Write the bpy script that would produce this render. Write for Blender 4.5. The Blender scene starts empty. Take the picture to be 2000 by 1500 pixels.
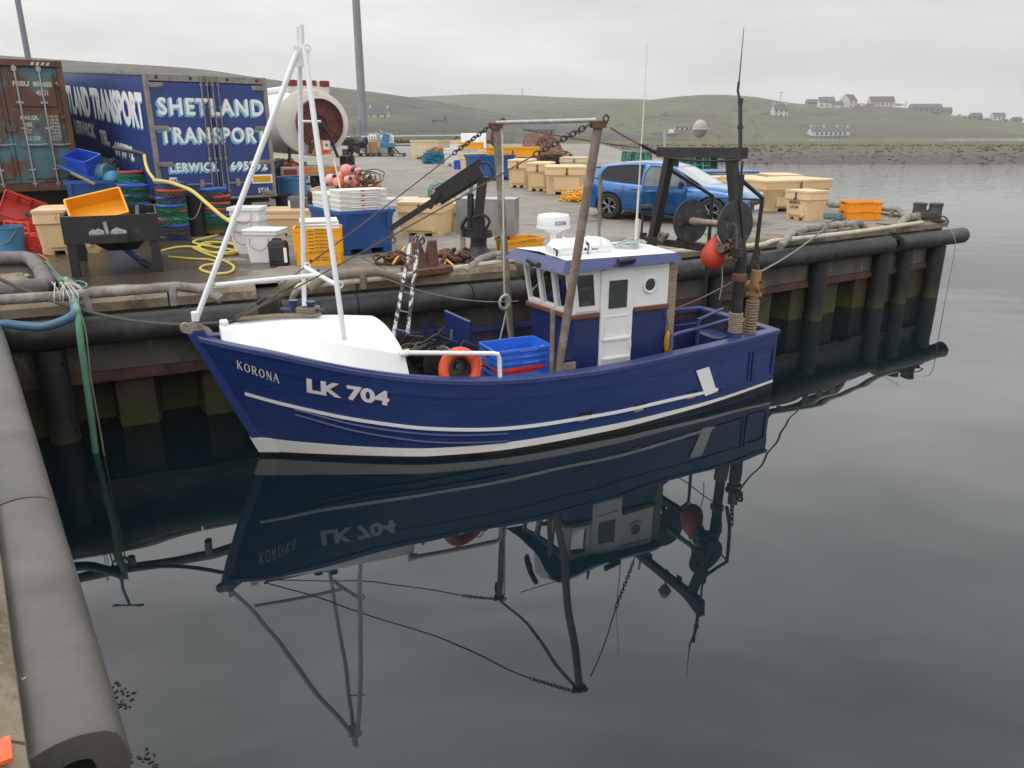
import bpy, bmesh, math, random
from mathutils import Vector as V, Matrix, Euler
from math import radians as R, sin, cos, pi
random.seed(7)
S = bpy.context.scene
COL = S.collection
# ---------------------------------------------------------------- camera
HC, QZ, FPX, HZ = 3.7, 1.7, 1500.0, 255.0
KQ = 2.0/2.4                              # scale of the quay's contents
TH = math.atan((750-HZ)/FPX)
cam = bpy.data.cameras.new('camera'); cam.lens = 27; cam.sensor_width = 36
cam.clip_start = .05; cam.clip_end = 20000
co = bpy.data.objects.new('camera', cam); COL.objects.link(co)
co.location = (0, 0, HC); co.rotation_euler = (pi/2-TH, 0, 0); S.camera = co
S.view_settings.view_transform = 'Standard'; S.view_settings.look = 'None'
S.view_settings.exposure = 0.0; S.view_settings.gamma = 1
# ---------------------------------------------------------------- sky: overcast cloud sheet over a little clear sky
SUN_EL, SUN_AZ = R(58), R(-120)          # azimuth from +Y towards +X
w = bpy.data.worlds.new('World'); S.world = w; w.use_nodes = True
N = w.node_tree.nodes; Lk = w.node_tree.links; N.clear()
out = N.new('ShaderNodeOutputWorld'); mixs = N.new('ShaderNodeMixShader')
sky = N.new('ShaderNodeTexSky'); sky.sky_type = 'NISHITA'; sky.sun_disc = False
sky.sun_elevation = SUN_EL; sky.sun_rotation = SUN_AZ
b1 = N.new('ShaderNodeBackground'); b1.inputs[1].default_value = .1
b2 = N.new('ShaderNodeBackground'); b2.inputs[1].default_value = .1
tc = N.new('ShaderNodeTexCoord'); sep = N.new('ShaderNodeSeparateXYZ')
Lk.new(tc.outputs['Generated'], sep.inputs[0])
rmp = N.new('ShaderNodeValToRGB'); rmp.color_ramp.interpolation = 'LINEAR'
e = rmp.color_ramp.elements
e[0].position = 0.0; e[0].color = (.425, .416, .405, 1)
e[1].position = 1.0; e[1].color = (.80, .83, .84, 1)
x = e.new(.16); x.color = (.445, .434, .422, 1)
x = e.new(.29); x.color = (1.0, .99, .98, 1)
x = e.new(.45); x.color = (.96, .96, .955, 1)
Lk.new(sep.outputs[2], rmp.inputs[0])
mp = N.new('ShaderNodeMapping'); mp.inputs['Scale'].default_value = (2.0, 2.0, 11)
Lk.new(tc.outputs['Generated'], mp.inputs[0])
nz = N.new('ShaderNodeTexNoise'); nz.inputs['Scale'].default_value = 1.6
nz.inputs['Detail'].default_value = 5; nz.inputs['Roughness'].default_value = .5
Lk.new(mp.outputs[0], nz.inputs[0])
mr = N.new('ShaderNodeMapRange'); mr.inputs[1].default_value = .3; mr.inputs[2].default_value = .7
mr.inputs[3].default_value = 15.6; mr.inputs[4].default_value = 22.2
Lk.new(nz.outputs[0], mr.inputs[0])
az = N.new('ShaderNodeMath'); az.operation = 'MULTIPLY_ADD'; az.inputs[1].default_value = -.24; az.inputs[2].default_value = 1.0   # brighter cloud to the left
Lk.new(sep.outputs[0], az.inputs[0]); am = N.new('ShaderNodeMath'); am.operation = 'MULTIPLY'; Lk.new(az.outputs[0], am.inputs[0]); Lk.new(mr.outputs[0], am.inputs[1])
mul = N.new('ShaderNodeVectorMath'); mul.operation = 'SCALE'
Lk.new(rmp.outputs[0], mul.inputs[0]); Lk.new(am.outputs[0], mul.inputs['Scale'])
Lk.new(mul.outputs[0], b2.inputs[0]); Lk.new(sky.outputs[0], b1.inputs[0])
mixs.inputs[0].default_value = .93
Lk.new(b1.outputs[0], mixs.inputs[1]); Lk.new(b2.outputs[0], mixs.inputs[2]); Lk.new(mixs.outputs[0], out.inputs[0])
sl = bpy.data.lights.new('sun', 'SUN'); sl.energy = .7; sl.angle = R(25); sl.color = (1, .96, .9)
so = bpy.data.objects.new('sun', sl); COL.objects.link(so)
so.rotation_euler = Euler((pi/2-SUN_EL, 0, -SUN_AZ+pi), 'XYZ')
so.rotation_euler = (V((-sin(SUN_AZ)*cos(SUN_EL), -cos(SUN_AZ)*cos(SUN_EL), -sin(SUN_EL)))).to_track_quat('-Z', 'Y').to_euler()
# ---------------------------------------------------------------- pixel <-> world on known planes
cT, sT = cos(TH), sin(TH)
def ray(u, v):
    a = (u-1000)/FPX; b = (v-750)/FPX
    return V((a, cT-b*sT, -sT-b*cT))
def at(u, v, z):
    r = ray(u, v); return V((0, 0, HC)) + r*((z-HC)/r.z)
YS = 18.33                                # the yard rises gently beyond this line
def gz(y): return QZ if y < YS else QZ+.02*(y-YS)
def G(u, v):                       # point on the quay deck
    p = at(u, v, QZ)
    if p.y < YS: return p
    r = ray(u, v); t = (QZ-.02*YS-HC)/(r.z-.02*r.y); return V((0, 0, HC))+r*t
def zat(p, v):                     # height of the vertical through p seen at image row v
    k = (750-v)/FPX; return HC+p[1]*(k*cT-sT)/(cT+k*sT)
def aty(u, v, y):
    r = ray(u, v); return V((0, 0, HC))+r*(y/r.y)
# ---------------------------------------------------------------- materials
MATS = {}
def mat(name, col, r=.6, m=0, var=.12, vs=2., bump=0, bs=30, dirt=None, dirt2=None, coat=0, spec=.5, stretch=(1, 1, 1), rv=0):
    if name in MATS: return MATS[name]
    M = bpy.data.materials.new(name); M.use_nodes = True; MATS[name] = M
    n = M.node_tree.nodes; l = M.node_tree.links; B = n['Principled BSDF']
    B.inputs['Roughness'].default_value = r; B.inputs['Metallic'].default_value = m
    B.inputs['Specular IOR Level'].default_value = spec; B.inputs['Coat Weight'].default_value = coat
    t = n.new('ShaderNodeTexCoord'); mpn = n.new('ShaderNodeMapping'); mpn.inputs['Scale'].default_value = stretch
    l.new(t.outputs['Object'], mpn.inputs[0])
    def noise(sc, det=5, ro=.6):
        q = n.new('ShaderNodeTexNoise'); q.inputs['Scale'].default_value = sc
        q.inputs['Detail'].default_value = det; q.inputs['Roughness'].default_value = ro
        l.new(mpn.outputs[0], q.inputs[0]); return q
    q = noise(vs); rp = n.new('ShaderNodeValToRGB')
    rp.color_ramp.elements[0].position = .3; rp.color_ramp.elements[1].position = .7
    rp.color_ramp.elements[0].color = (*[c*(1-var) for c in col], 1); rp.color_ramp.elements[1].color = (*[min(1, c*(1+var)) for c in col], 1)
    l.new(q.outputs[0], rp.inputs[0]); last = rp.outputs[0]
    for d in (dirt, dirt2):
        if d:
            dc, lo, hi, sc = d
            q = noise(sc, 8, .65); f = n.new('ShaderNodeMapRange'); f.inputs[1].default_value = lo; f.inputs[2].default_value = hi
            l.new(q.outputs[0], f.inputs[0]); mx = n.new('ShaderNodeMix'); mx.data_type = 'RGBA'
            l.new(f.outputs[0], mx.inputs[0]); l.new(last, mx.inputs[6]); mx.inputs[7].default_value = (*dc, 1); last = mx.outputs[2]
    l.new(last, B.inputs['Base Color'])
    if rv:
        q = noise(vs*1.7); f = n.new('ShaderNodeMapRange'); f.inputs[1].default_value = .3; f.inputs[2].default_value = .7
        f.inputs[3].default_value = r-rv; f.inputs[4].default_value = r+rv; l.new(q.outputs[0], f.inputs[0]); l.new(f.outputs[0], B.inputs['Roughness'])
    if bump:
        q = noise(bs, 6); bn = n.new('ShaderNodeBump'); bn.inputs['Strength'].default_value = 1; bn.inputs['Distance'].default_value = bump
        l.new(q.outputs[0], bn.inputs['Height']); l.new(bn.outputs[0], B.inputs['Normal'])
    return M
# ---------------------------------------------------------------- mesh builder
class MB:
    def __init__(s): s.v = []; s.f = []; s.mi = []; s.cur = 0
    def m(s, i): s.cur = i; return s
    def add(s, vs, fs, M=None):
        b = len(s.v); s.v += [tuple(M @ V(p)) if M else tuple(p) for p in vs]
        s.f += [[i+b for i in f] for f in fs]; s.mi += [s.cur]*len(fs); return s
    def box(s, c, d, rz=0, bev=0, M=None):
        hx, hy, hz = d[0]/2, d[1]/2, d[2]/2
        T = Matrix.Translation(V(c)) @ (rz if isinstance(rz, Matrix) else Matrix.Rotation(rz, 4, 'Z'))
        if M: T = M @ T
        if not bev:
            vs = [(x, y, z) for x in (-hx, hx) for y in (-hy, hy) for z in (-hz, hz)]
            return s.add(vs, [(0, 1, 3, 2), (4, 6, 7, 5), (0, 4, 5, 1), (2, 3, 7, 6), (0, 2, 6, 4), (1, 5, 7, 3)], T)
        b = min(bev, hx*.9, hy*.9, hz*.9); h = (hx, hy, hz); vs = []; ix = {}
        for a in (-1, 1):
            for bb in (-1, 1):
                for cc in (-1, 1):
                    for k in range(3):
                        sg = (a, bb, cc); ix[(sg, k)] = len(vs)
                        vs.append([sg[i]*(h[i] if i == k else h[i]-b) for i in range(3)])
        fs = []
        for k in range(3):
            i, j = [q for q in range(3) if q != k]
            for sg in (-1, 1):
                f = []
                for a, c2 in ((-1, -1), (1, -1), (1, 1), (-1, 1)):
                    t = [0, 0, 0]; t[k] = sg; t[i] = a; t[j] = c2; f.append(ix[(tuple(t), k)])
                fs.append(f)
            for a in (-1, 1):
                for c2 in (-1, 1):
                    t = [0, 0, 0]; t[i] = a; t[j] = c2; f = []
                    t[k] = -1; f += [ix[(tuple(t), i)], ix[(tuple(t), j)]]
                    t[k] = 1; f += [ix[(tuple(t), j)], ix[(tuple(t), i)]]; fs.append(f)
        for a in (-1, 1):
            for bb in (-1, 1):
                for cc in (-1, 1): fs.append([ix[((a, bb, cc), k)] for k in range(3)])
        return s.add(vs, fs, T)
    def cyl(s, p0, p1, r, r1=None, n=12, caps=True):
        p0, p1 = V(p0), V(p1); r1 = r if r1 is None else r1
        d = (p1-p0).normalized(); a = d.orthogonal().normalized(); b = d.cross(a); vs = []
        for i in range(n):
            q = a*cos(2*pi*i/n)+b*sin(2*pi*i/n); vs += [p0+q*r, p1+q*r1]
        fs = [(2*i, 2*((i+1) % n), 2*((i+1) % n)+1, 2*i+1) for i in range(n)]
        if caps: fs += [[2*i for i in range(n)], [2*i+1 for i in range(n)]]
        return s.add(vs, fs)
    def tube(s, pts, r, n=6, closed=False, caps=True, rr=None):
        P = [V(p) for p in pts]; K = len(P)
        if K < 2: return s
        T = []
        for i in range(K):
            a = P[(i-1) % K] if (closed or i > 0) else P[i]; b = P[(i+1) % K] if (closed or i < K-1) else P[i]
            T.append((b-a).normalized() if (b-a).length > 1e-9 else V((0, 0, 1)))
        u = T[0].orthogonal().normalized(); vs = []
        for i in range(K):
            u = (u-T[i]*u.dot(T[i]));  u = u.normalized() if u.length > 1e-6 else T[i].orthogonal().normalized()
            w_ = T[i].cross(u); ra = rr[i] if rr else r
            vs += [P[i]+(u*cos(2*pi*k/n)+w_*sin(2*pi*k/n))*ra for k in range(n)]
        fs = []
        for i in range(K if closed else K-1):
            j = (i+1) % K
            for k in range(n): fs.append((i*n+k, i*n+(k+1) % n, j*n+(k+1) % n, j*n+k))
        if caps and not closed: fs += [list(range(n)), [(K-1)*n+k for k in range(n)]]
        return s.add(vs, fs)
    def lathe(s, prof, n=20, M=None, caps=True):
        vs = []
        for r, z in prof: vs += [(r*cos(2*pi*k/n), r*sin(2*pi*k/n), z) for k in range(n)]
        fs = []
        for i in range(len(prof)-1):
            for k in range(n): fs.append((i*n+k, i*n+(k+1) % n, (i+1)*n+(k+1) % n, (i+1)*n+k))
        if caps: fs += [list(range(n)), [(len(prof)-1)*n+k for k in range(n)]]
        return s.add(vs, fs, M)
    def sph(s, c, r, n=14, sc=(1, 1, 1), M=None):
        pr = [(max(1e-4, sin(pi*i/(n//2+2)))*r, -cos(pi*i/(n//2+2))*r) for i in range(n//2+3)]
        T = Matrix.Translation(V(c)) @ (M or Matrix()) @ Matrix.Diagonal((*sc, 1)); return s.lathe(pr, n, T, True)
    def rings(s, rs, cap0=True, cap1=True, M=None):
        n = len(rs[0]); vs = [p for r in rs for p in r]; fs = []
        for i in range(len(rs)-1):
            for k in range(n): fs.append((i*n+k, i*n+(k+1) % n, (i+1)*n+(k+1) % n, (i+1)*n+k))
        if cap0: fs.append(list(range(n)))
        if cap1: fs.append([(len(rs)-1)*n+k for k in range(n)])
        return s.add(vs, fs, M)
    def prism(s, poly, d0, d1, M=None):     # poly in local XY, extruded along Z
        return s.rings([[(p[0], p[1], d0) for p in poly], [(p[0], p[1], d1) for p in poly]], M=M)
    def grid(s, rows, M=None):
        n = len(rows[0]); vs = [p for r in rows for p in r]
        return s.add(vs, [(i*n+k, i*n+k+1, (i+1)*n+k+1, (i+1)*n+k) for i in range(len(rows)-1) for k in range(n-1)], M)
    def torus(s, c, Rr, r, n=24, k=8, M=None, sc=(1, 1, 1)):
        T = Matrix.Translation(V(c)) @ (M or Matrix()) @ Matrix.Diagonal((*sc, 1))
        return s.add(*_tor(Rr, r, n, k), T)
    def build(s, name, mats, parent=None, smooth=35, loc=None, rz=0, merge=False, recalc=True):
        me = bpy.data.meshes.new(name); me.from_pydata(s.v, [], s.f)
        if not isinstance(mats, (list, tuple)): mats = [mats]
        for q in mats: me.materials.append(q)
        me.polygons.foreach_set('material_index', s.mi)
        if recalc:
            bm = bmesh.new(); bm.from_mesh(me)
            if merge: bmesh.ops.remove_doubles(bm, verts=bm.verts, dist=1e-4)
            bmesh.ops.recalc_face_normals(bm, faces=bm.faces); bm.to_mesh(me); bm.free()
        if smooth: me.shade_smooth(); me.set_sharp_from_angle(angle=R(smooth))
        o = bpy.data.objects.new(name, me); COL.objects.link(o)
        if parent: o.parent = parent
        if loc is not None: o.location = loc
        if rz: o.rotation_euler = (0, 0, rz)
        return o
def _tor(Rr, r, n, k):
    vs = []; fs = []
    for i in range(n):
        a = 2*pi*i/n
        for j in range(k):
            b = 2*pi*j/k; vs.append(((Rr+r*cos(b))*cos(a), (Rr+r*cos(b))*sin(a), r*sin(b)))
            fs.append((i*k+j, ((i+1) % n)*k+j, ((i+1) % n)*k+(j+1) % k, i*k+(j+1) % k))
    return vs, fs
def tag(o, label, cat, group=None):
    o['label'] = label; o['category'] = cat
    if group: o['group'] = group
    return o
def thing(name, label, cat, loc=(0, 0, 0), rz=0, group=None):
    o = bpy.data.objects.new(name, None); o.empty_display_size = .1; COL.objects.link(o)
    o.location = loc; o.rotation_euler = (0, 0, rz); return tag(o, label, cat, group)
def struct(o): o['kind'] = 'structure'; return o
def stuff(o): o['kind'] = 'stuff'; return o
KIDS = {}
def dup(root, loc, rz=0, label=None, sc=None):
    r = root.copy(); COL.objects.link(r); r.location = loc; r.rotation_euler = (0, 0, rz)
    if label: r['label'] = label
    if sc: r.scale = (sc,)*3
    for ch in [o for o in COL.objects if o.parent == root]:
        c = ch.copy(); COL.objects.link(c); c.parent = r
        for g in [o for o in COL.objects if o.parent == ch]:
            d = g.copy(); COL.objects.link(d); d.parent = c
    return r
def rrect(w_, d, r, z, n=3, cx=0, cy=0):
    o = []; r = min(r, w_*.49, d*.49)
    for (sx, sy, a0) in ((1, 1, 0), (-1, 1, 90), (-1, -1, 180), (1, -1, 270)):
        for i in range(n+1):
            a = R(a0+90*i/n); o.append((cx+sx*(w_/2-r)+r*cos(a), cy+sy*(d/2-r)+r*sin(a), z))
    return o
def tub(m, w_, d, h, tap=.06, th=.03, r=.05, lip=.02, liph=.05, fl=.03, z0=0):
    rs = [rrect(w_-tap, d-tap, r, z0), rrect(w_-tap*liph/h-2*lip, d-tap*liph/h-2*lip, r, z0+h-liph), rrect(w_, d, r, z0+h-liph),
          rrect(w_, d, r, z0+h), rrect(w_-2*th-lip, d-2*th-lip, r, z0+h), rrect(w_-tap-2*th, d-tap-2*th, r, z0+fl)]
    return m.rings(rs)
def place(ul, vl, ur, vr, d):      # front base edge seen at two pixels -> centre of the footprint, rotation, width
    p, q = G(ul, vl), G(ur, vr); a = math.atan2(q.y-p.y, q.x-p.x); w_ = (q-p).xy.length
    c = (p+q)/2+V((-sin(a), cos(a), 0))*d/2; c.z = gz(c.y); return c, a, w_
_tx = {}
def text_geo(s_, bold=.0, sp=1.0):
    k = (s_, bold, sp)
    if k not in _tx:
        cu = bpy.data.curves.new('t', 'FONT'); cu.body = s_; cu.size = 1; cu.offset = bold; cu.space_character = sp
        cu.resolution_u = 3; cu.align_x = 'LEFT'; cu.fill_mode = 'BOTH'
        o = bpy.data.objects.new('t', cu); COL.objects.link(o); bpy.context.view_layer.update()
        me = bpy.data.meshes.new_from_object(o.evaluated_get(bpy.context.evaluated_depsgraph_get()))
        vs = [v.co.copy() for v in me.vertices]; fs = [list(p.vertices) for p in me.polygons]
        bpy.data.objects.remove(o); bpy.data.curves.remove(cu); bpy.data.meshes.remove(me); _tx[k] = (vs, fs)
    return _tx[k]
def text(m, s_, x0, z0, w_, h, fn, bold=.02, dx=0, dz=0, slope=0, sp=1.0):   # writes s_ in the box (x0,z0,w,h); fn maps (x,z) to 3D
    vs, fs = text_geo(s_, bold, sp)
    xa = min(v.x for v in vs); xb = max(v.x for v in vs); ya = min(v.y for v in vs); yb = max(v.y for v in vs)
    q = []
    for v in vs:
        x = x0+(v.x-xa)/(xb-xa)*w_; z = z0+(v.y-ya)/(yb-ya)*h+slope*(x-x0); q.append(fn(x+dx, z+dz))
    return m.add(q, fs)
def catenary(p, q, sag, n=14):
    p, q = V(p), V(q); return [p.lerp(q, i/n)-V((0, 0, sag*4*(i/n)*(1-i/n))) for i in range(n+1)]
def bez(pts, n=6):                 # smooth curve through points (Catmull-Rom)
    P = [V(p) for p in pts]; o = []
    for i in range(len(P)-1):
        a = P[max(i-1, 0)]; b = P[i]; c = P[i+1]; d = P[min(i+2, len(P)-1)]
        for k in range(n):
            t = k/n; o.append(.5*((2*b)+(c-a)*t+(2*a-5*b+4*c-d)*t*t+(3*b-a-3*c+d)*t**3))
    return o+[P[-1]]
def lerp_t(x, xs, ys):
    if x <= xs[0]: return ys[0]
    for i in range(len(xs)-1):
        if x <= xs[i+1]: return ys[i]+(ys[i+1]-ys[i])*(x-xs[i])/(xs[i+1]-xs[i])
    return ys[-1]
def smooth_t(x, xs, ys):           # Catmull-Rom-like smooth table
    if x <= xs[0]: return ys[0]
    if x >= xs[-1]: return ys[-1]
    n = len(xs)
    for i in range(n-1):
        if x <= xs[i+1]:
            h = xs[i+1]-xs[i]; t = (x-xs[i])/h
            d = lambda j: (ys[j+1]-ys[j-1])/(xs[j+1]-xs[j-1]) if 0 < j < n-1 else ((ys[1]-ys[0])/(xs[1]-xs[0]) if j == 0 else (ys[-1]-ys[-2])/(xs[-1]-xs[-2]))
            return (2*t**3-3*t*t+1)*ys[i]+(t**3-2*t*t+t)*h*d(i)+(-2*t**3+3*t*t)*ys[i+1]+(t**3-t*t)*h*d(i+1)
# ---------------------------------------------------------------- palette
m_white = mat('white_paint', (.78, .78, .76), .35, var=.04, dirt=((.55, .52, .46), .62, .8, 6))
m_whitepl = mat('white_plastic', (.78, .78, .77), .45, var=.05, dirt=((.5, .48, .44), .62, .85, 7))
m_navy = mat('navy_paint', (.014, .027, .115), .33, var=.13, vs=1.5, bump=.0015, bs=14, dirt=((.03, .045, .14), .58, .8, 5), dirt2=((.16, .17, .24), .72, .77, 30), coat=.2)
m_navyt = mat('navy_paint_worn', (.036, .050, .158), .4, var=.12, bump=.001, bs=20, dirt=((.08, .09, .21), .6, .75, 9))
m_black = mat('black_paint', (.018, .017, .018), .5, var=.3, bump=.002, bs=25, dirt=((.09, .06, .045), .6, .75, 6))
m_blk2 = mat('matt_black_plastic', (.022, .022, .024), .55, var=.2, bump=.001, bs=40, dirt=((.06, .055, .05), .58, .8, 4))
m_rust = mat('rusty_iron', (.13, .06, .035), .85, var=.35, vs=8, bump=.006, bs=30, dirt=((.05, .028, .02), .5, .7, 6), dirt2=((.22, .10, .045), .62, .8, 12))
m_galv = mat('galvanised_steel', (.36, .36, .36), .45, .6, var=.2, vs=6, dirt=((.2, .15, .1), .6, .8, 5))
m_steelp = mat('weathered_grey_pipe', (.24, .22, .19), .72, var=.3, vs=5, bump=.004, bs=22, dirt=((.095, .072, .054), .49, .70, 6), dirt2=((.40, .39, .36), .64, .74, 16))
m_beige = mat('beige_polyethylene', (.66, .47, .255), .5, var=.06, vs=1.2, bump=.0012, bs=35, dirt=((.42, .31, .18), .6, .85, 3))
m_beige2 = mat('faded_beige_polyethylene', (.55, .45, .30), .55, var=.07, bump=.001, bs=30, dirt=((.38, .31, .22), .58, .8, 3))
m_yel = mat('yellow_crate_plastic', (.80, .36, .008), .4, var=.06, dirt=((.55, .25, .02), .62, .85, 8))
m_yel2 = mat('orange_yellow_crate_plastic', (.82, .28, .006), .4, var=.06, dirt=((.5, .2, .02), .62, .85, 8))
m_blue = mat('blue_bin_plastic', (.018, .085, .29), .45, var=.12, bump=.001, bs=30, dirt=((.08, .15, .33), .58, .78, 3), dirt2=((.16, .16, .15), .66, .8, 4))
m_blue2 = mat('bright_blue_plastic', (.02, .09, .55), .35, var=.08, dirt=((.08, .17, .5), .62, .8, 6))
m_blue3 = mat('faded_blue_plastic', (.045, .19, .36), .45, var=.12, dirt=((.16, .28, .4), .56, .78, 5))
m_red = mat('red_plastic', (.55, .03, .02), .4, var=.1, dirt=((.35, .1, .08), .6, .8, 6))
m_orng = mat('orange_plastic', (.75, .10, .02), .4, var=.1, dirt=((.5, .2, .12), .62, .8, 5))
m_pink = mat('pink_buoy_vinyl', (.82, .24, .20), .45, var=.1, dirt=((.7, .38, .33), .5, .75, 3))
m_net_g = mat('green_netting', (.01, .16, .085), .9, var=.5, vs=30, bump=.02, bs=45, dirt=((.02, .05, .035), .48, .58, 24))
m_net_d = mat('dark_netting', (.035, .035, .045), .9, var=.5, vs=30, bump=.02, bs=45, dirt=((.09, .085, .09), .5, .6, 22))
m_rope = mat('weathered_rope', (.24, .20, .14), .9, var=.3, vs=40, bump=.006, bs=60)
m_roped = mat('dark_wet_rope', (.075, .065, .055), .9, var=.3, vs=40, bump=.006, bs=60)
m_ropeg = mat('pale_green_rope', (.40, .46, .36), .9, var=.2, vs=40, bump=.003, bs=60)
m_wood = mat('varnished_wood', (.16, .06, .028), .45, var=.3, vs=5, stretch=(1, 8, 8), dirt=((.09, .04, .02), .5, .7, 6))
m_woodw = mat('weathered_timber', (.27, .21, .15), .85, var=.3, vs=5, stretch=(1, 9, 9), bump=.003, bs=30)
m_glass = mat('window_glass', (.035, .045, .04), .06, var=.3, vs=1.5, spec=.7)
m_tyre = mat('tyre_rubber', (.018, .018, .018), .8, var=.2)
m_grey = mat('grey_paint', (.20, .21, .21), .55, var=.12)
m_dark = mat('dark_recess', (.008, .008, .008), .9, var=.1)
m_wire = mat('brown_wire', (.10, .065, .045), .7, var=.2)
m_txtw = mat('white_lettering', (.78, .78, .78), .5, var=.03)
m_txtd = mat('dark_lettering', (.03, .025, .02), .6, var=.03)
m_txtr = mat('red_lettering', (.45, .04, .04), .6, var=.03)
m_cop = mat('copper_brown_pole', (.175, .13, .10), .65, .1, var=.3, vs=4, bump=.003, bs=25, dirt=((.33, .29, .25), .5, .68, 5), dirt2=((.10, .05, .035), .62, .75, 8))
# ================================================================ SETTING
def nrand(x, y, s=0): return math.sin(x*12.9898+y*78.233+s*37.719)*43758.5453 % 1
def vnoise(x, y, s=0):
    xi, yi = math.floor(x), math.floor(y); fx, fy = x-xi, y-yi; fx = fx*fx*(3-2*fx); fy = fy*fy*(3-2*fy)
    a, b, c, d = nrand(xi, yi, s), nrand(xi+1, yi, s), nrand(xi, yi+1, s), nrand(xi+1, yi+1, s)
    return (a+(b-a)*fx)*(1-fy)+(c+(d-c)*fx)*fy
def fbm(x, y, s=0): return vnoise(x, y, s)*.5+vnoise(x*2.1, y*2.1, s+1)*.3+vnoise(x*4.3, y*4.3, s+2)*.2
# ---- water
M = bpy.data.materials.new('sea_water'); M.use_nodes = True; n = M.node_tree.nodes; l = M.node_tree.links; B = n['Principled BSDF']
B.inputs['Base Color'].default_value = (.0035, .0095, .0125, 1); B.inputs['Roughness'].default_value = .015; B.inputs['IOR'].default_value = 1.52
t = n.new('ShaderNodeTexCoord'); bn = n.new('ShaderNodeBump'); prev = None
def wav(sc, st, dist, det=2):
    global prev
    mpn = n.new('ShaderNodeMapping'); mpn.inputs['Scale'].default_value = st; l.new(t.outputs['Object'], mpn.inputs[0])
    q = n.new('ShaderNodeTexNoise'); q.inputs['Scale'].default_value = sc; q.inputs['Detail'].default_value = det; l.new(mpn.outputs[0], q.inputs[0])
    b = n.new('ShaderNodeBump'); b.inputs['Distance'].default_value = dist; b.inputs['Strength'].default_value = 1
    l.new(q.outputs[0], b.inputs['Height'])
    if prev: l.new(prev.outputs[0], b.inputs['Normal'])
    prev = b
wav(.9, (1, 1, 1), .0066, .6); wav(.16, (1, 2.2, 1), .03, 2); # wind ripple out in the open bay, away from the shelter of the quay
sx_ = n.new('ShaderNodeSeparateXYZ'); l.new(t.outputs['Object'], sx_.inputs[0]); fr_ = n.new('ShaderNodeMapRange'); fr_.inputs[1].default_value = 24; fr_.inputs[2].default_value = 75; l.new(sx_.outputs[1], fr_.inputs[0])
wav(1.3, (.6, 1.6, 1), .045, 3); l.new(fr_.outputs[0], prev.inputs['Strength'])
l.new(prev.outputs[0], B.inputs['Normal'])
m_ = MB(); m_.add([(-4000, -60, 0), (4000, -60, 0), (4000, 6000, 0), (-4000, 6000, 0)], [(0, 1, 2, 3)])
struct(m_.build('water', M, smooth=0))
# ---- hills
m_hill = mat('hill_grass', (.082, .096, .042), .95, var=.3, vs=.012, stretch=(1, .6, 3), dirt=((.085, .068, .042), .48, .58, .020), dirt2=((.03, .034, .017), .52, .63, .13))
m_hilld = mat('heather_moor', (.044, .039, .026), .95, var=.3, vs=.02, stretch=(1, .6, 3), dirt=((.085, .082, .036), .48, .60, .016), dirt2=((.022, .02, .014), .52, .64, .12))
m_turf = mat('rough_turf', (.078, .085, .026), .95, var=.3, vs=.3, dirt=((.13, .10, .045), .45, .65, .25), dirt2=((.05, .06, .02), .55, .7, 1.2), bump=.06, bs=2.5)
m_rocks = mat('beach_stones', (.105, .092, .078), .9, var=.35, vs=1.5, bump=.1, bs=3, dirt=((.045, .038, .03), .5, .6, 1.3), dirt2=((.2, .185, .165), .6, .7, 2.2))
m_weed = mat('seaweed_shore', (.058, .042, .03), .8, var=.35, vs=.8, bump=.08, bs=2.5, dirt=((.095, .075, .058), .5, .65, .8), dirt2=((.035, .028, .02), .55, .68, 1.5))
CR_L = ([-600, -300, 0, 180, 300, 400, 480, 550, 620, 700, 760, 820, 880, 950, 1050, 1150, 1300, 1500], [60, 85, 108, 121, 128, 136, 148, 158, 166, 176, 184, 193, 203, 216, 234, 249, 262, 270])
CR_R = ([700, 900, 1050, 1150, 1200, 1280, 1320, 1380, 1430, 1480, 1530, 1580, 1640, 1700, 1760, 1820, 1860, 1900, 1960, 2020, 2300, 2600], [236, 220, 209, 203, 200, 194, 189, 185, 186, 190, 199, 204, 206, 207, 210, 216, 225, 232, 236, 241, 258, 266])
CR_B = ([600, 760, 810, 880, 920, 960, 1020, 1100, 1200, 1260, 1350, 1500, 1700], [200, 192, 189, 186, 184, 184, 186, 190, 193, 194, 202, 215, 235])
def z_left(u, y):
    vc = smooth_t(u, *CR_L); zc = zat((0, 560), vc); s = max(0, (y-64)/(560-64)); z0 = 2.62 if u < 950 else max(.3, 2.62-(u-950)/110)
    if u > 1060 and y < 112: return -1.0
    if y <= 560: return z0+(zc-z0)*s**2.3+(fbm(u/60, y/60)-.5)*3*min(1, s*3)*(1-s)
    return zc-(y-560)*.06
def z_right(u, y):
    vc = smooth_t(u, *CR_R); zc = zat((0, 640), vc)
    if y < 452: return -.6+(y-440)/12*2.2
    if y <= 640:
        s = (y-452)/188; return 1.6+(zc-1.6)*(s**.95)+(fbm(u/90, y/70, 4)-.5)*3*s*(1-s)*2
    return zc-(y-640)*.08
def z_back(u, y):
    zc = zat((0, 1000), smooth_t(u, *CR_B)); s = (y-620)/380
    return max(0, zc*min(1, s)**.8) if y <= 1000 else zc-(y-1000)*.08
def sheet(name, fz, us, ys, mt):
    mm = MB(); mm.grid([[((u-1000)/FPX*(y*cT-(fz(u, y)-HC)*sT), y, fz(u, y)) for u in us] for y in ys])
    return struct(mm.build(name, mt, smooth=180))
def hitf(fz, u, v, ya, yb):
    y = ya
    while y < yb:
        p = aty(u, v, y)
        if p.z <= fz(u, y): return V((p.x, y, fz(u, y)))
        y += 1.0
    return aty(u, v, yb)
sheet('hillside', z_left, range(-600, 1501, 25), [62, 66, 70, 75, 81, 88, 98, 110, 125, 140, 160, 185, 210, 240, 270, 300, 330, 360, 390, 420, 450, 480, 510, 535, 560, 600, 680], m_hilld)
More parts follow.
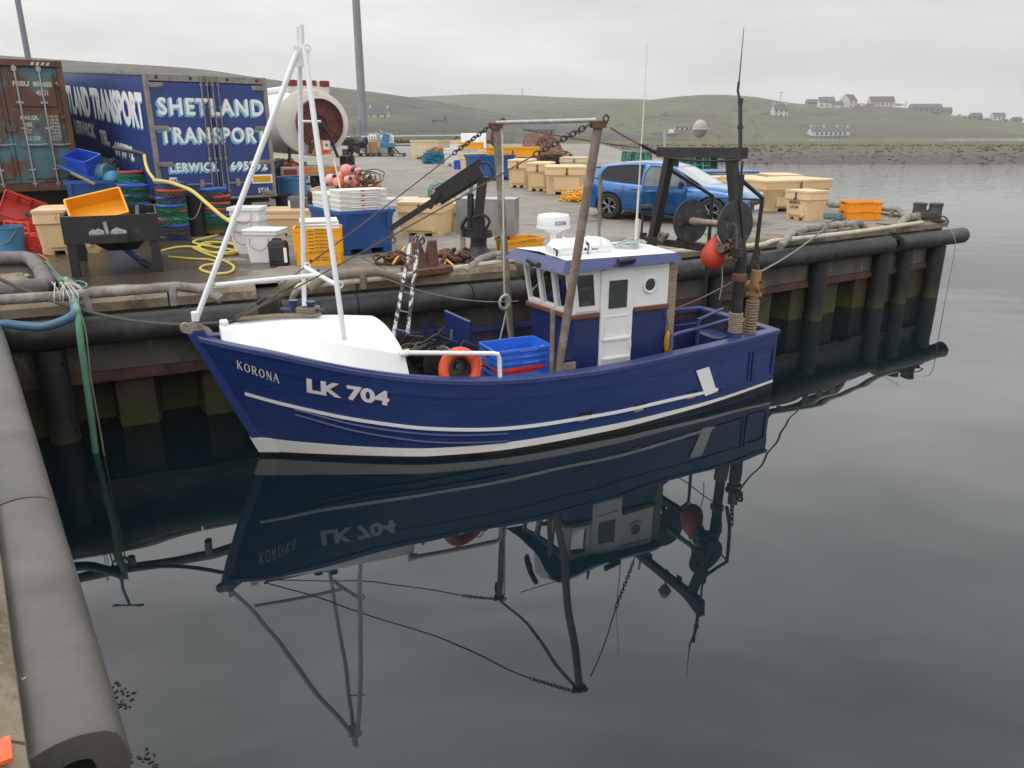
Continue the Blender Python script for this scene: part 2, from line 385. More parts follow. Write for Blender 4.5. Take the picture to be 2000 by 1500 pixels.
sheet('hill_across_the_water', z_right, range(700, 2601, 20), [438, 446, 452, 460, 475, 490, 510, 530, 550, 570, 590, 610, 625, 640, 660, 700, 780], m_hill)
sheet('far_hill', z_back, range(600, 1701, 25), [620, 680, 740, 800, 860, 910, 950, 980, 1000, 1050, 1200], m_hill)
# ---- the low spit of land with its stony shore
def spit_rows():
    rows = []; ys = [88, 91, 94, 97, 100, 102, 104, 106, 108, 110, 112, 114, 118, 125, 135, 150, 165, 178, 188, 196]
    zs = [-.5, -.12, .12, .3, .55, .75, .95, 1.1, 1.3, 1.4, 1.52, 1.6, 1.62, 1.6, 1.6, 1.6, 1.6, 1.5, .7, -.5]
    return ys, zs
ys, zs = spit_rows()
for nm, a, b, mt, amp in (('shore', 0, 6, m_weed, .10), ('stony_beach', 5, 11, m_rocks, .13), ('grass_spit', 10, 20, m_turf, .12)):
    mm = MB(); rows = []
    for i in range(a, b):
        row = []
        for k in range(0, 401):
            u = 900+k*4.5; wob = 4*(fbm(u/90, 3)-.5)+2.5*(fbm(u/22, 5)-.5)
            y = ys[i]+wob*(1 if ys[i] < 180 else 3); fade = 1-max(0, (u-2150)/600)
            z = zs[i]*(fade if zs[i] > 0 else 1)+(fbm(u/9, ys[i]/1.5, i)-.5)*amp*2*(1 if 0 < i < 19 else 0)
            row.append(((u-1000)/FPX*(y*cT+2.5*sT), y, z))
        rows.append(row)
    mm.grid(rows); struct(mm.build(nm, mt, smooth=60))
mm = MB()
for i in range(620):                # loose stones along the high-water line
    u = random.uniform(1050, 2100); y = random.choice([random.gauss(107, 3), random.uniform(92, 112)]); z = lerp_t(y, ys, zs); r = random.uniform(.08, .32)
    mm.sph(((u-1000)/FPX*(y*cT+2.5*sT), y, z), r, 6, (1, random.uniform(.6, 1), random.uniform(.5, .8)), Matrix.Rotation(random.random()*6, 4, 'Z'))
stuff(mm.build('shore_stones', m_rocks, smooth=20))
mm = MB()
for i in range(2600):               # tussocks of grass on the spit and at the landward edge of the quay
    if i < 1500: u = random.uniform(1000, 2150); y = 113+abs(random.gauss(0, 8)); z = 1.6
    else: u = random.uniform(560, 1150); y = random.uniform(63.5, 80); z = z_left(u, y)
    X = (u-1000)/FPX*(y*cT-(z-HC)*sT); h = random.uniform(.04, .14) if i < 1500 else random.uniform(.1, .35)
    for q in range(3):
        a = random.random()*6.3; dx, dy = cos(a)*.14, sin(a)*.14
        mm.add([(X-dx, y-dy, z-.05), (X+dx, y+dy, z-.05), (X+dx*.3+random.uniform(-.1, .1), y, z+h)], [(0, 1, 2)])
stuff(mm.build('grass_tussocks', m_turf, smooth=0, recalc=False))
# ================================================================ QUAY
C1, C2 = at(1020, 540, QZ-.12).xy, at(1855, 443, QZ-.12).xy
_a, _d = at(45, 1430, QZ).xy, V((-.575, .818)); _b = at(0, 625, QZ-.12).xy; _e = (at(700, 568, QZ-.12).xy-_b).normalized()
C0 = _a+_d*(((_b-_a).x*_e.y-(_b-_a).y*_e.x)/(_d.x*_e.y-_d.y*_e.x))
NE = C0+V((.575, -.818))*17; B1, B2, B3 = V((10.9, 25.3))*KQ, V((11.6, 42))*KQ, V((9.4, 64))*KQ; B4 = V((9.2, 80))*KQ
PATH = [NE, C0, C1, C2, B1, B2, B3, B4]
def offs(P, d):
    o = []
    for i, p in enumerate(P):
        ns = []
        if i > 0: t_ = (P[i]-P[i-1]).normalized(); ns.append(V((t_.y, -t_.x)))
        if i < len(P)-1: t_ = (P[i+1]-P[i]).normalized(); ns.append(V((t_.y, -t_.x)))
        q = sum(ns, V((0, 0)))
        q = q.normalized(); o.append(p+q*d/max(.35, q.dot(ns[0])))
    return o
def sweep(m, P, prof, closed=False):
    rows = [[(q.x, q.y, z+gz(q.y)-QZ if z > 1.3 else z) for q in offs(P, d)] for d, z in prof]
    m.grid(rows); return m
def pt(i, s, d=0):                  # point s metres along path leg i, d metres outwards
    a, b = PATH[i], PATH[i+1]; t_ = (b-a).normalized(); p = a+t_*s+V((t_.y, -t_.x))*d; return p
def leg_at(i, u, d, z):             # distance along leg i at which the point is seen in image column u
    lo, hi = -1., (PATH[i+1]-PATH[i]).length+1
    for _ in range(40):
        mid = (lo+hi)/2; p = pt(i, mid, d); uu = 1000+FPX*p.x/(p.y*cT-(z-HC)*sT)
        if uu < u: lo = mid
        else: hi = mid
    return lo
m_deck = mat('concrete_deck', (.245, .222, .188), .85, var=.16, vs=.35, bump=.006, bs=9, dirt=((.14, .124, .104), .5, .68, .7), dirt2=((.30, .28, .25), .6, .72, 2.2))
def wetmask(M, cx, cy, rad, col, rough):
    n = M.node_tree.nodes; l = M.node_tree.links; B = n['Principled BSDF']
    src = B.inputs['Base Color'].links[0].from_socket
    t = n.new('ShaderNodeTexCoord'); sb = n.new('ShaderNodeVectorMath'); sb.operation = 'DISTANCE'; sb.inputs[1].default_value = (cx, cy, QZ)
    l.new(t.outputs['Object'], sb.inputs[0])
    q = n.new('ShaderNodeTexNoise'); q.inputs['Scale'].default_value = .9; q.inputs['Detail'].default_value = 7; l.new(t.outputs['Object'], q.inputs[0])
    a = n.new('ShaderNodeMath'); a.operation = 'MULTIPLY_ADD'; a.inputs[1].default_value = -1/rad; a.inputs[2].default_value = .82; l.new(sb.outputs['Value'], a.inputs[0])
    b = n.new('ShaderNodeMath'); b.operation = 'ADD'; l.new(a.outputs[0], b.inputs[0]); l.new(q.outputs[0], b.inputs[1])
    f = n.new('ShaderNodeMapRange'); f.inputs[1].default_value = .66; f.inputs[2].default_value = .72; l.new(b.outputs[0], f.inputs[0])
    mx = n.new('ShaderNodeMix'); mx.data_type = 'RGBA'; l.new(f.outputs[0], mx.inputs[0]); l.new(src, mx.inputs[6]); mx.inputs[7].default_value = (*col, 1); l.new(mx.outputs[2], B.inputs['Base Color'])
    f2 = n.new('ShaderNodeMapRange'); f2.inputs[3].default_value = .85; f2.inputs[4].default_value = rough
    l.new(f.outputs[0], f2.inputs[0]); l.new(f2.outputs[0], B.inputs['Roughness'])
def streaks(M, col, lo, hi, sc, st):
    n = M.node_tree.nodes; l = M.node_tree.links; B = n['Principled BSDF']; src = B.inputs['Base Color'].links[0].from_socket
    t = n.new('ShaderNodeTexCoord'); mp_ = n.new('ShaderNodeMapping'); mp_.inputs['Scale'].default_value = st; mp_.inputs['Rotation'].default_value = (0, 0, R(-24)); l.new(t.outputs['Object'], mp_.inputs[0])
    q = n.new('ShaderNodeTexNoise'); q.inputs['Scale'].default_value = sc; q.inputs['Detail'].default_value = 7; q.inputs['Roughness'].default_value = .68; l.new(mp_.outputs[0], q.inputs[0])
    f = n.new('ShaderNodeMapRange'); f.inputs[1].default_value = lo; f.inputs[2].default_value = hi; l.new(q.outputs[0], f.inputs[0])
    mx = n.new('ShaderNodeMix'); mx.data_type = 'RGBA'; l.new(f.outputs[0], mx.inputs[0]); l.new(src, mx.inputs[6]); mx.inputs[7].default_value = (*col, 1); l.new(mx.outputs[2], B.inputs['Base Color'])
streaks(m_deck, (.155, .14, .118), .52, .66, 1.6, (.25, 2.2, 1)); streaks(m_deck, (.34, .315, .275), .55, .68, 2.6, (.3, 2.6, 1))
wp = G(330, 500); wetmask(m_deck, wp.x-1.0, wp.y-.4, 4.6, (.062, .046, .030), .28)
m_cope = mat('worn_cope_concrete', (.235, .19, .13), .85, var=.25, vs=1.5, bump=.015, bs=16, dirt=((.115, .085, .055), .48, .60, 2.0), dirt2=((.36, .33, .27), .6, .7, 7))
m_wallc = mat('wall_concrete', (.125, .112, .09), .9, var=.25, vs=1.5, bump=.02, bs=12, dirt=((.05, .05, .04), .5, .66, 1.2), dirt2=((.26, .24, .2), .60, .72, 3.5), stretch=(1, 1, .45))
m_wal = mat('rusty_waling', (.085, .042, .028), .85, var=.35, vs=3, bump=.008, bs=20, dirt=((.035, .03, .022), .5, .65, 4))
m_pile = mat('sheet_pile_steel', (.045, .031, .019), .85, var=.4, vs=3, bump=.012, bs=22)
def algae(M, z0, z1, col):
    n = M.node_tree.nodes; l = M.node_tree.links; B = n['Principled BSDF']; src = B.inputs['Base Color'].links[0].from_socket
    t = n.new('ShaderNodeTexCoord'); sp = n.new('ShaderNodeSeparateXYZ'); l.new(t.outputs['Object'], sp.inputs[0])
    q = n.new('ShaderNodeTexNoise'); q.inputs['Scale'].default_value = 5; q.inputs['Detail'].default_value = 7; l.new(t.outputs['Object'], q.inputs[0])
    a = n.new('ShaderNodeMath'); a.operation = 'MULTIPLY_ADD'; a.inputs[1].default_value = .7; l.new(q.outputs[0], a.inputs[0]); l.new(sp.outputs[2], a.inputs[2])
    f = n.new('ShaderNodeMapRange'); f.inputs[1].default_value = z1+.35; f.inputs[2].default_value = z0+.35; l.new(a.outputs[0], f.inputs[0])
    mx = n.new('ShaderNodeMix'); mx.data_type = 'RGBA'; l.new(f.outputs[0], mx.inputs[0]); l.new(src, mx.inputs[6]); mx.inputs[7].default_value = (*col, 1); l.new(mx.outputs[2], B.inputs['Base Color'])
algae(m_pile, .0, .50, (.058, .066, .012))
m_fend = mat('black_rubber_fender', (.023, .022, .023), .55, var=.3, vs=1.5, bump=.003, bs=25, dirt=((.062, .058, .054), .52, .68, 2.2), dirt2=((.3, .29, .27), .70, .74, 9))
m_fendp = mat('fender_pile_rubber', (.017, .016, .017), .6, var=.3, vs=1.5, bump=.004, bs=20, dirt=((.045, .042, .038), .52, .68, 2.5)); algae(m_fendp, -.05, .26, (.055, .058, .014))
# deck, in two planes
m_joint = mat('joint_sealant', (.07, .062, .052), .9, var=.3)
dk = MB(); ip = offs(PATH, -.4)
flat = [tuple(p)+(QZ,) for p in ip[:4]]+[(C2.x-.6, YS, QZ), (-70, YS, QZ), (-70, -30, QZ), (ip[0].x-3, -30, QZ)]
dk.add(flat, [list(range(len(flat)))])
sl_ = [(C2.x-.6, YS), tuple(ip[4]), tuple(ip[5]), tuple(ip[6]), tuple(ip[7]), (-80, 80*KQ), (-70, YS)]
dk.add([(x, y, gz(y)) for x, y in sl_], [list(range(7))])
struct(dk.build('quay_deck', m_deck, smooth=0))
# slab joints and old cracks
mm = MB(); rj = random.Random(77); t1 = (C1-C0).normalized(); n1 = V((-t1.y, t1.x))
def jline(p, q, w_):
    n_ = max(2, int((q-p).length/.35)); L_, R_ = [], []; nn = V((-(q-p).normalized().y, (q-p).normalized().x))
    for i in range(n_+1):
        c = p.lerp(q, i/n_)+nn*rj.uniform(-.02, .02)*min(1, w_*60); ww = w_*rj.uniform(.5, 1.4); z = gz(c.y)+.004
        L_.append((c.x+nn.x*ww, c.y+nn.y*ww, z)); R_.append((c.x-nn.x*ww, c.y-nn.y*ww, z))
    mm.grid([L_, R_])
for k in range(7): jline(C0+t1*(-2)+n1*(2.1+k*3.1), C0+t1*(17)+n1*(2.1+k*3.1), .012)
for k in range(8):
    for j in range(6): jline(C0+t1*(.6+k*2.3)+n1*(.6+j*3.1-1.5*(j == 0)*0), C0+t1*(.6+k*2.3+rj.uniform(-.1, .1))+n1*(2.1+j*3.1), .010)
for k in range(16):
    a = C0+t1*rj.uniform(0, 16)+n1*rj.uniform(.8, 9)
    for q in range(rj.randint(2, 5)): b = a+V((rj.uniform(-.6, .9), rj.uniform(-.5, .6))); jline(a, b, .006); a = b
struct(mm.build('quay_joints', m_joint, smooth=0, recalc=False))
# cope in cast lengths with joints
mm = MB()
def cope_run(i, s0, s1, top=.05):
    prof = [(-.5, QZ-.06), (-.5, QZ+top), (-.07, QZ+top), (0, QZ+top-.06), (.0, QZ-.12), (-.14, QZ-.12)]
    a = pt(i, s0); b = pt(i, s1); t_ = (b-a).normalized(); nn = V((t_.y, -t_.x))
    r_ = [[(p.x+nn.x*d, p.y+nn.y*d, z+gz(p.y)-QZ) for d, z in prof] for p in (a, b)]; mm.rings(r_)
for i in range(6):
    Lg = (PATH[i+1]-PATH[i]).length; s = 0.06
    gaps = []
    if i == 1: gaps = [(leg_at(1, 500, 0, QZ), leg_at(1, 552, 0, QZ))]
    if i == 2: gaps = [(leg_at(2, 1738, 0, QZ), leg_at(2, 1752, 0, QZ))]
    cuts = [s]
    while s < Lg-.3: s = min(Lg-.06, s+random.uniform(1.9, 2.6)); cuts.append(s)
    for a, b in zip(cuts, cuts[1:]):
        segs = [(a, b-.02)]
        for g0, g1 in gaps:
            ns = []
            for x0, x1 in segs:
                if x1 < g0 or x0 > g1: ns.append((x0, x1))
                else:
                    if x0 < g0-.05: ns.append((x0, g0))
                    if x1 > g1+.05: ns.append((g1, x1))
            segs = ns
        for x0, x1 in segs: cope_run(i, x0, x1, random.choice([.05, .05, .045, .055]))
struct(mm.build('quay_cope', m_cope, smooth=0))
mm = MB(); sweep(mm, PATH, [(-.5, QZ-.07), (-.12, QZ-.13), (-.12, .79)]); struct(mm.build('quay_wall', m_wallc, smooth=0))
mm = MB(); sweep(mm, PATH, [(-.13, .80), (-.04, .80), (-.04, .67), (-.13, .67)]); struct(mm.build('quay_waling', m_wal, smooth=0))
mm = MB()
for i in range(5):
    Lg = (PATH[i+1]-PATH[i]).length; s = .25; pts = []
    while s < Lg:
        pts += [(s, -.62), (s+.07, -.14), (s+.52, -.14), (s+.59, -.62)]; s += 1.05
    q = [pt(i, min(max(a, 0), Lg), d) for a, d in pts]
    mm.grid([[(p.x, p.y, z) for p in q] for z in (.69, .3, 0, -1.6)])
struct(mm.build('sheet_piling', m_pile, smooth=0))
# ---- rubber fenders (each length is a thing)
def hfender(i, s0, s1, label, r=.18, zc=1.38, d=.14, holes=.85):
    a = pt(i, s0, d); b = pt(i, s1, d); L_ = (b-a).length; mm = MB()
    nseg = 16; ns = max(2, int(L_/.5)); rr = []
    # hollow tube with an open bore at each end
    prof = [(.075, -L_/2+.25), (.075, -L_/2), (r*.96, -L_/2), (r, -L_/2+.02)]+[(r, -L_/2+L_*k/ns) for k in range(1, ns)]+[(r, L_/2-.02), (r*.96, L_/2), (.075, L_/2), (.075, L_/2-.25)]
    Mx = Matrix.Rotation(pi/2, 4, 'Y'); mm.lathe(prof, 24, Mx); mm.m(1)
    s = -L_/2+.35
    while s < L_/2-.2:
        an = R(-12); c = V((s, -r*cos(an), r*sin(an))); mm.cyl(c+V((0, .05, 0)), c-V((0, .004, 0)), .035, n=10); s += holes
    t_ = (b-a).normalized(); o = mm.build('rubber_fender', [m_fend, m_dark], smooth=40, loc=((a.x+b.x)/2, (a.y+b.y)/2, zc+gz(a.y)-QZ), rz=math.atan2(t_.y, t_.x))
    return tag(o, label, 'fender', 'cylindrical rubber fenders along the quay edge')
hfender(1, .35, leg_at(1, 503, .15, 1.38), 'long black tubular rubber fender below the hanging green hose, at the quay corner')
hfender(1, leg_at(1, 552, .15, 1.38), leg_at(1, 695, .15, 1.38), 'short black tubular rubber fender on the quay wall behind the white foredeck')
hfender(1, leg_at(1, 697, .15, 1.38), leg_at(1, 917, .15, 1.38), 'black tubular rubber fender on the quay wall behind the leaning ladder')
hfender(1, leg_at(1, 919, .15, 1.38), (C1-C0).length-.05, 'black tubular rubber fender on the quay wall behind the tall far gantry pole')
hfender(2, .1, leg_at(2, 1738, .15, 1.38), 'very long black tubular fender on the pier wall astern of the boat')
hfender(2, leg_at(2, 1753, .15, 1.38), (C2-C1).length+.35, 'last black tubular fender jutting past the outer corner of the pier')
# big near fender, lower left
def near_fender():
    # leg 0 runs from NE to C0; two lengths with a joint
    e = leg0_s((165, 1525), .3, 1.45); j = leg0_s((60, 985), .15, 1.6)
    return e, j
def leg0_s(px, d, z):
    p = at(px[0], px[1], z); a = PATH[0]; t_ = (PATH[1]-PATH[0]).normalized(); return (p.xy-a).dot(t_)
m_fendg = mat('grey_bleached_fender_rubber', (.10, .092, .084), .58, var=.25, vs=1.2, bump=.004, bs=30, dirt=((.075, .062, .05), .48, .72, 1.4), dirt2=((.5, .6, .58), .685, .71, 7), stretch=(1, 1, 1))
E_, J_ = near_fender()
for s0, s1, lb in ((E_, J_-.01, 'big bleached grey rubber fender in the lower left corner, open bore showing at its end'), (J_+.01, (C0-NE).length-.25, 'bleached grey rubber fender leading back from the joint to the quay corner')):
    a = pt(0, s0, .125); b = pt(0, s1, .125); L_ = (b-a).length; r = .183; ns = int(L_/.25); mm = MB(); n_ = 28
    def ring(x, q=1.0):
        o_ = []
        for k in range(n_):
            an = 2*pi*k/n_; y = cos(an); z = sin(an); sq = 1/max(abs(y), abs(z))**.35   # slightly squared section
            rr_ = r*q*sq*(1+.012*(vnoise(x*3, k*.7, 5)-.5)); o_.append((x, y*rr_, z*rr_*.95))
        return o_
    R_ = [ring(.3, .36), ring(0, .36), ring(0, .95), ring(.02, 1)]+[ring(L_*k/ns) for k in range(1, ns)]+[ring(L_-.02), ring(L_, .95), ring(L_, .36), ring(L_-.3, .36)]
    mm.rings(R_); t_ = (b-a).normalized()
    o = mm.build('rubber_fender', m_fendg, smooth=50, loc=(a.x, a.y, QZ-.215), rz=math.atan2(t_.y, t_.x))
    tag(o, lb, 'fender', 'bleached fenders along the near quay arm')
# ---- vertical fender piles
def vpile(u, leg, label, r=.2, lean=0):
    s = leg_at(leg, u, .04, .6); p = pt(leg, s, .04); mm = MB()
    mm.cyl((0, 0, -1.6), (0, 0, 1.19), r*.8, n=22)
    mm.m(1)
    t_ = (PATH[leg+1]-PATH[leg]).normalized(); nn = V((t_.y, -t_.x, 0)); z = 1.0; q = (nn*.6+V((t_.x, t_.y, 0))*.8).normalized()*r*.8
    while z > -.3: mm.cyl(V((0, 0, z))+q*.7, V((0, 0, z))+q*1.015, .035, n=10); z -= .42
    tag(mm.build('fender_pile', [m_fendp, m_dark], loc=(p.x, p.y, 0)), label, 'fender pile', 'upright rubber fender piles on the quay wall')
vpile(112, 1, 'upright fender pile with green slime, left of the hanging green hose', .22)
vpile(1392, 2, 'upright black fender pile seen past the wheelhouse of the boat', .17)
vpile(1594, 2, 'upright black fender pile under the big beige bins on the pier', .22)
vpile(1716, 2, 'upright black fender pile just left of the gap in the pier fender', .22)
vpile(1762, 2, 'upright black fender pile just right of the gap in the pier fender', .2)
vpile(1822, 2, 'outermost upright black fender pile at the corner of the pier', .24)
# ================================================================ THE BOAT
BA = R(25.5); B0 = V((-2.96, 8.55, 0)); bca, bsa = cos(BA), sin(BA)
def toL(p): q = V(p)-B0; return V((q.x*bca+q.y*bsa, -q.x*bsa+q.y*bca, q.z))
def toW(p): return B0+V((p[0]*bca-p[1]*bsa, p[0]*bsa+p[1]*bca, p[2]))
_o = toL((0, 0, HC))
def bl(u, v, ax, val):
    r = ray(u, v); d = V((r.x*bca+r.y*bsa, -r.x*bsa+r.y*bca, r.z)); return _o+d*((val-_o[ax])/d[ax])
LB = 7.15
RX = [-.62, -.45, -.2, 0, .46, .97, 1.54, 2.35, 3.4, 4.1, 5.1, 6.06, 7.15]; RY = [.04, .19, .37, .46, .69, .90, 1.12, 1.29, 1.33, 1.31, 1.17, 1.05, .87]
SXs = [-.62, 0, .5, 1, 1.54, 2.35, 3.4, 5, 6, 7.15]; SZ = [1.53, 1.39, 1.26, 1.14, 1.05, .965, .915, .91, .925, .95]
WX = [0, .2, .41, .94, 1.47, 1.74, 2.64, 4.08, 4.91, 5.83, 7.15]; WY = [.03, .17, .31, .64, .94, 1.06, 1.26, 1.28, 1.21, 1.10, .87]
def stem(z): return lerp_t(z, [-.5, 0, 1.53], [.22, 0, -.62])
def sheer(x): return smooth_t(x, SXs, SZ)
def hull(x, z):
    t = max(-.6, min(1, z/sheer(x))); xs = stem(z); s = max(0, min(1, (x-xs)/(LB-xs)))
    yr = smooth_t(-.62+(LB+.62)*s, RX, RY); yw = smooth_t(LB*s, WX, WY)
    if t < 0: return yw*(1+t*.75)
    return yw+(yr-yw)*t**.9
def HP(x, z, off=0.004, side=-1): return (x, side*(hull(x, z)+off), z)
boat = thing('fishing_boat', 'navy blue and white wooden fishing boat moored alongside the quay', 'boat', B0, BA)
def bpart(m, name, mats, parent=None, smooth=35, lab=None):
    o = m.build(name, mats, parent or boat, smooth)
    if lab: o['label'] = lab
    return o
# ---- hull shell
NS, NT = 70, 18
def shell(side, inset=0, z0=-.45):
    rows = []
    for i in range(NS+1):
        s = (i/NS)**1.25; row = []
        for k in range(NT+1):
            q = k/NT; zt = sheer(-.62+(LB+.62)*s); z = z0+(zt-z0)*q; xs = stem(z); x = xs+(LB-xs)*s
            row.append((x, side*max(.012, hull(x, z)-inset), z))
        rows.append(row)
    return rows
m = MB(); near, far = shell(-1), shell(1); m.grid(near); m.grid(far)
for q, rows in ((0, far),):
    pass
m.grid([near[-1], far[-1]])                     # transom
m.grid([[r[0] for r in near], [r[0] for r in far]])
m_hull = mat('hull_navy_paint', (.012, .032, .135), .30, var=.14, vs=1.2, bump=.0010, bs=5, stretch=(.5, .5, 5), dirt=((.028, .050, .19), .55, .75, 2.2), dirt2=((.13, .14, .20), .70, .76, 9), coat=.15, rv=.08)
hullo = bpart(m, 'hull', m_hull, smooth=40)
m = MB()
for sd in (-1, 1):                              # inside of the bulwarks
    rows = []
    for i in range(50):
        x = 1.5+(LB-.09-1.5)*i/49; rows.append([(x, sd*(hull(x, z)-.085), z) for z in (.33, sheer(x)-.01)])
    m.grid(rows)
m.box((LB-.09, 0, .62), (.03, 1.66, .60))
bpart(m, 'bulwark_lining', mat('bulwark_inner_paint', (.02, .028, .085), .5, var=.3, vs=3, dirt=((.10, .05, .035), .5, .62, 2.5)))
m = MB(); rows = []
for i in range(60):
    x = .9+(LB-.05-.9)*i/59; hb = hull(x, .36)-.04; rows.append([(x, -hb, .36), (x, 0, .375), (x, hb, .36)])
m.grid(rows); bpart(m, 'deck', mat('worn_plank_deck', (.22, .125, .085), .7, var=.3, vs=3, stretch=(1, 9, 1), dirt=((.10, .065, .05), .5, .66, 2)))
# ---- rail cap
m = MB()
def cap(x0, x1, n, sd, wi=.13, wo=.03, zt=.045, z_off=0):
    rows = []
    for i in range(n+1):
        x = x0+(x1-x0)*i/n; h = hull(x, sheer(x)); z = sheer(x)+z_off; rows.append([(x, sd*max(0, h+wo), z-zt), (x, sd*max(0, h+wo), z), (x, sd*max(0, h+wo-.012), z+.012), (x, sd*max(0, h-wi), z+.012), (x, sd*max(0, h-wi), z-zt)])
    m.rings(rows)
cap(-.60, LB+.02, 80, -1); cap(-.60, LB+.02, 80, 1)
m.box((LB-.04, 0, sheer(LB)-.0145), (.15, 1.50, .055), bev=.01)
bpart(m, 'rail_cap', m_navyt)
# ---- stem post
m = MB(); rows = []
for k in range(15):
    z = -.4+(1.60+.4)*k/14; x = stem(min(z, 1.53))-(max(0, z-1.53)*.4); rows.append([(x-.07, -.035, z), (x-.07, .035, z), (x+.12, .085 if z < 1.5 else .06, z), (x+.12, -.085 if z < 1.5 else -.06, z)])
m.rings(rows); bpart(m, 'stem_post', mat('stem_blue_paint', (.022, .042, .16), .35, var=.1))
# ---- planking strips on the hull
def strip(m, x0, x1, zlo, zhi, off=.005, n=60, side=-1, thick=.02):
    rows = []
    for i in range(n+1):
        x = x0+(x1-x0)*i/n; a, b = zlo(x), zhi(x)
        rows.append([HP(x, a, -thick, side)]+[HP(x, a+(b-a)*k/6, off, side) for k in range(7)]+[HP(x, b, -thick, side)])
    m.rings(rows)
BT = lambda x: smooth_t(x, [0, .4, 1, 1.8, 2.8, 4, 5.2, 6.2, 7.15], [.235, .205, .175, .155, .145, .14, .135, .15, .19])
BB = lambda x: smooth_t(x, [0, .4, 1, 1.8, 2.8, 4, 5.2, 6.2, 7.15], [.045, .05, .055, .055, .055, .06, .08, .11, .155])
m = MB(); strip(m, .02, LB, BB, BT, .006); strip(m, .02, LB, BB, BT, .006, side=1)
m.box((LB, 0, .17), (.02, 1.6, .035))
z0, z1 = .045, .235; m.rings([[(stem(z)-.077, -.037, z), (stem(z)-.077, .037, z), (stem(z)+.15, .155, z), (stem(z)+.15, -.155, z)] for z in (z0, z1)])
bpart(m, 'boot_top_stripe', mat('boot_top_white', (.72, .70, .66), .45, var=.05, dirt=((.4, .37, .3), .6, .8, 4)))
m = MB(); strip(m, .02, LB, lambda x: -.3, lambda x: BB(x)-.002, .004); strip(m, .02, LB, lambda x: -.3, lambda x: BB(x)-.002, .004, side=1); m.box((LB+.002, 0, -.02), (.02, 1.7, .33)); m.rings([[(stem(z)-.076, -.036, z), (stem(z)-.076, .036, z), (stem(z)+.13, .09, z), (stem(z)+.13, -.09, z)] for z in (-.4, .043)])
bpart(m, 'antifouling', mat('black_antifouling', (.012, .010, .009), .6, var=.3))
CV = lambda x: smooth_t(x, [-.2, .38, .96, 1.8, 2.74, 3.8, 5.08, 5.93], [.86, .69, .55, .42, .345, .325, .315, .30])
m = MB(); strip(m, -.19, 5.93, lambda x: CV(x)-.038, lambda x: CV(x), .018); bpart(m, 'white_rubbing_strake', m_white)
for zz in ([.31, .96, 1.81, 2.61], [.655, .46, .325, .262]), ([.31, .97, 1.82, 2.62], [.585, .375, .225, .165]):
    f_ = lambda x, zz=zz: smooth_t(x, *zz); m = MB(); m.tube([HP(.31+2.3*i/40, f_(.31+2.3*i/40), .008) for i in range(41)], .021, 8); bpart(m, 'rubbing_strake', m_navy)
m = MB(); strip(m, -.45, LB-.01, lambda x: sheer(x)-.22, lambda x: sheer(x)-.04, .014, 70); bpart(m, 'sheer_strake', m_hull)
# framed panels on the quarter, freeing ports, white band
m = MB()
def bar(xa, za, xb, zb, w_=.028, off=.02):
    d = V((xb-xa, zb-za)).normalized(); nrm = V((-d.y, d.x))*w_/2; n_ = 8
    for i in range(n_):
        a = i/n_; b = (i+1)/n_; q = []
        for t_ in (a, b):
            x = xa+(xb-xa)*t_; z = za+(zb-za)*t_
            q += [HP(min(LB, x-nrm.x), z-nrm.y, off), HP(min(LB, x+nrm.x), z+nrm.y, off), HP(min(LB, x+nrm.x), z+nrm.y, -.01), HP(min(LB, x-nrm.x), z-nrm.y, -.01)]
        m.rings([q[:4], q[4:]])
for xa, xb in ((6.0, 6.56), (6.64, 7.08)): bar(xa, .70, xb, .71) if xa > 6.5 else None; bar(xa, .27, xb, .29); bar(xb, .29, xb, .71)
bar(6.64, .29, 6.64, .71); bpart(m, 'quarter_panel_frame', m_navy)
m = MB(); pp = bl(1350, 720, 1, -1.05), bl(1377, 713, 1, -1.04), bl(1391, 767, 1, -.98), bl(1366, 774, 1, -.98)
rows = []
for k in range(9):
    t_ = k/8; a = pp[0].lerp(pp[3], t_); b = pp[1].lerp(pp[2], t_); rows.append([HP(a.x+(b.x-a.x)*j/4, max(.3, a.z+(b.z-a.z)*j/4) if k == 8 else a.z+(b.z-a.z)*j/4, .02) for j in range(5)])
m.grid(rows); bpart(m, 'white_band', m_white)
for (u0, v0, u1, v1) in ((1121, 803, 1147, 815), (1232, 787, 1258, 799), (1335, 762, 1358, 776)):
    a = bl(u0, v0, 1, -1.2 if u0 < 1300 else -1.08); b = bl(u1, v1, 1, -1.2 if u0 < 1300 else -1.08); m = MB()
    x0, x1, zt, zb = a.x, b.x, a.z, a.z-.105
    fr = lambda x0, x1, za, zb, off: [HP(x0, zb, off), HP(x1, zb, off), HP(x1, za, off), HP(x0, za, off)]
    m.add(fr(x0, x1, zt, zb, .006), [(0, 1, 2, 3)]); m.m(1)
    m.rings([fr(x0+.005, x0+(x1-x0)*.72, zt-.03, zb, .0), fr(x0+.005, x0+(x1-x0)*.72, zt-.045, zb, .014)])
    bpart(m, 'freeing_port', [m_dark, m_woodw])
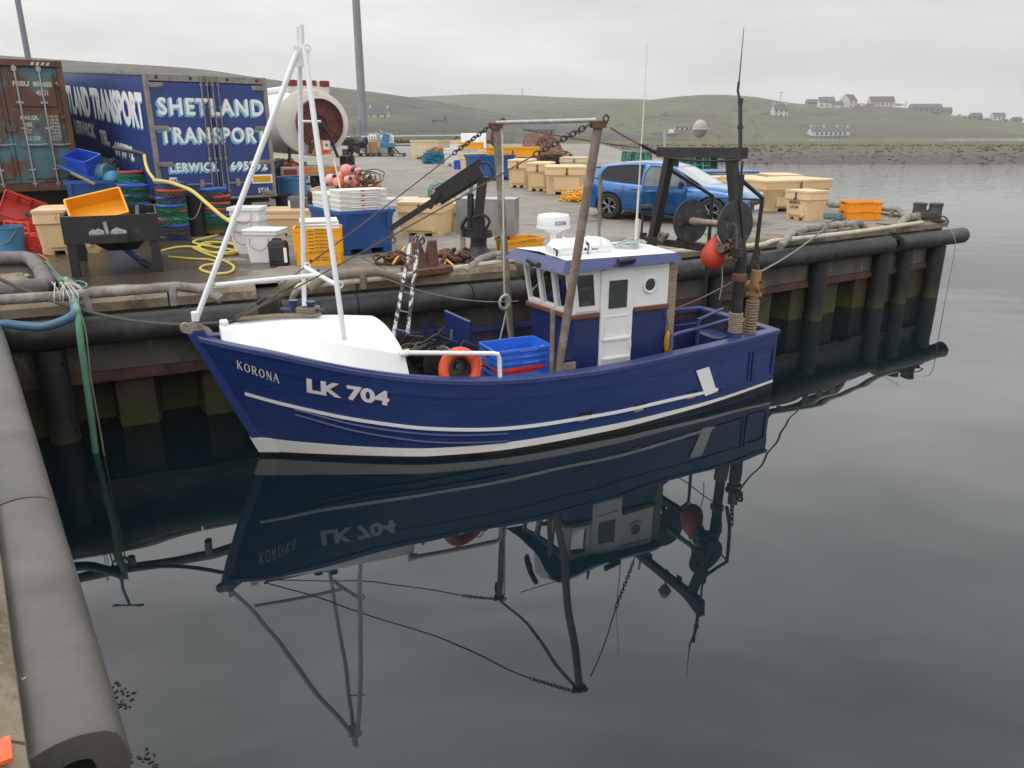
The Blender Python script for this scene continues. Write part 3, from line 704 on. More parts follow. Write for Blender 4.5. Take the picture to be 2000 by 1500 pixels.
# ---- lettering on the bow
def hmap(x, z): return HP(x, z, .019)
m = MB(); text(m, 'LK 704', .435, .885, .84, .185, lambda x, z: HP(x, z, .020), bold=.045, slope=-.205, dx=.006, dz=-.006)
m.m(1); text(m, 'LK 704', .435, .885, .84, .185, lambda x, z: HP(x, z, .023), bold=.042, slope=-.205)
bpart(m, 'registration_number', [m_txtr, mat('silver_lettering', (.62, .62, .64), .5, var=.05)], smooth=0)
def seg(p, q, w_, n=1):
    p, q = V(p), V(q); d = (q-p).normalized(); nn = V((-d.y, d.x))*w_/2; return [p-nn, q-nn, q+nn, p+nn]
def serif_letter(ch):
    o = []; T, t, s = .17, .08, .05
    ser = lambda x, y, w_=.34: o.append([(x-w_/2, y-s/2), (x+w_/2, y-s/2), (x+w_/2, y+s/2), (x-w_/2, y+s/2)])
    if ch == 'K': o += [seg((.2, 0), (.2, 1), T), seg((.25, .42), (.78, 1), t), seg((.38, .56), (.85, 0), T)]; [ser(*a) for a in ((.2, .02), (.2, .98), (.78, .98, .26), (.87, .02, .3))]
    if ch == 'O':
        for k in range(18):
            a, b = 2*pi*k/18, 2*pi*(k+1)/18; f = lambda an, q: (.5+(.46-q*.17)*cos(an), .5+(.52-q*.09)*sin(an)); o.append([f(a, 0), f(b, 0), f(b, 1), f(a, 1)])
    if ch == 'R':
        o += [seg((.2, 0), (.2, 1), T), seg((.42, .5), (.85, 0), T), seg((.2, .97), (.5, .97), t), seg((.2, .49), (.5, .49), t)]
        for k in range(8):
            a, b = -pi/2+pi*k/8, -pi/2+pi*(k+1)/8; f = lambda an, q: (.48+(.34-q*.16)*cos(an), .73+(.28-q*.08)*sin(an)); o.append([f(a, 0), f(b, 0), f(b, 1), f(a, 1)])
        ser(.2, .02); ser(.17, .98, .28); ser(.87, .02, .26)
    if ch == 'N': o += [seg((.18, 0), (.18, 1), t), seg((.84, 0), (.84, 1), t), seg((.2, .97), (.82, .03), T)]; ser(.18, .02, .28); ser(.14, .98, .24); ser(.84, .98, .28)
    if ch == 'A': o += [seg((.1, 0), (.48, 1), t), seg((.48, 1), (.88, 0), T), seg((.1, .42), (.8, .42), .07), seg((.3, 1.0), (.62, 1.0), .06)]; ser(.1, .02, .26); ser(.88, .02, .3)
    return o
m = MB()
ka = (-.255, 1.175); kw = .425; kh = .105; sl = -.43
for i, ch in enumerate('KORONA'):
    for q in serif_letter(ch):
        m.add([HP(ka[0]+(i+.05+.86*p[0])*kw/6, ka[1]+p[1]*kh+sl*((i+.86*p[0])*kw/6), .021) for p in q], [list(range(len(q)))])
bpart(m, 'boat_name', mat('cream_lettering', (.68, .66, .6), .5, var=.05), smooth=0)
# ---- whaleback foredeck: a side panel up to a knuckle, then a cambered top falling to an arched after edge
m = MB(); XA = 1.50; ns = 24
def kn(x): return smooth_t(x, [-.36, .3, 1, 1.5], [.10, .30, .66, .90]), smooth_t(x, [-.36, .3, 1, 1.5], [1.60, 1.50, 1.38, 1.285])
def crest(x): return smooth_t(x, [-.36, 0, .5, 1.0, 1.5], [1.62, 1.635, 1.625, 1.575, 1.495])
rows = []; sideN = []; sideF = []
for i in range(ns+1):
    f_ = i/ns; x = -.36+(XA+.36)*f_; ky, kz = kn(x); ry = max(.02, hull(x, sheer(x))-.10); cz = crest(x)
    sideN.append([(x+.03*f_, -ry, sheer(x)-.02), (x, -ky, kz)]); sideF.append([(x+.03*f_, ry, sheer(x)-.02), (x, ky, kz)])
    rows.append([(x-.02*f_**3*(1-abs(a_)**2.2), a_*ky, kz+(cz-kz)*(1-abs(a_)**2.4)) for a_ in [-1+2*k/20 for k in range(21)]])
m.grid(rows); m.grid(sideN); m.grid(sideF); edge = [sideN[-1][0]]+rows[-1]+[sideF[-1][0]]
m.add([sideN[0][0]]+rows[0]+[sideF[0][0]], [list(range(23))]); rows = [edge]
inner = [(p[0]-.03, p[1]*.96, p[2]-.035) for p in rows[-1]]; m.grid([rows[-1], inner])
m.box((-.31, 0, 1.625), (.09, .10, .11), bev=.012); m.cyl((-.31, -.07, 1.65), (-.31, .07, 1.65), .02, n=8)
wb = bpart(m, 'foredeck', mat('foredeck_white_paint', (.82, .82, .81), .4, var=.03, dirt=((.6, .58, .53), .66, .85, 5)), smooth=20)
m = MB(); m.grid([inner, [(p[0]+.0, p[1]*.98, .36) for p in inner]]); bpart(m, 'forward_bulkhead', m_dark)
# bitts on the foredeck
m = MB()
bp = bl(575, 612, 1, .12); bq = bl(608, 608, 1, .02)
for c in (bp, bq): m.cyl((c.x, c.y, crest(c.x)-.06), (c.x, c.y, crest(c.x)+.17), .042, n=14); m.cyl((c.x, c.y, crest(c.x)+.17), (c.x, c.y, crest(c.x)+.185), .055, n=14)
dxy = (bq-bp); dxy.z = 0; dxy.normalize(); zc_ = crest(bp.x)+.075; m.cyl(V((bp.x, bp.y, zc_))-dxy*.16, V((bq.x, bq.y, zc_))+dxy*.17, .018, n=8)
bpart(m, 'mooring_bitts', m_navy)
# stem roller
m = MB()
for sy in (-.055, .055):
    m.prism([(-.73, 1.585), (-.70, 1.67), (-.62, 1.69), (-.47, 1.60), (-.44, 1.555), (-.62, 1.55)], sy*.7-.007, sy*.7+.007, Matrix(((1, 0, 0, 0), (0, 0, 1, 0), (0, 1, 0, 0), (0, 0, 0, 1))))
m.cyl((-.715, -.03, 1.635), (-.715, .03, 1.635), .055, n=18); m.cyl((-.62, -.06, 1.645), (-.62, .06, 1.645), .015, n=8)
bpart(m, 'stem_roller', mat('stained_galvanised', (.36, .32, .27), .5, .4, var=.2, vs=8, dirt=((.2, .12, .07), .52, .7, 9)))
# ---- tripod mast
mast = MB(); apex = V((.80, 0, 4.53)); tip = V((.81, 0, 4.76))
ff = V((-.60, 0, 1.70)); nf = bl(672, 660, 1, -.55); fb = bl(594, 606, 1, .55); fb.z -= .05
mast.tube([ff, apex+V((-.05, 0, -.03))], .030, 12); mast.tube([nf, apex+V((.02, -.03, 0))], .030, 12); mast.tube([fb, fb.lerp(V((.79, .03, 4.75)), 1)], .028, 12)
mast.cyl(apex, tip, .026, n=12)
mast.box((.76, 0, 4.45), (.10, .02, .2)); mast.box((-.60, 0, 1.75), (.075, .075, .11), bev=.01)
bn_ = bl(657, 556, 1, -.38); bf_ = bl(597, 522, 1, .36); mid = bl(622, 537, 1, 0); fr_ = bl(421, 557, 1, 0)
mast.tube([bf_, mid, bn_], .026, 10); mast.tube([fr_, mid], .026, 10)
ap2 = bl(600, 235, 1, -.06); mast.tube([bl(590, 237, 1, .0), bl(627, 237, 1, -.07)], .013, 6)
for c in (bl(600, 519, 1, .36), bl(664, 556, 1, -.38), bl(600, 93, 1, -.03)): mast.torus(c, .032, .010, 12, 6, Matrix.Rotation(pi/2, 4, 'X'))
mast.tube([bl(600, 95, 1, -.03), bl(606, 108, 1, -.03)], .006, 5)
bpart(mast, 'tripod_mast', mat('mast_white_paint', (.76, .77, .79), .35, var=.04, dirt=((.45, .4, .33), .66, .8, 9)))
# ---- midship gantry: two leaning poles and a crossbar
pn0, pn1 = bl(1087, 730, 1, -1.15), bl(1168, 248, 0, 3.70); pf0, pf1 = bl(1002, 664, 1, 1.08), bl(969, 250, 0, 3.70); pn0.z -= .1; pf0.z -= .45
m = MB(); m.tube([pn0, pn1], .052, 14); bpart(m, 'gantry_pole', m_cop)
m = MB(); m.tube([pf0, pf1], .052, 14); bpart(m, 'gantry_pole', m_cop)
m = MB(); m.cyl(pf1+V((0, -.04, .07)), pn1+V((0, .02, .07)), .027, n=12); bpart(m, 'gantry_crossbar', m_galv)
for c in (pn1, pf1): m = MB(); m.cyl(c-V((0, 0, .01)), c+V((0, 0, .035)), .095, n=14); m.box(c+V((0, 0, .05)), (.22, .05, .03)); m.torus(c+V((.1, 0, .09)), .035, .012, 10, 5, Matrix.Rotation(pi/2, 4, 'X')); bpart(m, 'gantry_head_plate', m_rust)
m = MB(); m.tube([pn0+V((-.07, 0, -.1)), pn0+V((-.06, .01, .9))], .03, 8); m.box(pn0+V((.14, -.02, .13)), (.22, .05, .2), bev=.01); bpart(m, 'pole_bracket', m_cop)
# chains and stays
def chain(m, p, q, n, r=.026, t=.008):
    p, q = V(p), V(q); d = (q-p).normalized(); Q = d.to_track_quat('X', 'Z').to_matrix().to_4x4()
    for i in range(n):
        c = p.lerp(q, (i+.5)/n); Lk_ = (q-p).length/n
        m.torus(c, r, t, 10, 5, Q @ Matrix.Rotation(pi/2*(i % 2), 4, 'X'), (Lk_*.68/r, 1, 1))
fd = bl(458, 624, 1, 0)
m_chain = mat('tarred_chain', (.04, .03, .028), .7, .3, var=.3)
def stay(top, bot, nch, frac, r=.011):
    m = MB(); k = V(top).lerp(V(bot), frac); chain(m, V(top), k, nch); m.tube([k, V(bot)], r, 6)
    tag(m.build('wire_stay', m_wire), '', '')  # relabelled below
    return m
def stay_part(top, bot, frac, nch, name='wire_stay', r=.009):
    m = MB(); top, bot = V(top), V(bot); k = top.lerp(bot, frac)
    if nch: chain(m, top, k, nch)
    m.m(1); m.tube(catenary(k, bot, (k-bot).length*.006, 8), r, 6); return bpart(m, name, [m_chain, m_wire])
stay_part(pf1+V((-.1, 0, .02)), fd+V((0, .04, 0)), .17, 12); stay_part(pn1+V((-.12, 0, .02)), fd+V((0, -.04, 0)), .15, 12)
# ---- wheelhouse
WH = MB(); YN, YF = -.80, .22; xf0, xf1 = 3.74, 3.66; xa = 5.19; zs, zt = 1.475, 2.06
fs_ = -.10                                      # the far front corner stands a little forward of the near one
lowN, lowF = (3.86, YN), (3.78, YF)
def wall(m, pts, th=.0): m.add(pts, [list(range(len(pts)))])
low = MB()
low.rings([[(lowN[0], YN, .36), (xa, YN, .36), (xa, YF, .36), (lowF[0], YF, .36)], [(xf0, YN, zs), (xa, YN, zs), (xa, YF, zs), (xf0+fs_, YF, zs)]])
wh = bpart(low, 'wheelhouse', m_navy, smooth=0)
up = MB()
cN0, cN1, cF0, cF1 = V((xf0, YN, zs)), V((xf1, YN, zt)), V((xf0+fs_, YF, zs)), V((xf1+fs_-.02, YF, zt)); aN0, aN1, aF0, aF1 = V((xa, YN, zs)), V((xa, YN, zt)), V((xa, YF, zs)), V((xa, YF, zt))
def bilin(a, b, c, d, s, t): return (a.lerp(b, s)).lerp(d.lerp(c, s), t)    # a..b bottom, d..c top
def framed(m, a, b, c, d, wins, nrm, th=.022, mt=None):
    """a wall panel with rectangular openings; wins = (s0, s1, t0, t1)"""
    xs = sorted({0, 1}|{w_[0] for w_ in wins}|{w_[1] for w_ in wins}); ys_ = sorted({0, 1}|{w_[2] for w_ in wins}|{w_[3] for w_ in wins})
    for i in range(len(xs)-1):
        for j in range(len(ys_)-1):
            cx, cy = (xs[i]+xs[i+1])/2, (ys_[j]+ys_[j+1])/2
            if any(w_[0] < cx < w_[1] and w_[2] < cy < w_[3] for w_ in wins): continue
            f = [bilin(a, b, c, d, s, t) for s, t in ((xs[i], ys_[j]), (xs[i+1], ys_[j]), (xs[i+1], ys_[j+1]), (xs[i], ys_[j+1]))]; m.add(f, [(0, 1, 2, 3)])
    for w_ in wins:
        f = [bilin(a, b, c, d, s, t) for s, t in ((w_[0], w_[2]), (w_[1], w_[2]), (w_[1], w_[3]), (w_[0], w_[3]))]
        m.add(f+[p-V(nrm)*th for p in f], [(0, 1, 5, 4), (1, 2, 6, 5), (2, 3, 7, 6), (3, 0, 4, 7)])
nS = V((0, -1, 0)); nF = (cN0-cF0).cross(cF1-cF0).normalized(); nF = nF if nF.x < 0 else -nF
frontw = [(.045, .335, .12, .91), (.375, .655, .12, .91), (.695, .965, .12, .91)]
framed(up, cF0, cN0, cN1, cF1, frontw, nF)
sx = lambda x: (x-xf0)/(xa-xf0); sxt = lambda v: (v-zs)/(zt-zs)
sidew = [(sx(3.83), sx(4.085), .18, .90)]
framed(up, cN0, aN0, aN1, cN1, sidew, nS)
up.add([aN0, aF0, aF1, aN1], [(0, 1, 2, 3)]); framed(up, aF0, cF0, cF1, aF1, [(.2, .55, .2, .85)], (0, 1, 0)); up.add([cN1, aN1, aF1, cF1], [(0, 1, 2, 3)])
bpart(up, 'wheelhouse_upper', m_white, wh, smooth=0)
def pane(a, b, c, d, w_, nrm, name='window', grow=.0, dep=.015):
    m = MB(); f = [bilin(a, b, c, d, s, t)-V(nrm)*dep for s, t in ((w_[0]-grow, w_[2]-grow), (w_[1]+grow, w_[2]-grow), (w_[1]+grow, w_[3]+grow), (w_[0]-grow, w_[3]+grow))]
    m.add(f, [(0, 1, 2, 3)]); return bpart(m, name, m_pane, wh, smooth=0)
m_pane = bpy.data.materials.new('clear_pane'); m_pane.use_nodes = True
n = m_pane.node_tree.nodes; l = m_pane.node_tree.links; n.remove(n['Principled BSDF'])
gl = n.new('ShaderNodeBsdfGlossy'); gl.inputs['Roughness'].default_value = .02; tr = n.new('ShaderNodeBsdfTransparent'); tr.inputs[0].default_value = (.62, .66, .64, 1)
df_ = n.new('ShaderNodeBsdfDiffuse'); df_.inputs[0].default_value = (.045, .05, .045, 1); m0_ = n.new('ShaderNodeMixShader'); m0_.inputs[0].default_value = .38; l.new(tr.outputs[0], m0_.inputs[1]); l.new(df_.outputs[0], m0_.inputs[2])
fr2 = n.new('ShaderNodeFresnel'); fr2.inputs[0].default_value = 1.5; mx = n.new('ShaderNodeMixShader'); l.new(fr2.outputs[0], mx.inputs[0]); l.new(m0_.outputs[0], mx.inputs[1]); l.new(gl.outputs[0], mx.inputs[2]); l.new(mx.outputs[0], n['Material Output'].inputs[0])
for w_ in frontw: pane(cF0, cN0, cN1, cF1, w_, nF)
for w_ in sidew: pane(cN0, aN0, aN1, cN1, w_, nS)
pane(aF0, cF0, cF1, aF1, (.2, .55, .2, .85), V((0, 1, 0)))
m = MB()
for w_ in frontw+[None]:
    pass
def frame_bars(a, b, c, d, w_, nrm, t_=.012, out_=.008):
    q = [bilin(a, b, c, d, s, t)+V(nrm)*out_ for s, t in ((w_[0], w_[2]), (w_[1], w_[2]), (w_[1], w_[3]), (w_[0], w_[3]))]
    for i in range(4): m.tube([q[i], q[(i+1) % 4]], t_, 4)
for w_ in frontw: frame_bars(cF0, cN0, cN1, cF1, w_, nF)
frame_bars(cN0, aN0, aN1, cN1, sidew[0], nS)
m.box((3.955, YN-.012, 1.545), (.32, .03, .03)); m.box((4.67, YN-.012, 2.035), (.96, .035, .05), bev=.008); m.cyl((4.62, YN-.012, 1.86), (4.62, YN-.012, 1.98), .006, n=6)
bpart(m, 'window_frames', m_white, wh)
# inside: chart shelf, extinguisher
m = MB(); m.box((3.95, -.3, 1.52), (.3, .95, .05)); m.box((3.9, -.35, 1.62), (.12, .3, .16), bev=.02); m.box((4.5, .1, 1.45), (.3, .05, .1)); bpart(m, 'console', m_grey, wh)
m = MB(); m.cyl((4.09, YN+.10, 1.56), (4.09, YN+.10, 1.84), .035, n=12); bpart(m, 'fire_extinguisher', m_red, wh)
# wooden belting at the sill
m = MB()
m.box(((xf0+4.09)/2, YN-.022, zs-.005), (4.09-xf0+.05, .045, .06), bev=.008); m.box(((4.66+xa)/2, YN-.022, zs+.01), (xa-4.66+.02, .045, .06), bev=.008)
dF = (cN0-cF0); m.box((cN0+cF0)/2+nF*.022-V((0, 0, .005)), (dF.length+.04, .045, .06), math.atan2(dF.y, dF.x), .008)
bpart(m, 'sill_belting', m_wood, wh)
# door
m = MB(); D0, D1 = 4.135, 4.625; m.box(((D0+D1)/2, YN-.016, 1.235), (D1-D0, .032, 1.60), bev=.006)
door = bpart(m, 'door', m_white, wh); m = MB(); m.box((4.385, YN-.034, 1.715), (.275, .012, .36)); bpart(m, 'door_window', m_glass, wh)
m = MB()
for z, wd in ((1.43, .36), (.82, .36)): m.box((4.38, YN-.036, z), (.36, .012, .012))
for x in (4.2, 4.56): m.box((x, YN-.036, 1.12), (.012, .012, .62))
for z in (1.13, .87): m.box((4.385, YN-.046, z), (.42, .028, .04), bev=.006); m.cyl((4.2, YN-.06, z), (4.2, YN-.062, z), .008, n=6)
m.cyl((4.60, YN-.05, .98), (4.60, YN-.05, 1.06), .012, n=6)
bpart(m, 'door_battens', m_white, wh)
m = MB(); m.torus((4.89, YN-.008, 1.79), .098, .022, 28, 8, Matrix.Rotation(pi/2, 4, 'X')); m.m(1); m.cyl((4.89, YN-.002, 1.79), (4.89, YN-.012, 1.79), .09, n=28); bpart(m, 'porthole', [m_white, m_glass], wh)
# roof with blue raked visor
m = MB()
lo = [V((3.47, -1.0, 2.075)), V((5.30, -.93, 2.09)), V((5.30, .40, 2.09)), V((3.36, .40, 2.075))]
hi = [V((3.60, -.86, 2.20)), V((5.26, -.84, 2.185)), V((5.26, .34, 2.185)), V((3.50, .36, 2.20))]
m.rings([[p+(V((4.4, -.3, p.z))-p)*.06 for p in lo], lo, hi], True, False)
visor = bpart(m, 'roof_visor', m_navyt, wh, smooth=0)
m = MB(); m.grid([[hi[0].lerp(hi[1], t_)+V((0, 0, .002)) for t_ in (0, .5, 1)], [(hi[0].lerp(hi[1], t_)+hi[3].lerp(hi[2], t_))/2+V((0, 0, .03)) for t_ in (0, .5, 1)], [hi[3].lerp(hi[2], t_)+V((0, 0, .002)) for t_ in (0, .5, 1)]]); bpart(m, 'roof', m_whitepl, wh)
for a, b in ((bl(1032, 508, 2, 2.15), bl(1052, 518, 2, 2.15)), (bl(1207, 511, 2, 2.16), bl(1238, 507, 2, 2.16))):
    m = MB(); m.cyl(a, b, .036, n=14); m.cyl(b, b+(b-a)*.06, .03, n=14); m.box((a+b)/2+V((0, .03, -.03)), (.05, .06, .04)); bpart(m, 'deck_light', m_blk2, wh)
# engine casing boxes forward of the wheelhouse
m = MB(); m.box((3.66, -.30, .62), (.46, .86, .52), bev=.02); m.box((3.62, .02, .90), (.40, .42, .07), bev=.015); m.box((3.70, -.52, .885), (.42, .42, .015)); m.box((3.5, .25, .82), (.25, .3, .06), bev=.01)
bpart(m, 'engine_casing', m_navy)
# ---- radar, liferaft, aerials on the roof
rc = bl(1081, 432, 1, .12); m = MB(); s_ = .60
m.lathe([(.02, .0), (.21, .0), (.218, .02), (.218, .13), (.20, .165), (.12, .18), (.01, .182)], 32, Matrix.Translation(rc-V((0, 0, .08)))); m.lathe([(.226, .0), (.226, .022), (.2, .022)], 32, Matrix.Translation(rc-V((0, 0, .085))))
m.lathe([(.05, -.08), (.09, -.065), (.18, -.015), (.2, 0)], 24, Matrix.Translation(rc-V((0, 0, .08)))); m.cyl((rc.x, rc.y, 2.18), (rc.x, rc.y, rc.z-.15), .045, .04, n=14); m.tube([rc+V((.15, -.05, -.12)), rc+V((.12, -.04, -.24)), (rc.x+.08, rc.y, 2.2)], .008, 5)
radar = bpart(m, 'radar_scanner', m_whitepl)
m = MB(); rr_ = .2195
fnr = lambda x, z: (rc.x+rr_*sin(x/rr_), rc.y-rr_*cos(x/rr_), rc.z-.08+z); text(m, 'KODEN', -.085, .045, .165, .055, fnr, bold=.03); bpart(m, 'lettering', mat('blue_lettering', (.03, .08, .2), .5, var=.05), radar, smooth=0)
a = bl(1072, 488, 1, -.42); b = bl(1186, 485, 1, -.42); m = MB()
Lr = (b-a).length; Mr = Matrix.Translation((a+b)/2) @ Matrix.Rotation(0, 4, 'Z')
def octo(x, q): return [(x, y*q, z*q) for y, z in ((-.17, -.09), (-.17, .05), (-.10, .135), (.10, .135), (.17, .05), (.17, -.09), (.12, -.13), (-.12, -.13))]
m.rings([octo(-Lr/2, .55), octo(-Lr/2+.11, 1), octo(Lr/2-.11, 1), octo(Lr/2, .62)], M=Mr)
m.box((0, 0, -.01), (Lr-.16, .36, .03), M=Mr, bev=.008)
for x in (-.14, .22): m.box((x, 0, .0), (.022, .352, .285), M=Mr, bev=.01)
raft = bpart(m, 'liferaft_canister', m_whitepl, smooth=25)
m = MB(); m.tube([Mr @ V(p) for p in ((-Lr/2+.02, -.16, -.12), (-Lr/2+.02, -.18, .03), (-Lr/2+.02, -.05, .05), (-Lr/2+.02, .0, -.12))], .013, 7); m.tube([Mr @ V(p) for p in ((.03, -.10, .12), (.05, -.17, .07), (.03, -.18, -.02), (.06, -.18, -.12))], .008, 5); m.sph(Mr @ V((-.02, -.08, .15)), .035, 8); m.cyl(Mr @ V((.03, -.15, .10)), Mr @ V((.05, -.15, .07)), .016, n=8); bpart(m, 'raft_lashing', m_black, raft)
m = MB(); fr3 = lambda x, z: tuple(Mr @ V((x, -.1735, z))); text(m, 'Seago', .09, .0, .10, .03, fr3, bold=.03); m.cyl(Mr @ V((.0, -.172, .015)), Mr @ V((.0, -.1735, .015)), .022, n=16)
bpart(m, 'lettering', mat('navy_lettering', (.02, .04, .12), .5), raft, smooth=0)
m = MB(); m.box((5.0, -.2, 2.24), (.3, .02, .02)); bpart(m, 'roof_rail', m_white)
wb_, wt_ = bl(1241, 476, 1, .15), None; wt_ = V((wb_.x-.05, wb_.y, 0)); wt_ = bl(1265, 84, 0, wb_.x)
m = MB(); m.tube([V((wb_.x, wb_.y, 2.18)), wb_.lerp(wt_, .28)], .016, 8); m.tube([wb_.lerp(wt_, .28), wt_], .011, 6, rr=[.012, .004]); m.box(wb_+V((.0, -.02, .2)), (.03, .06, .3))
for k in range(5): m.tube([wb_+V((.05, 0, .0)), wb_+V((.05+.02*cos(k), .02*sin(k), .33-.04*k))], .009, 5)
bpart(m, 'whip_aerial', mat('aerial_white', (.62, .6, .56), .5, var=.08))
pb, ptp = V(bl(1170, 470, 1, .30)), bl(1172, 340, 1, .30); m = MB(); m.tube([V((pb.x, pb.y, 2.1)), ptp], .022, 8); m.tube([ptp+V((.02, 0, -.02)), ptp+V((.05, 0, -.2)), ptp+V((.03, 0, -.45)), ptp+V((.06, 0, -.7))], .006, 5); bpart(m, 'flag_pole', m_cop)
sc = bl(1258, 405, 1, .2); m = MB(); m.cyl(sc+V((-.07, 0, 0)), sc+V((.09, -.03, 0)), .04, .05, n=14); m.tube([(sc.x-.02, sc.y, 2.2), sc-V((.02, 0, .03))], .016, 7); bpart(m, 'searchlight', m_blk2)
m = MB(); rng = random.Random(3)                # heap of line on the after end of the roof
for k in range(9):
    c = V((4.78+.05*k*.4, -.35+.04*(k % 3), 2.225+.006*k)); m.tube([c+V((rng.uniform(.10, .22)*cos(a_), rng.uniform(.08, .16)*sin(a_), rng.uniform(0, .03))) for a_ in [2*pi*i/12 for i in range(12)]], .008, 5, closed=True)
bpart(m, 'rope_heap', mat('green_white_rope', (.42, .48, .44), .9, var=.5, vs=30))
# ---- aft gantry
m = MB(); GXa = 6.2
nt, ft = bl(1428, 303, 0, GXa), bl(1309, 302, 0, GXa); nb = V((6.34, -.87, .95)); nbe = bl(1449, 490, 1, -.87); fb_mid = bl(1272, 482, 0, GXa); fbt = V((6.2, 1.03, .95))
def post(m, p, q, w_=.10, d=.13):
    p, q = V(p), V(q); dd = (q-p).normalized(); ax = V((1, 0, 0)); ay = dd.cross(ax).normalized(); ax = ay.cross(dd); m.rings([[r_+ax*sx_*w_/2+ay*sy_*d/2 for sx_, sy_ in ((-1, -1), (1, -1), (1, 1), (-1, 1))] for r_ in (p, q)])
post(m, nbe+V((0, 0, -.15)), nt, .12, .12); bpart(m, 'gantry_leg', m_black, smooth=0)
m = MB(); post(m, fb_mid+(fb_mid-ft)*.12, ft, .12, .12); m.cyl(fbt, fb_mid, .06, n=10); bpart(m, 'gantry_leg', m_black, smooth=0)
m = MB(); l_, r_ = bl(1289, 297, 0, GXa), bl(1454, 299, 0, GXa); post(m, l_, r_, .12, .14)
for f_ in (.22, .68): c = l_.lerp(r_, f_); m.box(c-V((0, 0, .13)), (.02, .12, .14))
m.torus(l_.lerp(r_, .5)-V((0, 0, .1)), .04, .012, 12, 6, Matrix.Rotation(pi/2, 4, 'Y')); m.tube(catenary(l_-V((.05, 0, .04)), r_-V((.05, 0, .08)), .05), .018, 6)
bpart(m, 'gantry_beam', m_black, smooth=0)
m = MB(); l2, r2 = bl(1250, 466, 0, GXa-.06), bl(1449, 494, 0, GXa-.1); post(m, l2, r2, .10, .10); m.box(l2+V((0, -.05, .02)), (.12, .10, .16)); bpart(m, 'gantry_lower_beam', m_black, smooth=0)
m = MB(); k1, k2 = bl(1489, 387, 1, -.8), bl(1477, 487, 1, -.8); m.tube([nt-V((-.05, 0, .22)), k1, k2, k2-V((.06, 0, .25))], .03, 8); bpart(m, 'gantry_stay', m_black)
m = MB(); t3, k3, k4 = bl(1310, 332, 0, 6.26), bl(1391, 382, 1, .85), bl(1384, 480, 1, .85); m.tube([t3, k3, k4, V((k4.x, k4.y, .95))], .03, 8); m.tube([k3-V((0, 0, .03)), k1-V((0, 0, .02))], .016, 6); bpart(m, 'gantry_stay', m_black)
# lower posts with rope lashing
m = MB(); m.cyl(nbe+V((0, 0, -.02)), nb-V((0, 0, .06)), .075, n=12); m.m(1); 
for k in range(9): z = 1.02+.032*k; m.torus((6.345-.002*k, -.87, z), .085, .018, 18, 6)
m.m(2); m.box((6.33, -.87, .90), (.15, .15, .24), bev=.01); m.m(3); m.box(nbe+V((-.02, -.02, -.36)), (.16, .16, .12), bev=.02); bpart(m, 'stern_post', [m_black, m_rope, m_navyt, m_rust])
p2, p2b = bl(1478, 528, 1, -.80), bl(1463, 655, 1, -.80); m = MB(); m.cyl(p2, p2b, .075, n=14); m.m(1)
for k in range(12): c = p2b.lerp(p2, .04+k*.045); m.torus(c, .082, .014, 18, 6)
m.m(0); m.cyl(p2.lerp(p2b, .35), p2.lerp(p2b, .38), .11, n=14); m.cyl(p2.lerp(p2b, .24)+V((.0, -.14, 0)), p2.lerp(p2b, .24)+V((0, .12, 0)), .07, n=12)
m.m(2); m.torus(p2.lerp(p2b, .2)+V((-.02, -.16, 0)), .055, .02, 14, 6, Matrix.Rotation(pi/2, 4, 'Y')); chain(m, p2+V((0, 0, .3)), p2+V((0, 0, 0)), 5, .03, .011)
bpart(m, 'towing_post', [mat('ochre_rust_post', (.30, .17, .08), .75, var=.3, vs=6, dirt=((.12, .055, .03), .5, .66, 7)), m_rope, m_rust])
# net drum: two discs on a shaft
ds1, ds2 = bl(1349, 432, 0, 6.12), bl(1436, 438, 0, 6.16); ax = (ds2-ds1).normalized(); m = MB()
for c, q in ((ds1, 1), (ds2, 1)): m.cyl(c-ax*.012, c+ax*.012, .31, n=32); m.cyl(c-ax*.03, c+ax*.03, .06, n=14)
m.m(1); m.cyl(ds1, ds1+ax*.26, .06, .045, n=12); m.m(2); m.cyl(ds1+ax*.2, ds2, .04, n=12); m.m(0)
m.tube([bl(1425, 425, 0, 6.0), bl(1405, 430, 0, 6.0), bl(1402, 455, 0, 6.0), bl(1420, 490, 0, 6.0)], .014, 6)
m.tube([ds1-V((0, 0, .0)), l2.lerp(r2, .4)], .04, 6); m.tube([ds2-V((0, 0, .0)), l2.lerp(r2, .95)], .04, 6)
bpart(m, 'net_drum', [mat('drum_steel', (.045, .045, .047), .6, .3, var=.4, vs=6, dirt=((.16, .15, .14), .58, .66, 14)), m_rope, mat('scraped_shaft', (.32, .22, .17), .6, .2, var=.3, vs=10)])
m = MB()
for u, v in ((1293, 463), (1408, 483)):
    c = bl(u, v, 0, 6.0); m.torus(c, .06, .03, 14, 6, Matrix.Rotation(R(80), 4, 'Y')); m.sph(c+V((.02, -.05, .02)), .05, 8); m.tube([c, c+V((0, -.14, .05))], .03, 6)
bpart(m, 'rope_block', mat('block_brown', (.19, .15, .12), .8, var=.35, vs=10, dirt=((.08, .06, .05), .5, .65, 9)))
m = MB(); rng = random.Random(11)
for k in range(9): c = bl(1437+rng.uniform(-14, 12), 487+rng.uniform(-16, 18), 1, -.95); m.torus(c, rng.uniform(.03, .06), .012, 10, 5, Euler((rng.random()*3, rng.random()*3, 0)).to_matrix().to_4x4())
m.cyl(bl(1418, 506, 1, -1), bl(1437, 506, 1, -1), .02, n=6); bpart(m, 'shackles', m_rust)
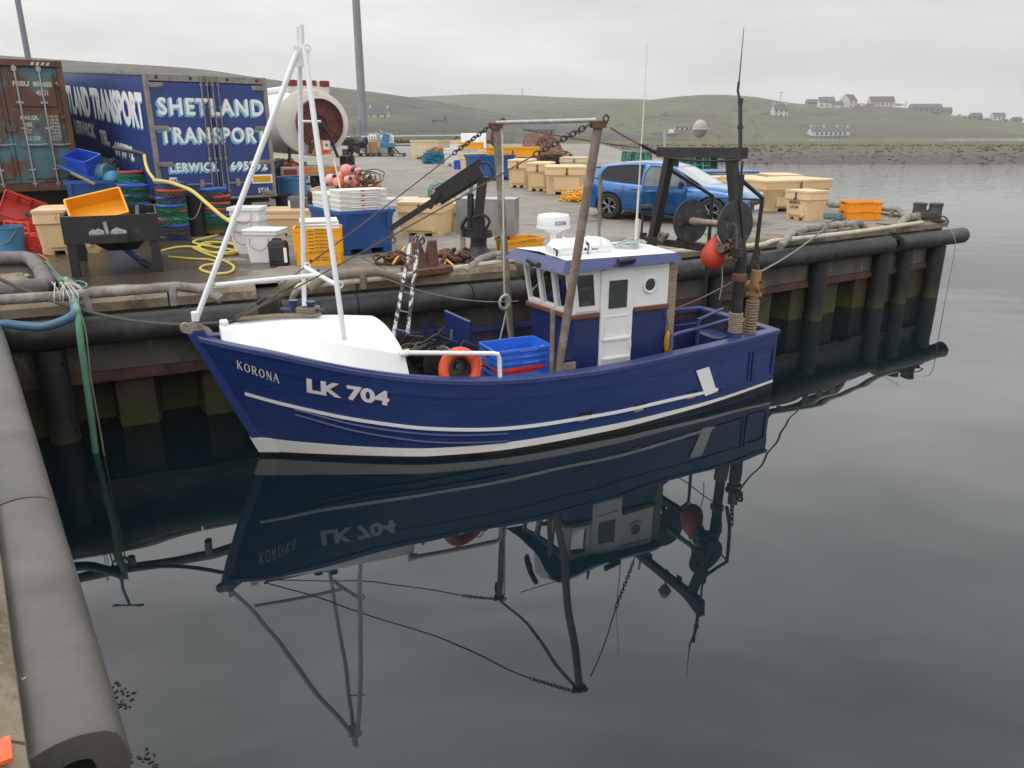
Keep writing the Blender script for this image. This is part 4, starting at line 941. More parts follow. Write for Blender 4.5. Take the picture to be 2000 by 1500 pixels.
# lamp dome, posts and aerial on the gantry beam
c = bl(1367, 253, 0, GXa); m = MB(); m.lathe([(.005, -.11), (.05, -.10), (.085, -.06), (.1, -.005), (.118, 0), (.1, .012), (.092, .06), (.06, .11), (.018, .128), (.004, .13)], 24, Matrix.Translation(c)); m.cyl(c-V((0, 0, .10)), c-V((0, 0, .34)), .022, n=10); bpart(m, 'satellite_dome', mat('dome_grey_plastic', (.34, .33, .31), .5, var=.08))
m = MB(); m.cyl(bl(1298, 292, 0, GXa), bl(1298, 252, 0, GXa), .024, n=8); bpart(m, 'lamp_post', m_galv)
m = MB(); q0, q1, q2, q3 = bl(1446, 292, 0, GXa), bl(1446, 200, 0, GXa), bl(1441, 178, 0, GXa), bl(1453, 54, 0, GXa); m.tube([q0, q1], .026, 8); m.cyl(q1-V((0, 0, .02)), q1+V((0, 0, .05)), .035, n=10); m.cyl(bl(1446, 252, 0, GXa), bl(1446, 246, 0, GXa), .04, n=10); m.tube([q1, q2, bl(1443, 160, 0, GXa)], .018, 6); m.tube([bl(1443, 165, 0, GXa), q3], .008, 5, rr=[.010, .004]); bpart(m, 'whip_aerial', m_black)
m = MB(); m.tube([r_-V((.02, 0, .1)), r_-V((.03, 0, .5)), r_+V((.1, 0, -1.1)), k2+V((-.2, 0, 0))], .018, 6); m.box(nbe+V((-.02, .12, .75)), (.06, .05, .5)); bpart(m, 'hydraulic_hose', m_black)
stay_part(pf1+V((.1, 0, .02)), l_+V((0, .02, .02)), .12, 0); stay_part(pn1+V((.1, 0, .02)), bl(1252, 283, 1, -.2), .12, 0); stay_part(bl(1252, 283, 1, -.2), l_+V((0, 0, -.04)), .8, 14)
# after wooden post, rail loop, side handrail
m = MB(); a = bl(1310, 512, 1, -.74); b = bl(1306, 700, 1, -.74); m.box((5.27, -.73, (2.05+.4)/2), (.14, .12, 1.66), bev=.01); bpart(m, 'timber_post', m_woodw)
m = MB(); e0, e1, e2, e3 = bl(1310, 704, 1, -.98), bl(1312, 660, 1, -.95), bl(1365, 641, 1, -.55), bl(1425, 624, 1, -.45); e0.z = .95
m.tube(bez([e0, e0.lerp(e1, .85), e1.lerp(e2, .1)+V((0, 0, .03)), e2], 5)+[e3], .026, 8); m.tube([e2+V((0, .02, .12)), e3+V((.03, .2, .12))], .022, 7); m.tube([e2+V((0, .02, .14)), V((e2.x, e2.y+.02, .37))], .03, 6); bpart(m, 'after_rail', m_navyt)
m = MB(); m.box((6.35, .42, .60), (.8, .05, .44)); m.box((6.8, .1, .55), (.35, .5, .35), bev=.03); bpart(m, 'fish_pound_board', m_navy)
m = MB(); h0, h1, h2 = bl(790, 689, 1, -.93), bl(975, 689, 1, -1.20), bl(976, 741, 1, -1.22)
h2 = V((h1.x+.01, h1.y, sheer(h1.x))); m.tube([h0, h1-V((.07, 0, 0)), h1-V((.02, 0, .015)), h1-V((0, 0, .06)), h2], .027, 10); m.tube([h0+V((-.06, 0, -.01)), h0+V((.05, 0, 0))], .04, 8); bpart(m, 'handrail', m_white)
# hatch board standing on edge, winch and clutter on the working deck
m = MB(); q = [bl(869, 606, 1, .25), bl(918, 628, 1, -.05), bl(926, 692, 1, -.05)]; q.append(q[0]+(q[2]-q[1])); nn = (q[1]-q[0]).cross(q[2]-q[1]).normalized()*.05
q[2].z -= .3; q[3].z -= .3
m.rings([[p-nn/2 for p in q], [p+nn/2 for p in q]]); bpart(m, 'hatch_board', m_navy, smooth=0)
m = MB(); rng = random.Random(5); wc = V((2.05, -.1, .38))
m.box(wc+V((.1, 0, .22)), (.7, .75, .4), bev=.03); m.cyl(wc+V((-.02, -.45, .62)), wc+V((-.02, .5, .62)), .08, n=14)
for y in (-.42, -.1, .22, .48): m.cyl(wc+V((-.02, y-.015, .62)), wc+V((-.02, y+.015, .62)), .19, n=22)
m.tube([wc+V((.2, -.3, .55)), wc+V((.35, -.35, .85)), wc+V((.75, -.3, .62))], .02, 7); m.tube([wc+V((.1, .2, .6)), wc+V((.6, .35, .72)), wc+V((1.0, .2, .45))], .014, 6)
for k in range(14): p = wc+V((rng.uniform(-.3, .5), rng.uniform(-.4, .5), rng.uniform(.45, .85))); m.tube([p, p+V((rng.uniform(-.2, .2), rng.uniform(-.2, .2), rng.uniform(-.1, .12)))], rng.uniform(.012, .03), 6)
bpart(m, 'winch', m_black)
m = MB()
for k in range(6):
    c = wc+V((.12, -.05, .58+.02*k)); m.tube([c+V(((.22-.015*k)*cos(a_)+rng.uniform(-.02, .02), (.2-.01*k)*sin(a_)+rng.uniform(-.02, .02), rng.uniform(-.01, .02))) for a_ in [2*pi*i/16 for i in range(16)]], .012, 5, closed=True)
bpart(m, 'rope_coil', m_rope)
m = MB()
for k in range(7): p = wc+V((-.05+rng.uniform(-.2, .15), -.05+rng.uniform(-.15, .2), .72)); m.tube([p+V((.16*cos(a_), .14*sin(a_), .03*sin(2*a_+k))) for a_ in [2*pi*i/14 for i in range(14)]], .014, 5, closed=True)
bpart(m, 'cable_bundle', m_wire)
for u, v in ((831, 622), (850, 635)): p = bl(u, v, 1, 1.0); m = MB(); m.cyl((p.x, p.y, .75), p, .024, n=8); bpart(m, 'belaying_post', m_navy)
# mooring line turned round the bitts
m = MB(); c0 = V((bq.x, bq.y, crest(bq.x)+.03)); c1 = fd+V((.02, 0, -.01))
for o_ in (-.05, 0, .05): m.tube(bez([c1+V((0, o_*.5, .01+.01*abs(o_))), c1.lerp(c0, .5)+V((0, o_, .015)), c0+V((-.02, o_*1.2-.02, 0)), c0+V((.1, o_*1.5, .01))], 5), .018, 6)
for k in range(4): m.torus(c0+V((-.03, .03, .0+.025*k)), .07, .017, 16, 6, sc=(1.7, 1, 1))
bpart(m, 'mooring_turns', m_rope)
# ================================================================ VEHICLES AND LARGE THINGS ON THE QUAY
XZ = Matrix(((1, 0, 0, 0), (0, 0, 1, 0), (0, 1, 0, 0), (0, 0, 0, 1)))     # poly (x,z) extruded along y
def wheel(parent, c, r, w_, name='wheel', spokes=5, rim=m_galv, axis='Y'):
    m = MB(); Mx = Matrix.Translation(V(c)) @ Matrix.Rotation(pi/2, 4, 'X')
    m.lathe([(r*.66, -w_/2), (r*.9, -w_/2), (r, -w_/2+.03), (r, w_/2-.03), (r*.9, w_/2), (r*.66, w_/2), (r*.66, -w_/2)], 36, Mx, caps=False)
    t_ = m.build('tyre', m_tyre, parent); m = MB()
    m.lathe([(r*.66, w_/2-.01), (r*.62, w_/2), (r*.60, w_/2-.03), (r*.58, -.02)], 36, Mx, caps=False); m.m(1); m.lathe([(r*.6, -.03), (.001, -.03)], 30, Mx, caps=False); m.m(0)
    m.cyl(Mx @ V((0, 0, w_/2-.04)), Mx @ V((0, 0, w_/2-.005)), r*.16, n=16)
    for k in range(spokes):
        for s in (-.14, .14):
            a = 2*pi*k/spokes; b = a+s*1.6; m.tube([Mx @ V((r*.12*cos(a), r*.12*sin(a), w_/2-.03)), Mx @ V((r*.38*cos(a+s*.6), r*.38*sin(a+s*.6), w_/2-.02)), Mx @ V((r*.61*cos(b), r*.61*sin(b), w_/2-.02))], .017, 6)
    m.build('rim', [rim, m_dark], parent); return t_
# ---- box trailer
tA = math.atan2(.62, .78); KT = KQ*1.085; tq = V((-7.73*KT, 17.3*KT, QZ))
trl = thing('box_trailer', 'dark blue haulage box trailer lettered SHETLAND TRANSPORT beside the container', 'trailer', tq, tA); trl.scale = (KT,)*3
W_, Hh, LT, zb = 2.65, 2.65, 11.5, (3.7-QZ-1.5*KT)/KT; pit = math.tan(R(3.4))
m_trb = mat('trailer_blue', (.022, .045, .19), .45, var=.08, vs=1, dirt=((.05, .07, .16), .6, .85, 2.5))
m_alu = mat('dirty_aluminium', (.26, .245, .215), .5, .4, var=.2, vs=5, dirt=((.13, .10, .075), .52, .7, 6))
shear = Matrix(((1, 0, 0, 0), (0, 1, 0, 0), (0, pit, 1, 0), (0, 0, 0, 1)))       # parked nose-up
def tb(mm, name, mt, par=trl, smooth=30):
    mm.v = [tuple(shear @ V(p)) for p in mm.v]; return mm.build(name, mt, par, smooth)
m = MB(); m.box((W_/2, LT/2+.05, zb+Hh/2), (W_-.02, LT-.1, Hh-.03)); body = tb(m, 'body', m_trb)
m = MB()
for x in (.045, W_-.045): m.box((x, .03, zb+Hh/2), (.10, .10, Hh), bev=.01)
m.box((W_/2, .03, zb+Hh-.075), (W_-.19, .10, .15), bev=.01); m.box((W_/2, .03, zb+.03), (W_-.19, .1, .06))
for y in (LT/2,):
    m.box((.0, y, zb+Hh-.02), (.05, LT-.15, .05)); m.box((.0, y, zb+.02), (.05, LT-.15, .08))
tb(m, 'door_frame', m_alu)
for x0, x1 in ((.10, W_/2-.012), (W_/2+.012, W_-.10)):
    m = MB(); m.box(((x0+x1)/2, .0, zb+.06+(Hh-.22)/2), (x1-x0, .05, Hh-.24), bev=.006); d_ = tb(m, 'door', m_trb)
    left = x0 < 1
    for z in (.10, .80, 1.55, 2.42): m = MB(); m.box(((x0+.11) if left else (x1-.11), -.035, zb+z), (.32, .03, .10), bev=.006); m.box(((x0+.11) if left else (x1-.11), -.052, zb+z), (.32, .008, .025)); tb(m, 'hinge', m_alu, d_)
    for xx in ((x1-.16, x1-.03) if left else (x0+.06, x0+.18)):
        m = MB(); m.cyl((xx, -.05, zb+.15), (xx, -.05, zb+Hh-.02), .016, n=8)
        for z in (.2, .9, 1.3, 2.0, 2.46): m.box((xx, -.042, zb+z), (.06, .04, .05))
        tb(m, 'lock_bar', m_alu, d_)
    m = MB(); xx = x1-.10 if left else x0+.12; m.box((xx+(.35 if not left else -.35), -.045, zb+.36), (.55, .02, .03)); m.box((xx+(.28 if not left else -.28), -.05, zb+.37), (.09, .03, .17))
    tb(m, 'lock_handle', m_alu, d_)
for x in (.25, .95, 1.75, 2.42): m = MB(); m.cyl((x, -.03, zb+Hh-.075), (x, -.01, zb+Hh-.075), .035, n=12); tb(m, 'marker_light', m_blk2)
for x in (.32, 2.32):
    m = MB(); m.box((x, -.03, zb+.42), (.50 if x > 1 else .16, .012, .20)); m.m(1); m.box((x, -.037, zb+.42), (.42 if x > 1 else .12, .012, .13)); tb(m, 'reflector_plate', [m_whitepl, mat('amber_reflector', (.62, .30, .01), .3, var=.15, vs=30)])
m_lb = mat('pale_blue_lettering', (.18, .45, .62), .5, var=.06); fn = lambda x, z: (x, -.029, zb+z); f2 = lambda x, z: (x, -.033, zb+z)
for s_, x0, z0, w_, h in (('SHETLAND', .20, 1.82, 2.32, .36), ('TRANSPORT', .17, 1.24, 2.36, .335), ('LERWICK', .29, .63, 1.06, .20), ('695792', 1.62, .63, .86, .20)):
    m = MB()
    for k in (1, 2, 3): m.m(0); text(m, s_, x0, z0, w_, h, lambda x, z, k=k: (x, -.0265-.0005*(3-k), zb+z), bold=.03, sp=1.18, dx=-.014*k, dz=-.014*k)
    m.m(1); text(m, s_, x0, z0, w_, h, f2, bold=.03, sp=1.18); tb(m, 'lettering', [m_lb, m_txtw], smooth=0)
m = MB()
m.m(1); text(m, 'ST15', 2.20, .11, .26, .105, f2, bold=.02); tb(m, 'fleet_number', [m_lb, m_txtw], smooth=0)
m = MB(); ft = lambda x, z: (-.004, x, zb+z)
for s_, s0, s1, z0, h in (('SHETLAND TRANSPORT', 9.9, .32, 1.50, .76), ('LERWICK', 8.0, 5.4, .98, .36), ('TEL.', 4.9, 3.9, .90, .34), ('695792', 3.5, 1.7, .72, .34)):
    for k in (1, 2): m.m(0); text(m, s_, s0, z0, s1-s0, h, lambda x, z, k=k: (-.0035+.0005*k, x, zb+z), bold=.05, dx=.03*k, dz=-.022*k)
    m.m(1); text(m, s_, s0, z0, s1-s0, h, lambda x, z: (-.007, x, zb+z), bold=.05)
tb(m, 'side_lettering', [m_lb, m_txtw], smooth=0)
m = MB()
for x in (.75, 1.9): m.box((x, LT/2, zb-.14), (.12, LT-.4, .22))
m.box((W_/2, .12, zb-.28), (W_-.3, .10, .14)); m.box((W_/2, .35, zb-.1), (W_-.2, .2, .1)); tb(m, 'chassis', m_black)
for y in (1.7, 3.0):
    for x in (.32, W_-.32):
        wh_ = bpy.data.objects.new('wheel', None); COL.objects.link(wh_); wh_.parent = trl; wh_.location = (x, y, (gz((17.3+y*.78)*KT)-QZ)/KT+.5); wh_.rotation_euler = (0, 0, pi/2 if x < 1 else -pi/2)
        wheel(wh_, (0, 0, 0), .5, .30, spokes=6)
for x in (.55, W_-.55):
    m = MB(); m.cyl((x, 8.3, .14+.3), (x, 8.3, zb+.5), .07); m.box((x, 8.3, .42), (.3, .25, .06)); m.build('landing_leg', m_black, trl)
# ---- shipping container on bearers
cA = math.atan2(.56, .83); cq = V((-11.06, 15.80, QZ)); Wc, Hc, Lc, zc0 = 2.62, 3.07, 9.5, .95
ctn = thing('shipping_container', 'rusty teal shipping container with barred doors at the left edge', 'container', cq, cA); ctn.scale = (KQ,)*3
m_teal = mat('rusted_teal_paint', (.07, .15, .17), .65, var=.25, vs=1.2, bump=.003, bs=20, dirt=((.10, .048, .03), .43, .51, .85), dirt2=((.15, .085, .05), .56, .68, 4))
m_brn = mat('rusted_brown_paint', (.10, .045, .03), .75, var=.3, vs=1.4, bump=.003, bs=20, dirt=((.16, .085, .045), .5, .66, 1.6), dirt2=((.07, .11, .11), .64, .7, 1.3))
m = MB(); m.box((Wc/2, Lc/2+.12, zc0+Hc/2), (Wc, Lc, Hc))
for k in range(30): m.box((Wc+.01, .4+k*.31, zc0+Hc/2), (.05, .15, Hc-.35), bev=.02)
m.build('body', m_teal, ctn)
m = MB()
for x in (.06, Wc-.06): m.box((x, .06, zc0+Hc/2), (.13, .14, Hc), bev=.01)
m.box((Wc/2, .06, zc0+Hc-.07), (Wc-.25, .14, .15), bev=.01); m.box((Wc/2, .06, zc0+.09), (Wc-.25, .14, .18), bev=.01)
for x in (.09, Wc-.09):
    for z in (.07, Hc-.07): m.box((x, .02, zc0+z), (.19, .12, .15), bev=.01)
m.build('corner_frame', m_brn, ctn)
for k, (x0, x1) in enumerate(((.13, Wc/2-.01), (Wc/2+.01, Wc-.13))):
    m = MB(); m.box(((x0+x1)/2, .09, zc0+Hc/2+.02), (x1-x0, .05, Hc-.36))
    for z0, z1 in ((.24, 1.0), (1.0, 1.95), (1.95, 2.86)): m.box(((x0+x1)/2+.02, .055, zc0+(z0+z1)/2), (x1-x0-.22, .04, z1-z0-.10), bev=.018)
    d_ = m.build('door', m_teal, ctn, smooth=0)
    for xx in (x0+.28, x1-.38):
        m = MB(); m.cyl((xx, .0, zc0+.12), (xx, .0, zc0+Hc-.12), .021, n=10)
        for z in (.15, .52, 1.5, 2.1, Hc-.2): m.box((xx, .015, zc0+z), (.11 if z in (.15, Hc-.2) else .15, .04, .12 if z in (.15, Hc-.2) else .05), bev=.008)
        m.tube([(xx-.02, -.03, zc0+1.12), (xx+.2, -.035, zc0+1.11), (xx+.42, -.02, zc0+1.13)], .016, 6)
        m.build('lock_rod', m_galv, d_)
    for z in (.55, 1.1, 1.75, 2.5): m = MB(); m.box((x0 if k == 0 else x1, .02, zc0+z), (.14, .06, .07), bev=.01); m.build('hinge', m_brn, d_)
m = MB(); m.box((Wc/2+.01, .0, zc0+1.48), (.2, .05, .13), bev=.01); m.build('latch_box', m_teal, ctn)
m = MB(); fc = lambda x, z: (x, .0285, zc0+z)
for s_, x0, z0, w_, h in (('PSSU', 1.58, 2.47, .34, .12), ('800603', 2.0, 2.47, .40, .12), ('2', 2.49, 2.47, .05, .12), ('45G1', 2.03, 2.27, .26, .12)): text(m, s_, x0-.06, z0, w_, h, fc, bold=.035)
for s_, x0, z0, w_ in (('MAX.GR.', 1.60, 1.70, .38), ('TARE', 1.62, 1.54, .2), ('NET', 1.62, 1.38, .17), ('CU. CAP', 1.62, 1.22, .33)): text(m, s_, x0-.05, z0, w_, .10, fc, bold=.035)
for i, s_ in enumerate(('30.480 KG', '67.200 LBS', '3.930 KG', '8.660 LBS', '26.550 KG', '58.540 LBS', '76.4 CU.M', '2.700 CU.FT')): text(m, s_, 2.10, 1.76-.078*i, .26, .052, fc, bold=.012)
for k in range(4): m.add([(1.95+k*.11+d_, -.012, zc0+Hc-.115+zz) for d_, zz in ((0, 0), (.06, 0), (.10, .07), (.04, .07))], [(0, 1, 2, 3)])
m.build('lettering', mat('faded_cream_lettering', (.55, .5, .4), .6, var=.15), ctn, smooth=0)
for y in (.9, 4, 8.6): m = MB(); m.box((Wc/2, y, zc0/2), (Wc-.2, .5, zc0-.004), bev=.02); m.build('bearer', m_black, ctn)
# ---- fuel tanker
kA = R(33); kc = aty(612, 240, 27.5*KQ); tk = thing('tanker_lorry', 'white fuel tanker lorry with a round hose reel, parked beyond the blue trailer', 'tanker lorry', (kc.x, kc.y, gz(kc.y)), kA); tk.scale = (KQ,)*3
zc = (kc.z-gz(kc.y))/KQ; m_tank = mat('tanker_cream_paint', (.66, .62, .54), .4, var=.05, dirt=((.36, .33, .28), .56, .8, 2.5))
def ell(y, q, n=40): return [(1.28*q*cos(2*pi*i/n), y, zc+1.08*q*sin(2*pi*i/n)) for i in range(n)]
m = MB(); m.rings([ell(.0, .02), ell(.0, .93), ell(.03, .985), ell(.10, 1.0), ell(.14, 1.0), ell(.16, .985), ell(8.6, .985), ell(8.7, .9)]); m.build('tank', m_tank, tk)
m = MB(); m.box((0, 4.3, zc+1.12), (.9, 8.2, .22), bev=.06); m.build('walkway', m_white, tk)
m = MB(); m.box((0, .22, zc+1.15), (1.42, .12, .42), bev=.03); rb = m.build('lamp_board', m_tank, tk)
for x in (-.55, .55): m = MB(); m.cyl((x, .12, zc+1.26), (x, .17, zc+1.26), .10, n=18); m.box((x, .155, zc+1.26), (.34, .03, .19), bev=.03); m.build('tail_lamp', mat('dark_red_lamp', (.22, .02, .02), .25, var=.15), rb)
m = MB(); m.box((0.02, .155, zc+1.27), (.5, .02, .17)); m.build('number_plate', mat('red_plate', (.25, .025, .02), .5), rb)
m = MB(); fk = lambda x, z: (x, .142, zc+z); text(m, '0611', -.16, 1.22, .36, .10, fk, bold=.02); m.build('plate_lettering', m_txtd, rb, smooth=0)
c = V((.18, -.13, zc-.02)); MY = Matrix.Translation(c) @ Matrix.Rotation(pi/2, 4, 'X')
m = MB(); m.lathe([(.80, -.12), (.80, .10), (.78, .10), (.78, -.12), (.80, -.12)], 40, MY, caps=False)
for k in range(11): m.torus(c+V((0, .01, 0)), .28+.047*k, .026, 40, 6, Matrix.Rotation(pi/2, 4, 'X'))
m.lathe([(.001, -.11), (.8, -.11)], 40, MY, caps=False); rl = m.build('hose_reel', mat('reel_dull_red', (.20, .055, .04), .6, var=.25, vs=3), tk)
m = MB()
for k in range(8): a = 2*pi*k/8+.2; m.tube([c+V((.12*cos(a), -.10, .12*sin(a))), c+V((.77*cos(a), -.09, .77*sin(a)))], .014, 5)
for q in (.62, .74): m.torus(c+V((0, -.10, 0)), q, .014, 40, 5, Matrix.Rotation(pi/2, 4, 'X'))
m.cyl(c+V((0, -.16, 0)), c+V((0, .1, 0)), .14, n=18); m.tube(bez([c+V((.0, -.14, 0)), c+V((.25, -.18, -.4)), c+V((.42, -.18, -.9)), c+V((.50, -.15, -1.1))]), .05, 8); m.tube([c+V((-.05, -.1, -.2)), c+V((-.5, -.14, -.95))], .07, 6)
m.build('reel_frame', m_black, rl)
m = MB(); m.box((.12, -.26, zc-.78), (.66, .02, .46)); m.m(1)
fp = lambda x, z: (x, -.274, zc+z)
for z in (-.70,): m.add([fp(-.19, z-.005), fp(.43, z-.005), fp(.43, z+.005), fp(-.19, z+.005)], [(0, 1, 2, 3)])
text(m, '3Y', -.15, -.67, .22, .10, fp, bold=.02); text(m, '1202', -.17, -.83, .28, .10, fp, bold=.02); text(m, '0845 601', -.15, -.96, .5, .06, fp, bold=.01); m.m(2); m.add([fp(.18, -.86), fp(.44, -.86), fp(.44, -.58), fp(.18, -.58)], [(0, 1, 2, 3)])
m.m(1); fp2 = lambda x, z: (x, -.277, zc+z)
m.add([fp2(.31, -.60), fp2(.325, -.60), fp2(.325, -.84), fp2(.31, -.84)], [(0, 1, 2, 3)]) if 0 else None
q = [(.31, -.60), (.42, -.72), (.31, -.84), (.20, -.72)]
for i in range(4): a, b = q[i], q[(i+1) % 4]; m.add([fp2(*a), fp2(*b), fp2(b[0]*.96+.0124, b[1]*.96-.0288), fp2(a[0]*.96+.0124, a[1]*.96-.0288)], [(0, 1, 2, 3)])
m.add([fp2(*p) for p in ((.28, -.76), (.34, -.76), (.35, -.71), (.325, -.68), (.315, -.645), (.29, -.69), (.27, -.72))], [list(range(7))])
m.build('hazard_plate', [mat('hazard_orange', (.70, .16, .03), .5), m_txtd, m_whitepl], tk, smooth=0)
m = MB(); q = [(.98, -.04), (1.12, .14), (.98, .32), (.84, .14)]; fq = lambda x, z: (x, -.03, zc+z-.35)
m.add([fq(*p) for p in q], [(0, 1, 2, 3)]); m.m(1); q2 = [((x-.98)*.9+.98, (z-.14)*.9+.14) for x, z in q]
for i in range(4): a, b = q2[i], q2[(i+1) % 4]; f3 = lambda p, s: (((p[0]-.98)*s+.98), -.034, zc-.35+((p[1]-.14)*s+.14)); m.add([f3(a, 1), f3(b, 1), f3(b, .92), f3(a, .92)], [(0, 1, 2, 3)])
m.add([(x, -.034, zc-.35+z) for x, z in ((.92, .08), (1.0, .06), (1.04, .09), (.98, .12), (.97, .20), (.95, .12))], [list(range(6))]); m.build('hazard_diamond', [m_whitepl, m_txtd], tk, smooth=0)
m = MB(); m.box((0, -.30, .98), (2.7, .14, .32), bev=.02); bp_ = m.build('rear_bumper', m_galv, tk)
for x in (-1.05, 1.05): m = MB(); m.box((x, -.375, .97), (.46, .03, .19), bev=.03); m.build('tail_lamp', mat('dark_red_lamp', (.22, .02, .02)), bp_)
m = MB(); m.box((.0, -.375, 1.0), (1.15, .02, .20)); m.m(1); m.box((0, -.388, 1.0), (.8, .01, .13)); m.build('reflector_plate', [mat('reflector_orange', (.72, .13, .03), .35), mat('reflector_yellow', (.50, .30, .03), .35, var=.3, vs=20)], bp_)
m = MB(); m.box((-.45, 4.2, .85), (.16, 8.6, .3)); m.box((.45, 4.2, .85), (.16, 8.6, .3)); m.box((0, 1.2, 1.02), (2.2, 2.0, .12)); m.box((-1.15, .3, 1.1), (.5, .6, .5), bev=.04); m.box((1.2, .2, 1.15), (.4, .5, .6), bev=.04)
m.tube([(-1.0, -.2, 1.25), (-.95, -.2, 1.75)], .05, 8); m.tube([(1.25, -.1, 1.25), (1.28, -.1, 1.9)], .06, 8); m.tube(bez([(-1.3, -.1, 1.3), (-1.5, -.15, .9), (-1.1, -.2, .75), (-.7, -.2, .85)]), .05, 8); m.box((0, -.2, .55), (2.4, .08, .08)); m.box((0, -.2, .75), (.08, .08, .4)); m.build('chassis', m_black, tk)
for y in (1.4, 2.7, 7.6):
    for x in (-1.05, 1.05):
        wh_ = bpy.data.objects.new('wheel', None); COL.objects.link(wh_); wh_.parent = tk; wh_.location = (x, y, .5); wh_.rotation_euler = (0, 0, pi/2 if x < 0 else -pi/2); wheel(wh_, (0, 0, 0), .5, .5 if y < 5 else .3, spokes=6)
m = MB(); m.box((0, 9.9, 1.75), (2.4, 1.9, 2.3), bev=.12); m.build('cab', m_white, tk)
# ---- lamp columns
def lampcol(u, v, h, r, label, mt):
    p = G(u, v); t_ = thing('lamp_column', label, 'lamp column', p, 0, 'tall dock lighting columns'); t_.scale = (KQ,)*3
    m = MB(); m.cyl((0, 0, 0), (0, 0, h), r, r*.55, 16); m.build('shaft', mt, t_)
    m = MB(); m.box((-r*.9, -.2, 1.3), (r*.8, .3, 2.3), bev=.03); m.lathe([(r*1.7, 0), (r*1.7, .08), (r*1.2, .1)], 16); m.build('service_box', mt, t_)
    m = MB(); m.box((0, 0, h), (2.4, .25, .18), bev=.03); [m.box((x, -.2, h-.12), (.5, .5, .16), bev=.04) for x in (-1, 1)]; m.build('lamp_head', mt, t_)
lampcol(712, 293, 30, .36, 'thick grey steel lamp column standing behind the tanker lorry', mat('lamp_grey', (.20, .215, .235), .5, .2, var=.1, vs=.8, dirt=((.27, .28, .29), .5, .7, 1)))
lampcol(89, 300, 34, .22, 'thin grey lamp column rising behind the rusty container at far left', mat('lamp_grey_thin', (.17, .18, .22), .5, .2, var=.1))
# ---- car
p0_, p1_ = at(1190, 427, QZ+.01), at(1388, 441, QZ+.01); cw = p1_-p0_; WB = cw.length; k_ = WB/2.70; ca_ = math.atan2(cw.y, cw.x)
car = thing('parked_car', 'bright blue hatchback car parked on the quay with its front door open', 'car', p0_+V((-sin(ca_), cos(ca_), 0))*.80*k_, ca_)
car.scale = (k_, k_, k_*.955)      # local x: rear axle -> front axle (2.70), y = 0 centreline (camera side is -y)
m_car = mat('metallic_blue_paint', (.010, .105, .31), .28, .35, var=.05, coat=.8)
m_cblk = mat('car_black_trim', (.012, .012, .013), .45, var=.1); m_cglass = mat('car_tinted_glass', (.012, .013, .014), .05, var=.05, spec=.25)
m_wscr = mat('windscreen_glass', (.26, .29, .29), .06, var=.3, vs=2, spec=.6)
# stations: x, half width at belt, sill z, belt z(lower body top), half width max
ST = [(-.86, .55, .42, .74), (-.83, .70, .30, .95), (-.72, .80, .24, 1.04), (-.45, .885, .22, 1.03), (0, .91, .21, 1.00), (.5, .915, .20, .965), (1.0, .915, .20, .945), (1.5, .915, .20, .925), (2.0, .912, .20, .905), (2.3, .91, .20, .915), (2.6, .90, .21, .90), (2.9, .885, .22, .865), (3.2, .855, .23, .80), (3.38, .79, .25, .70), (3.47, .66, .32, .60), (3.50, .50, .38, .54)]
def stx(x): return [smooth_t(x, [s[0] for s in ST], [s[j] for s in ST]) for j in (1, 2, 3)]
xs_ = [-.86, -.83, -.78, -.72, -.6, -.5, -.42]+[-.36+.09*i for i in range(42)]+[3.44, 3.47, 3.49, 3.50]
def carsec(x):
    w_, zl, zt_ = stx(x); o = []
    hood = x > 2.05
    crown = .05 if hood else .0
    prof = [(0, zl), (w_*.72, zl), (w_*.94, zl+.05), (w_*.985, zl+.16), (w_*.97, zl+.26), (w_, zl+(zt_-zl)*.62), (w_*.985, zl+(zt_-zl)*.80), (w_*.94, zt_-.045), (w_*.88, zt_), (w_*.5, zt_+crown*.8), (0, zt_+crown)]
    L_ = [(x, -y, z) for y, z in prof]; R_ = [(x, y, z) for y, z in prof[::-1][1:-1]]; return L_+R_
m = MB(); m.rings([carsec(x) for x in xs_]); cb = m.build('body', m_car, car, smooth=50, merge=True)
def boolean(o, cutter):
    md = o.modifiers.new('b', 'BOOLEAN'); md.object = cutter; md.operation = 'DIFFERENCE'; md.solver = 'EXACT'; bpy.context.view_layer.update()
    me = bpy.data.meshes.new_from_object(o.evaluated_get(bpy.context.evaluated_depsgraph_get())); o.modifiers.clear(); o.data = me; bpy.data.objects.remove(cutter)
    me.shade_smooth(); me.set_sharp_from_angle(angle=R(40))
m = MB()
for x in (0, 2.70): m.cyl((x, -1.2, .335), (x, -.55, .335), .385, n=40); m.cyl((x, 1.2, .335), (x, .55, .335), .385, n=40)
m.box((1.66, -.86, .62), (.78, .5, .60), bev=.08)            # open front doorway on the camera side
ct = m.build('cut', m_cblk); ct.parent = car; bpy.context.view_layer.update(); boolean(cb, ct)
# greenhouse: dark glass volume, roof skin and pillars in body colour
GH = [(-.80, .62, 1.02, 1.03, .56), (-.66, .72, 1.03, 1.20, .57), (-.42, .79, 1.03, 1.345, .59), (0, .825, 1.0, 1.43, .61), (.5, .835, .965, 1.47, .62), (1.0, .84, .945, 1.47, .62), (1.35, .84, .93, 1.435, .61), (1.62, .835, .92, 1.365, .60), (1.95, .82, .90, 1.19, .63), (2.2, .80, .91, 1.06, .66), (2.42, .76, .90, .935, .70)]
def ghx(x): return [smooth_t(x, [g[0] for g in GH], [g[j] for g in GH]) for j in (1, 2, 3, 4)]
def side(x, t, off=0):      # point on the greenhouse side; t 0 at the belt, 1 at the roof rail
    wb_, zb_, zr, wr = ghx(x); y = wb_+(wr-wb_)*t**1.15; return (x, -(y+off), zb_+(zr-.05-zb_)*t)
gx = [-.80+.0805*i for i in range(41)]
m = MB(); rows = []
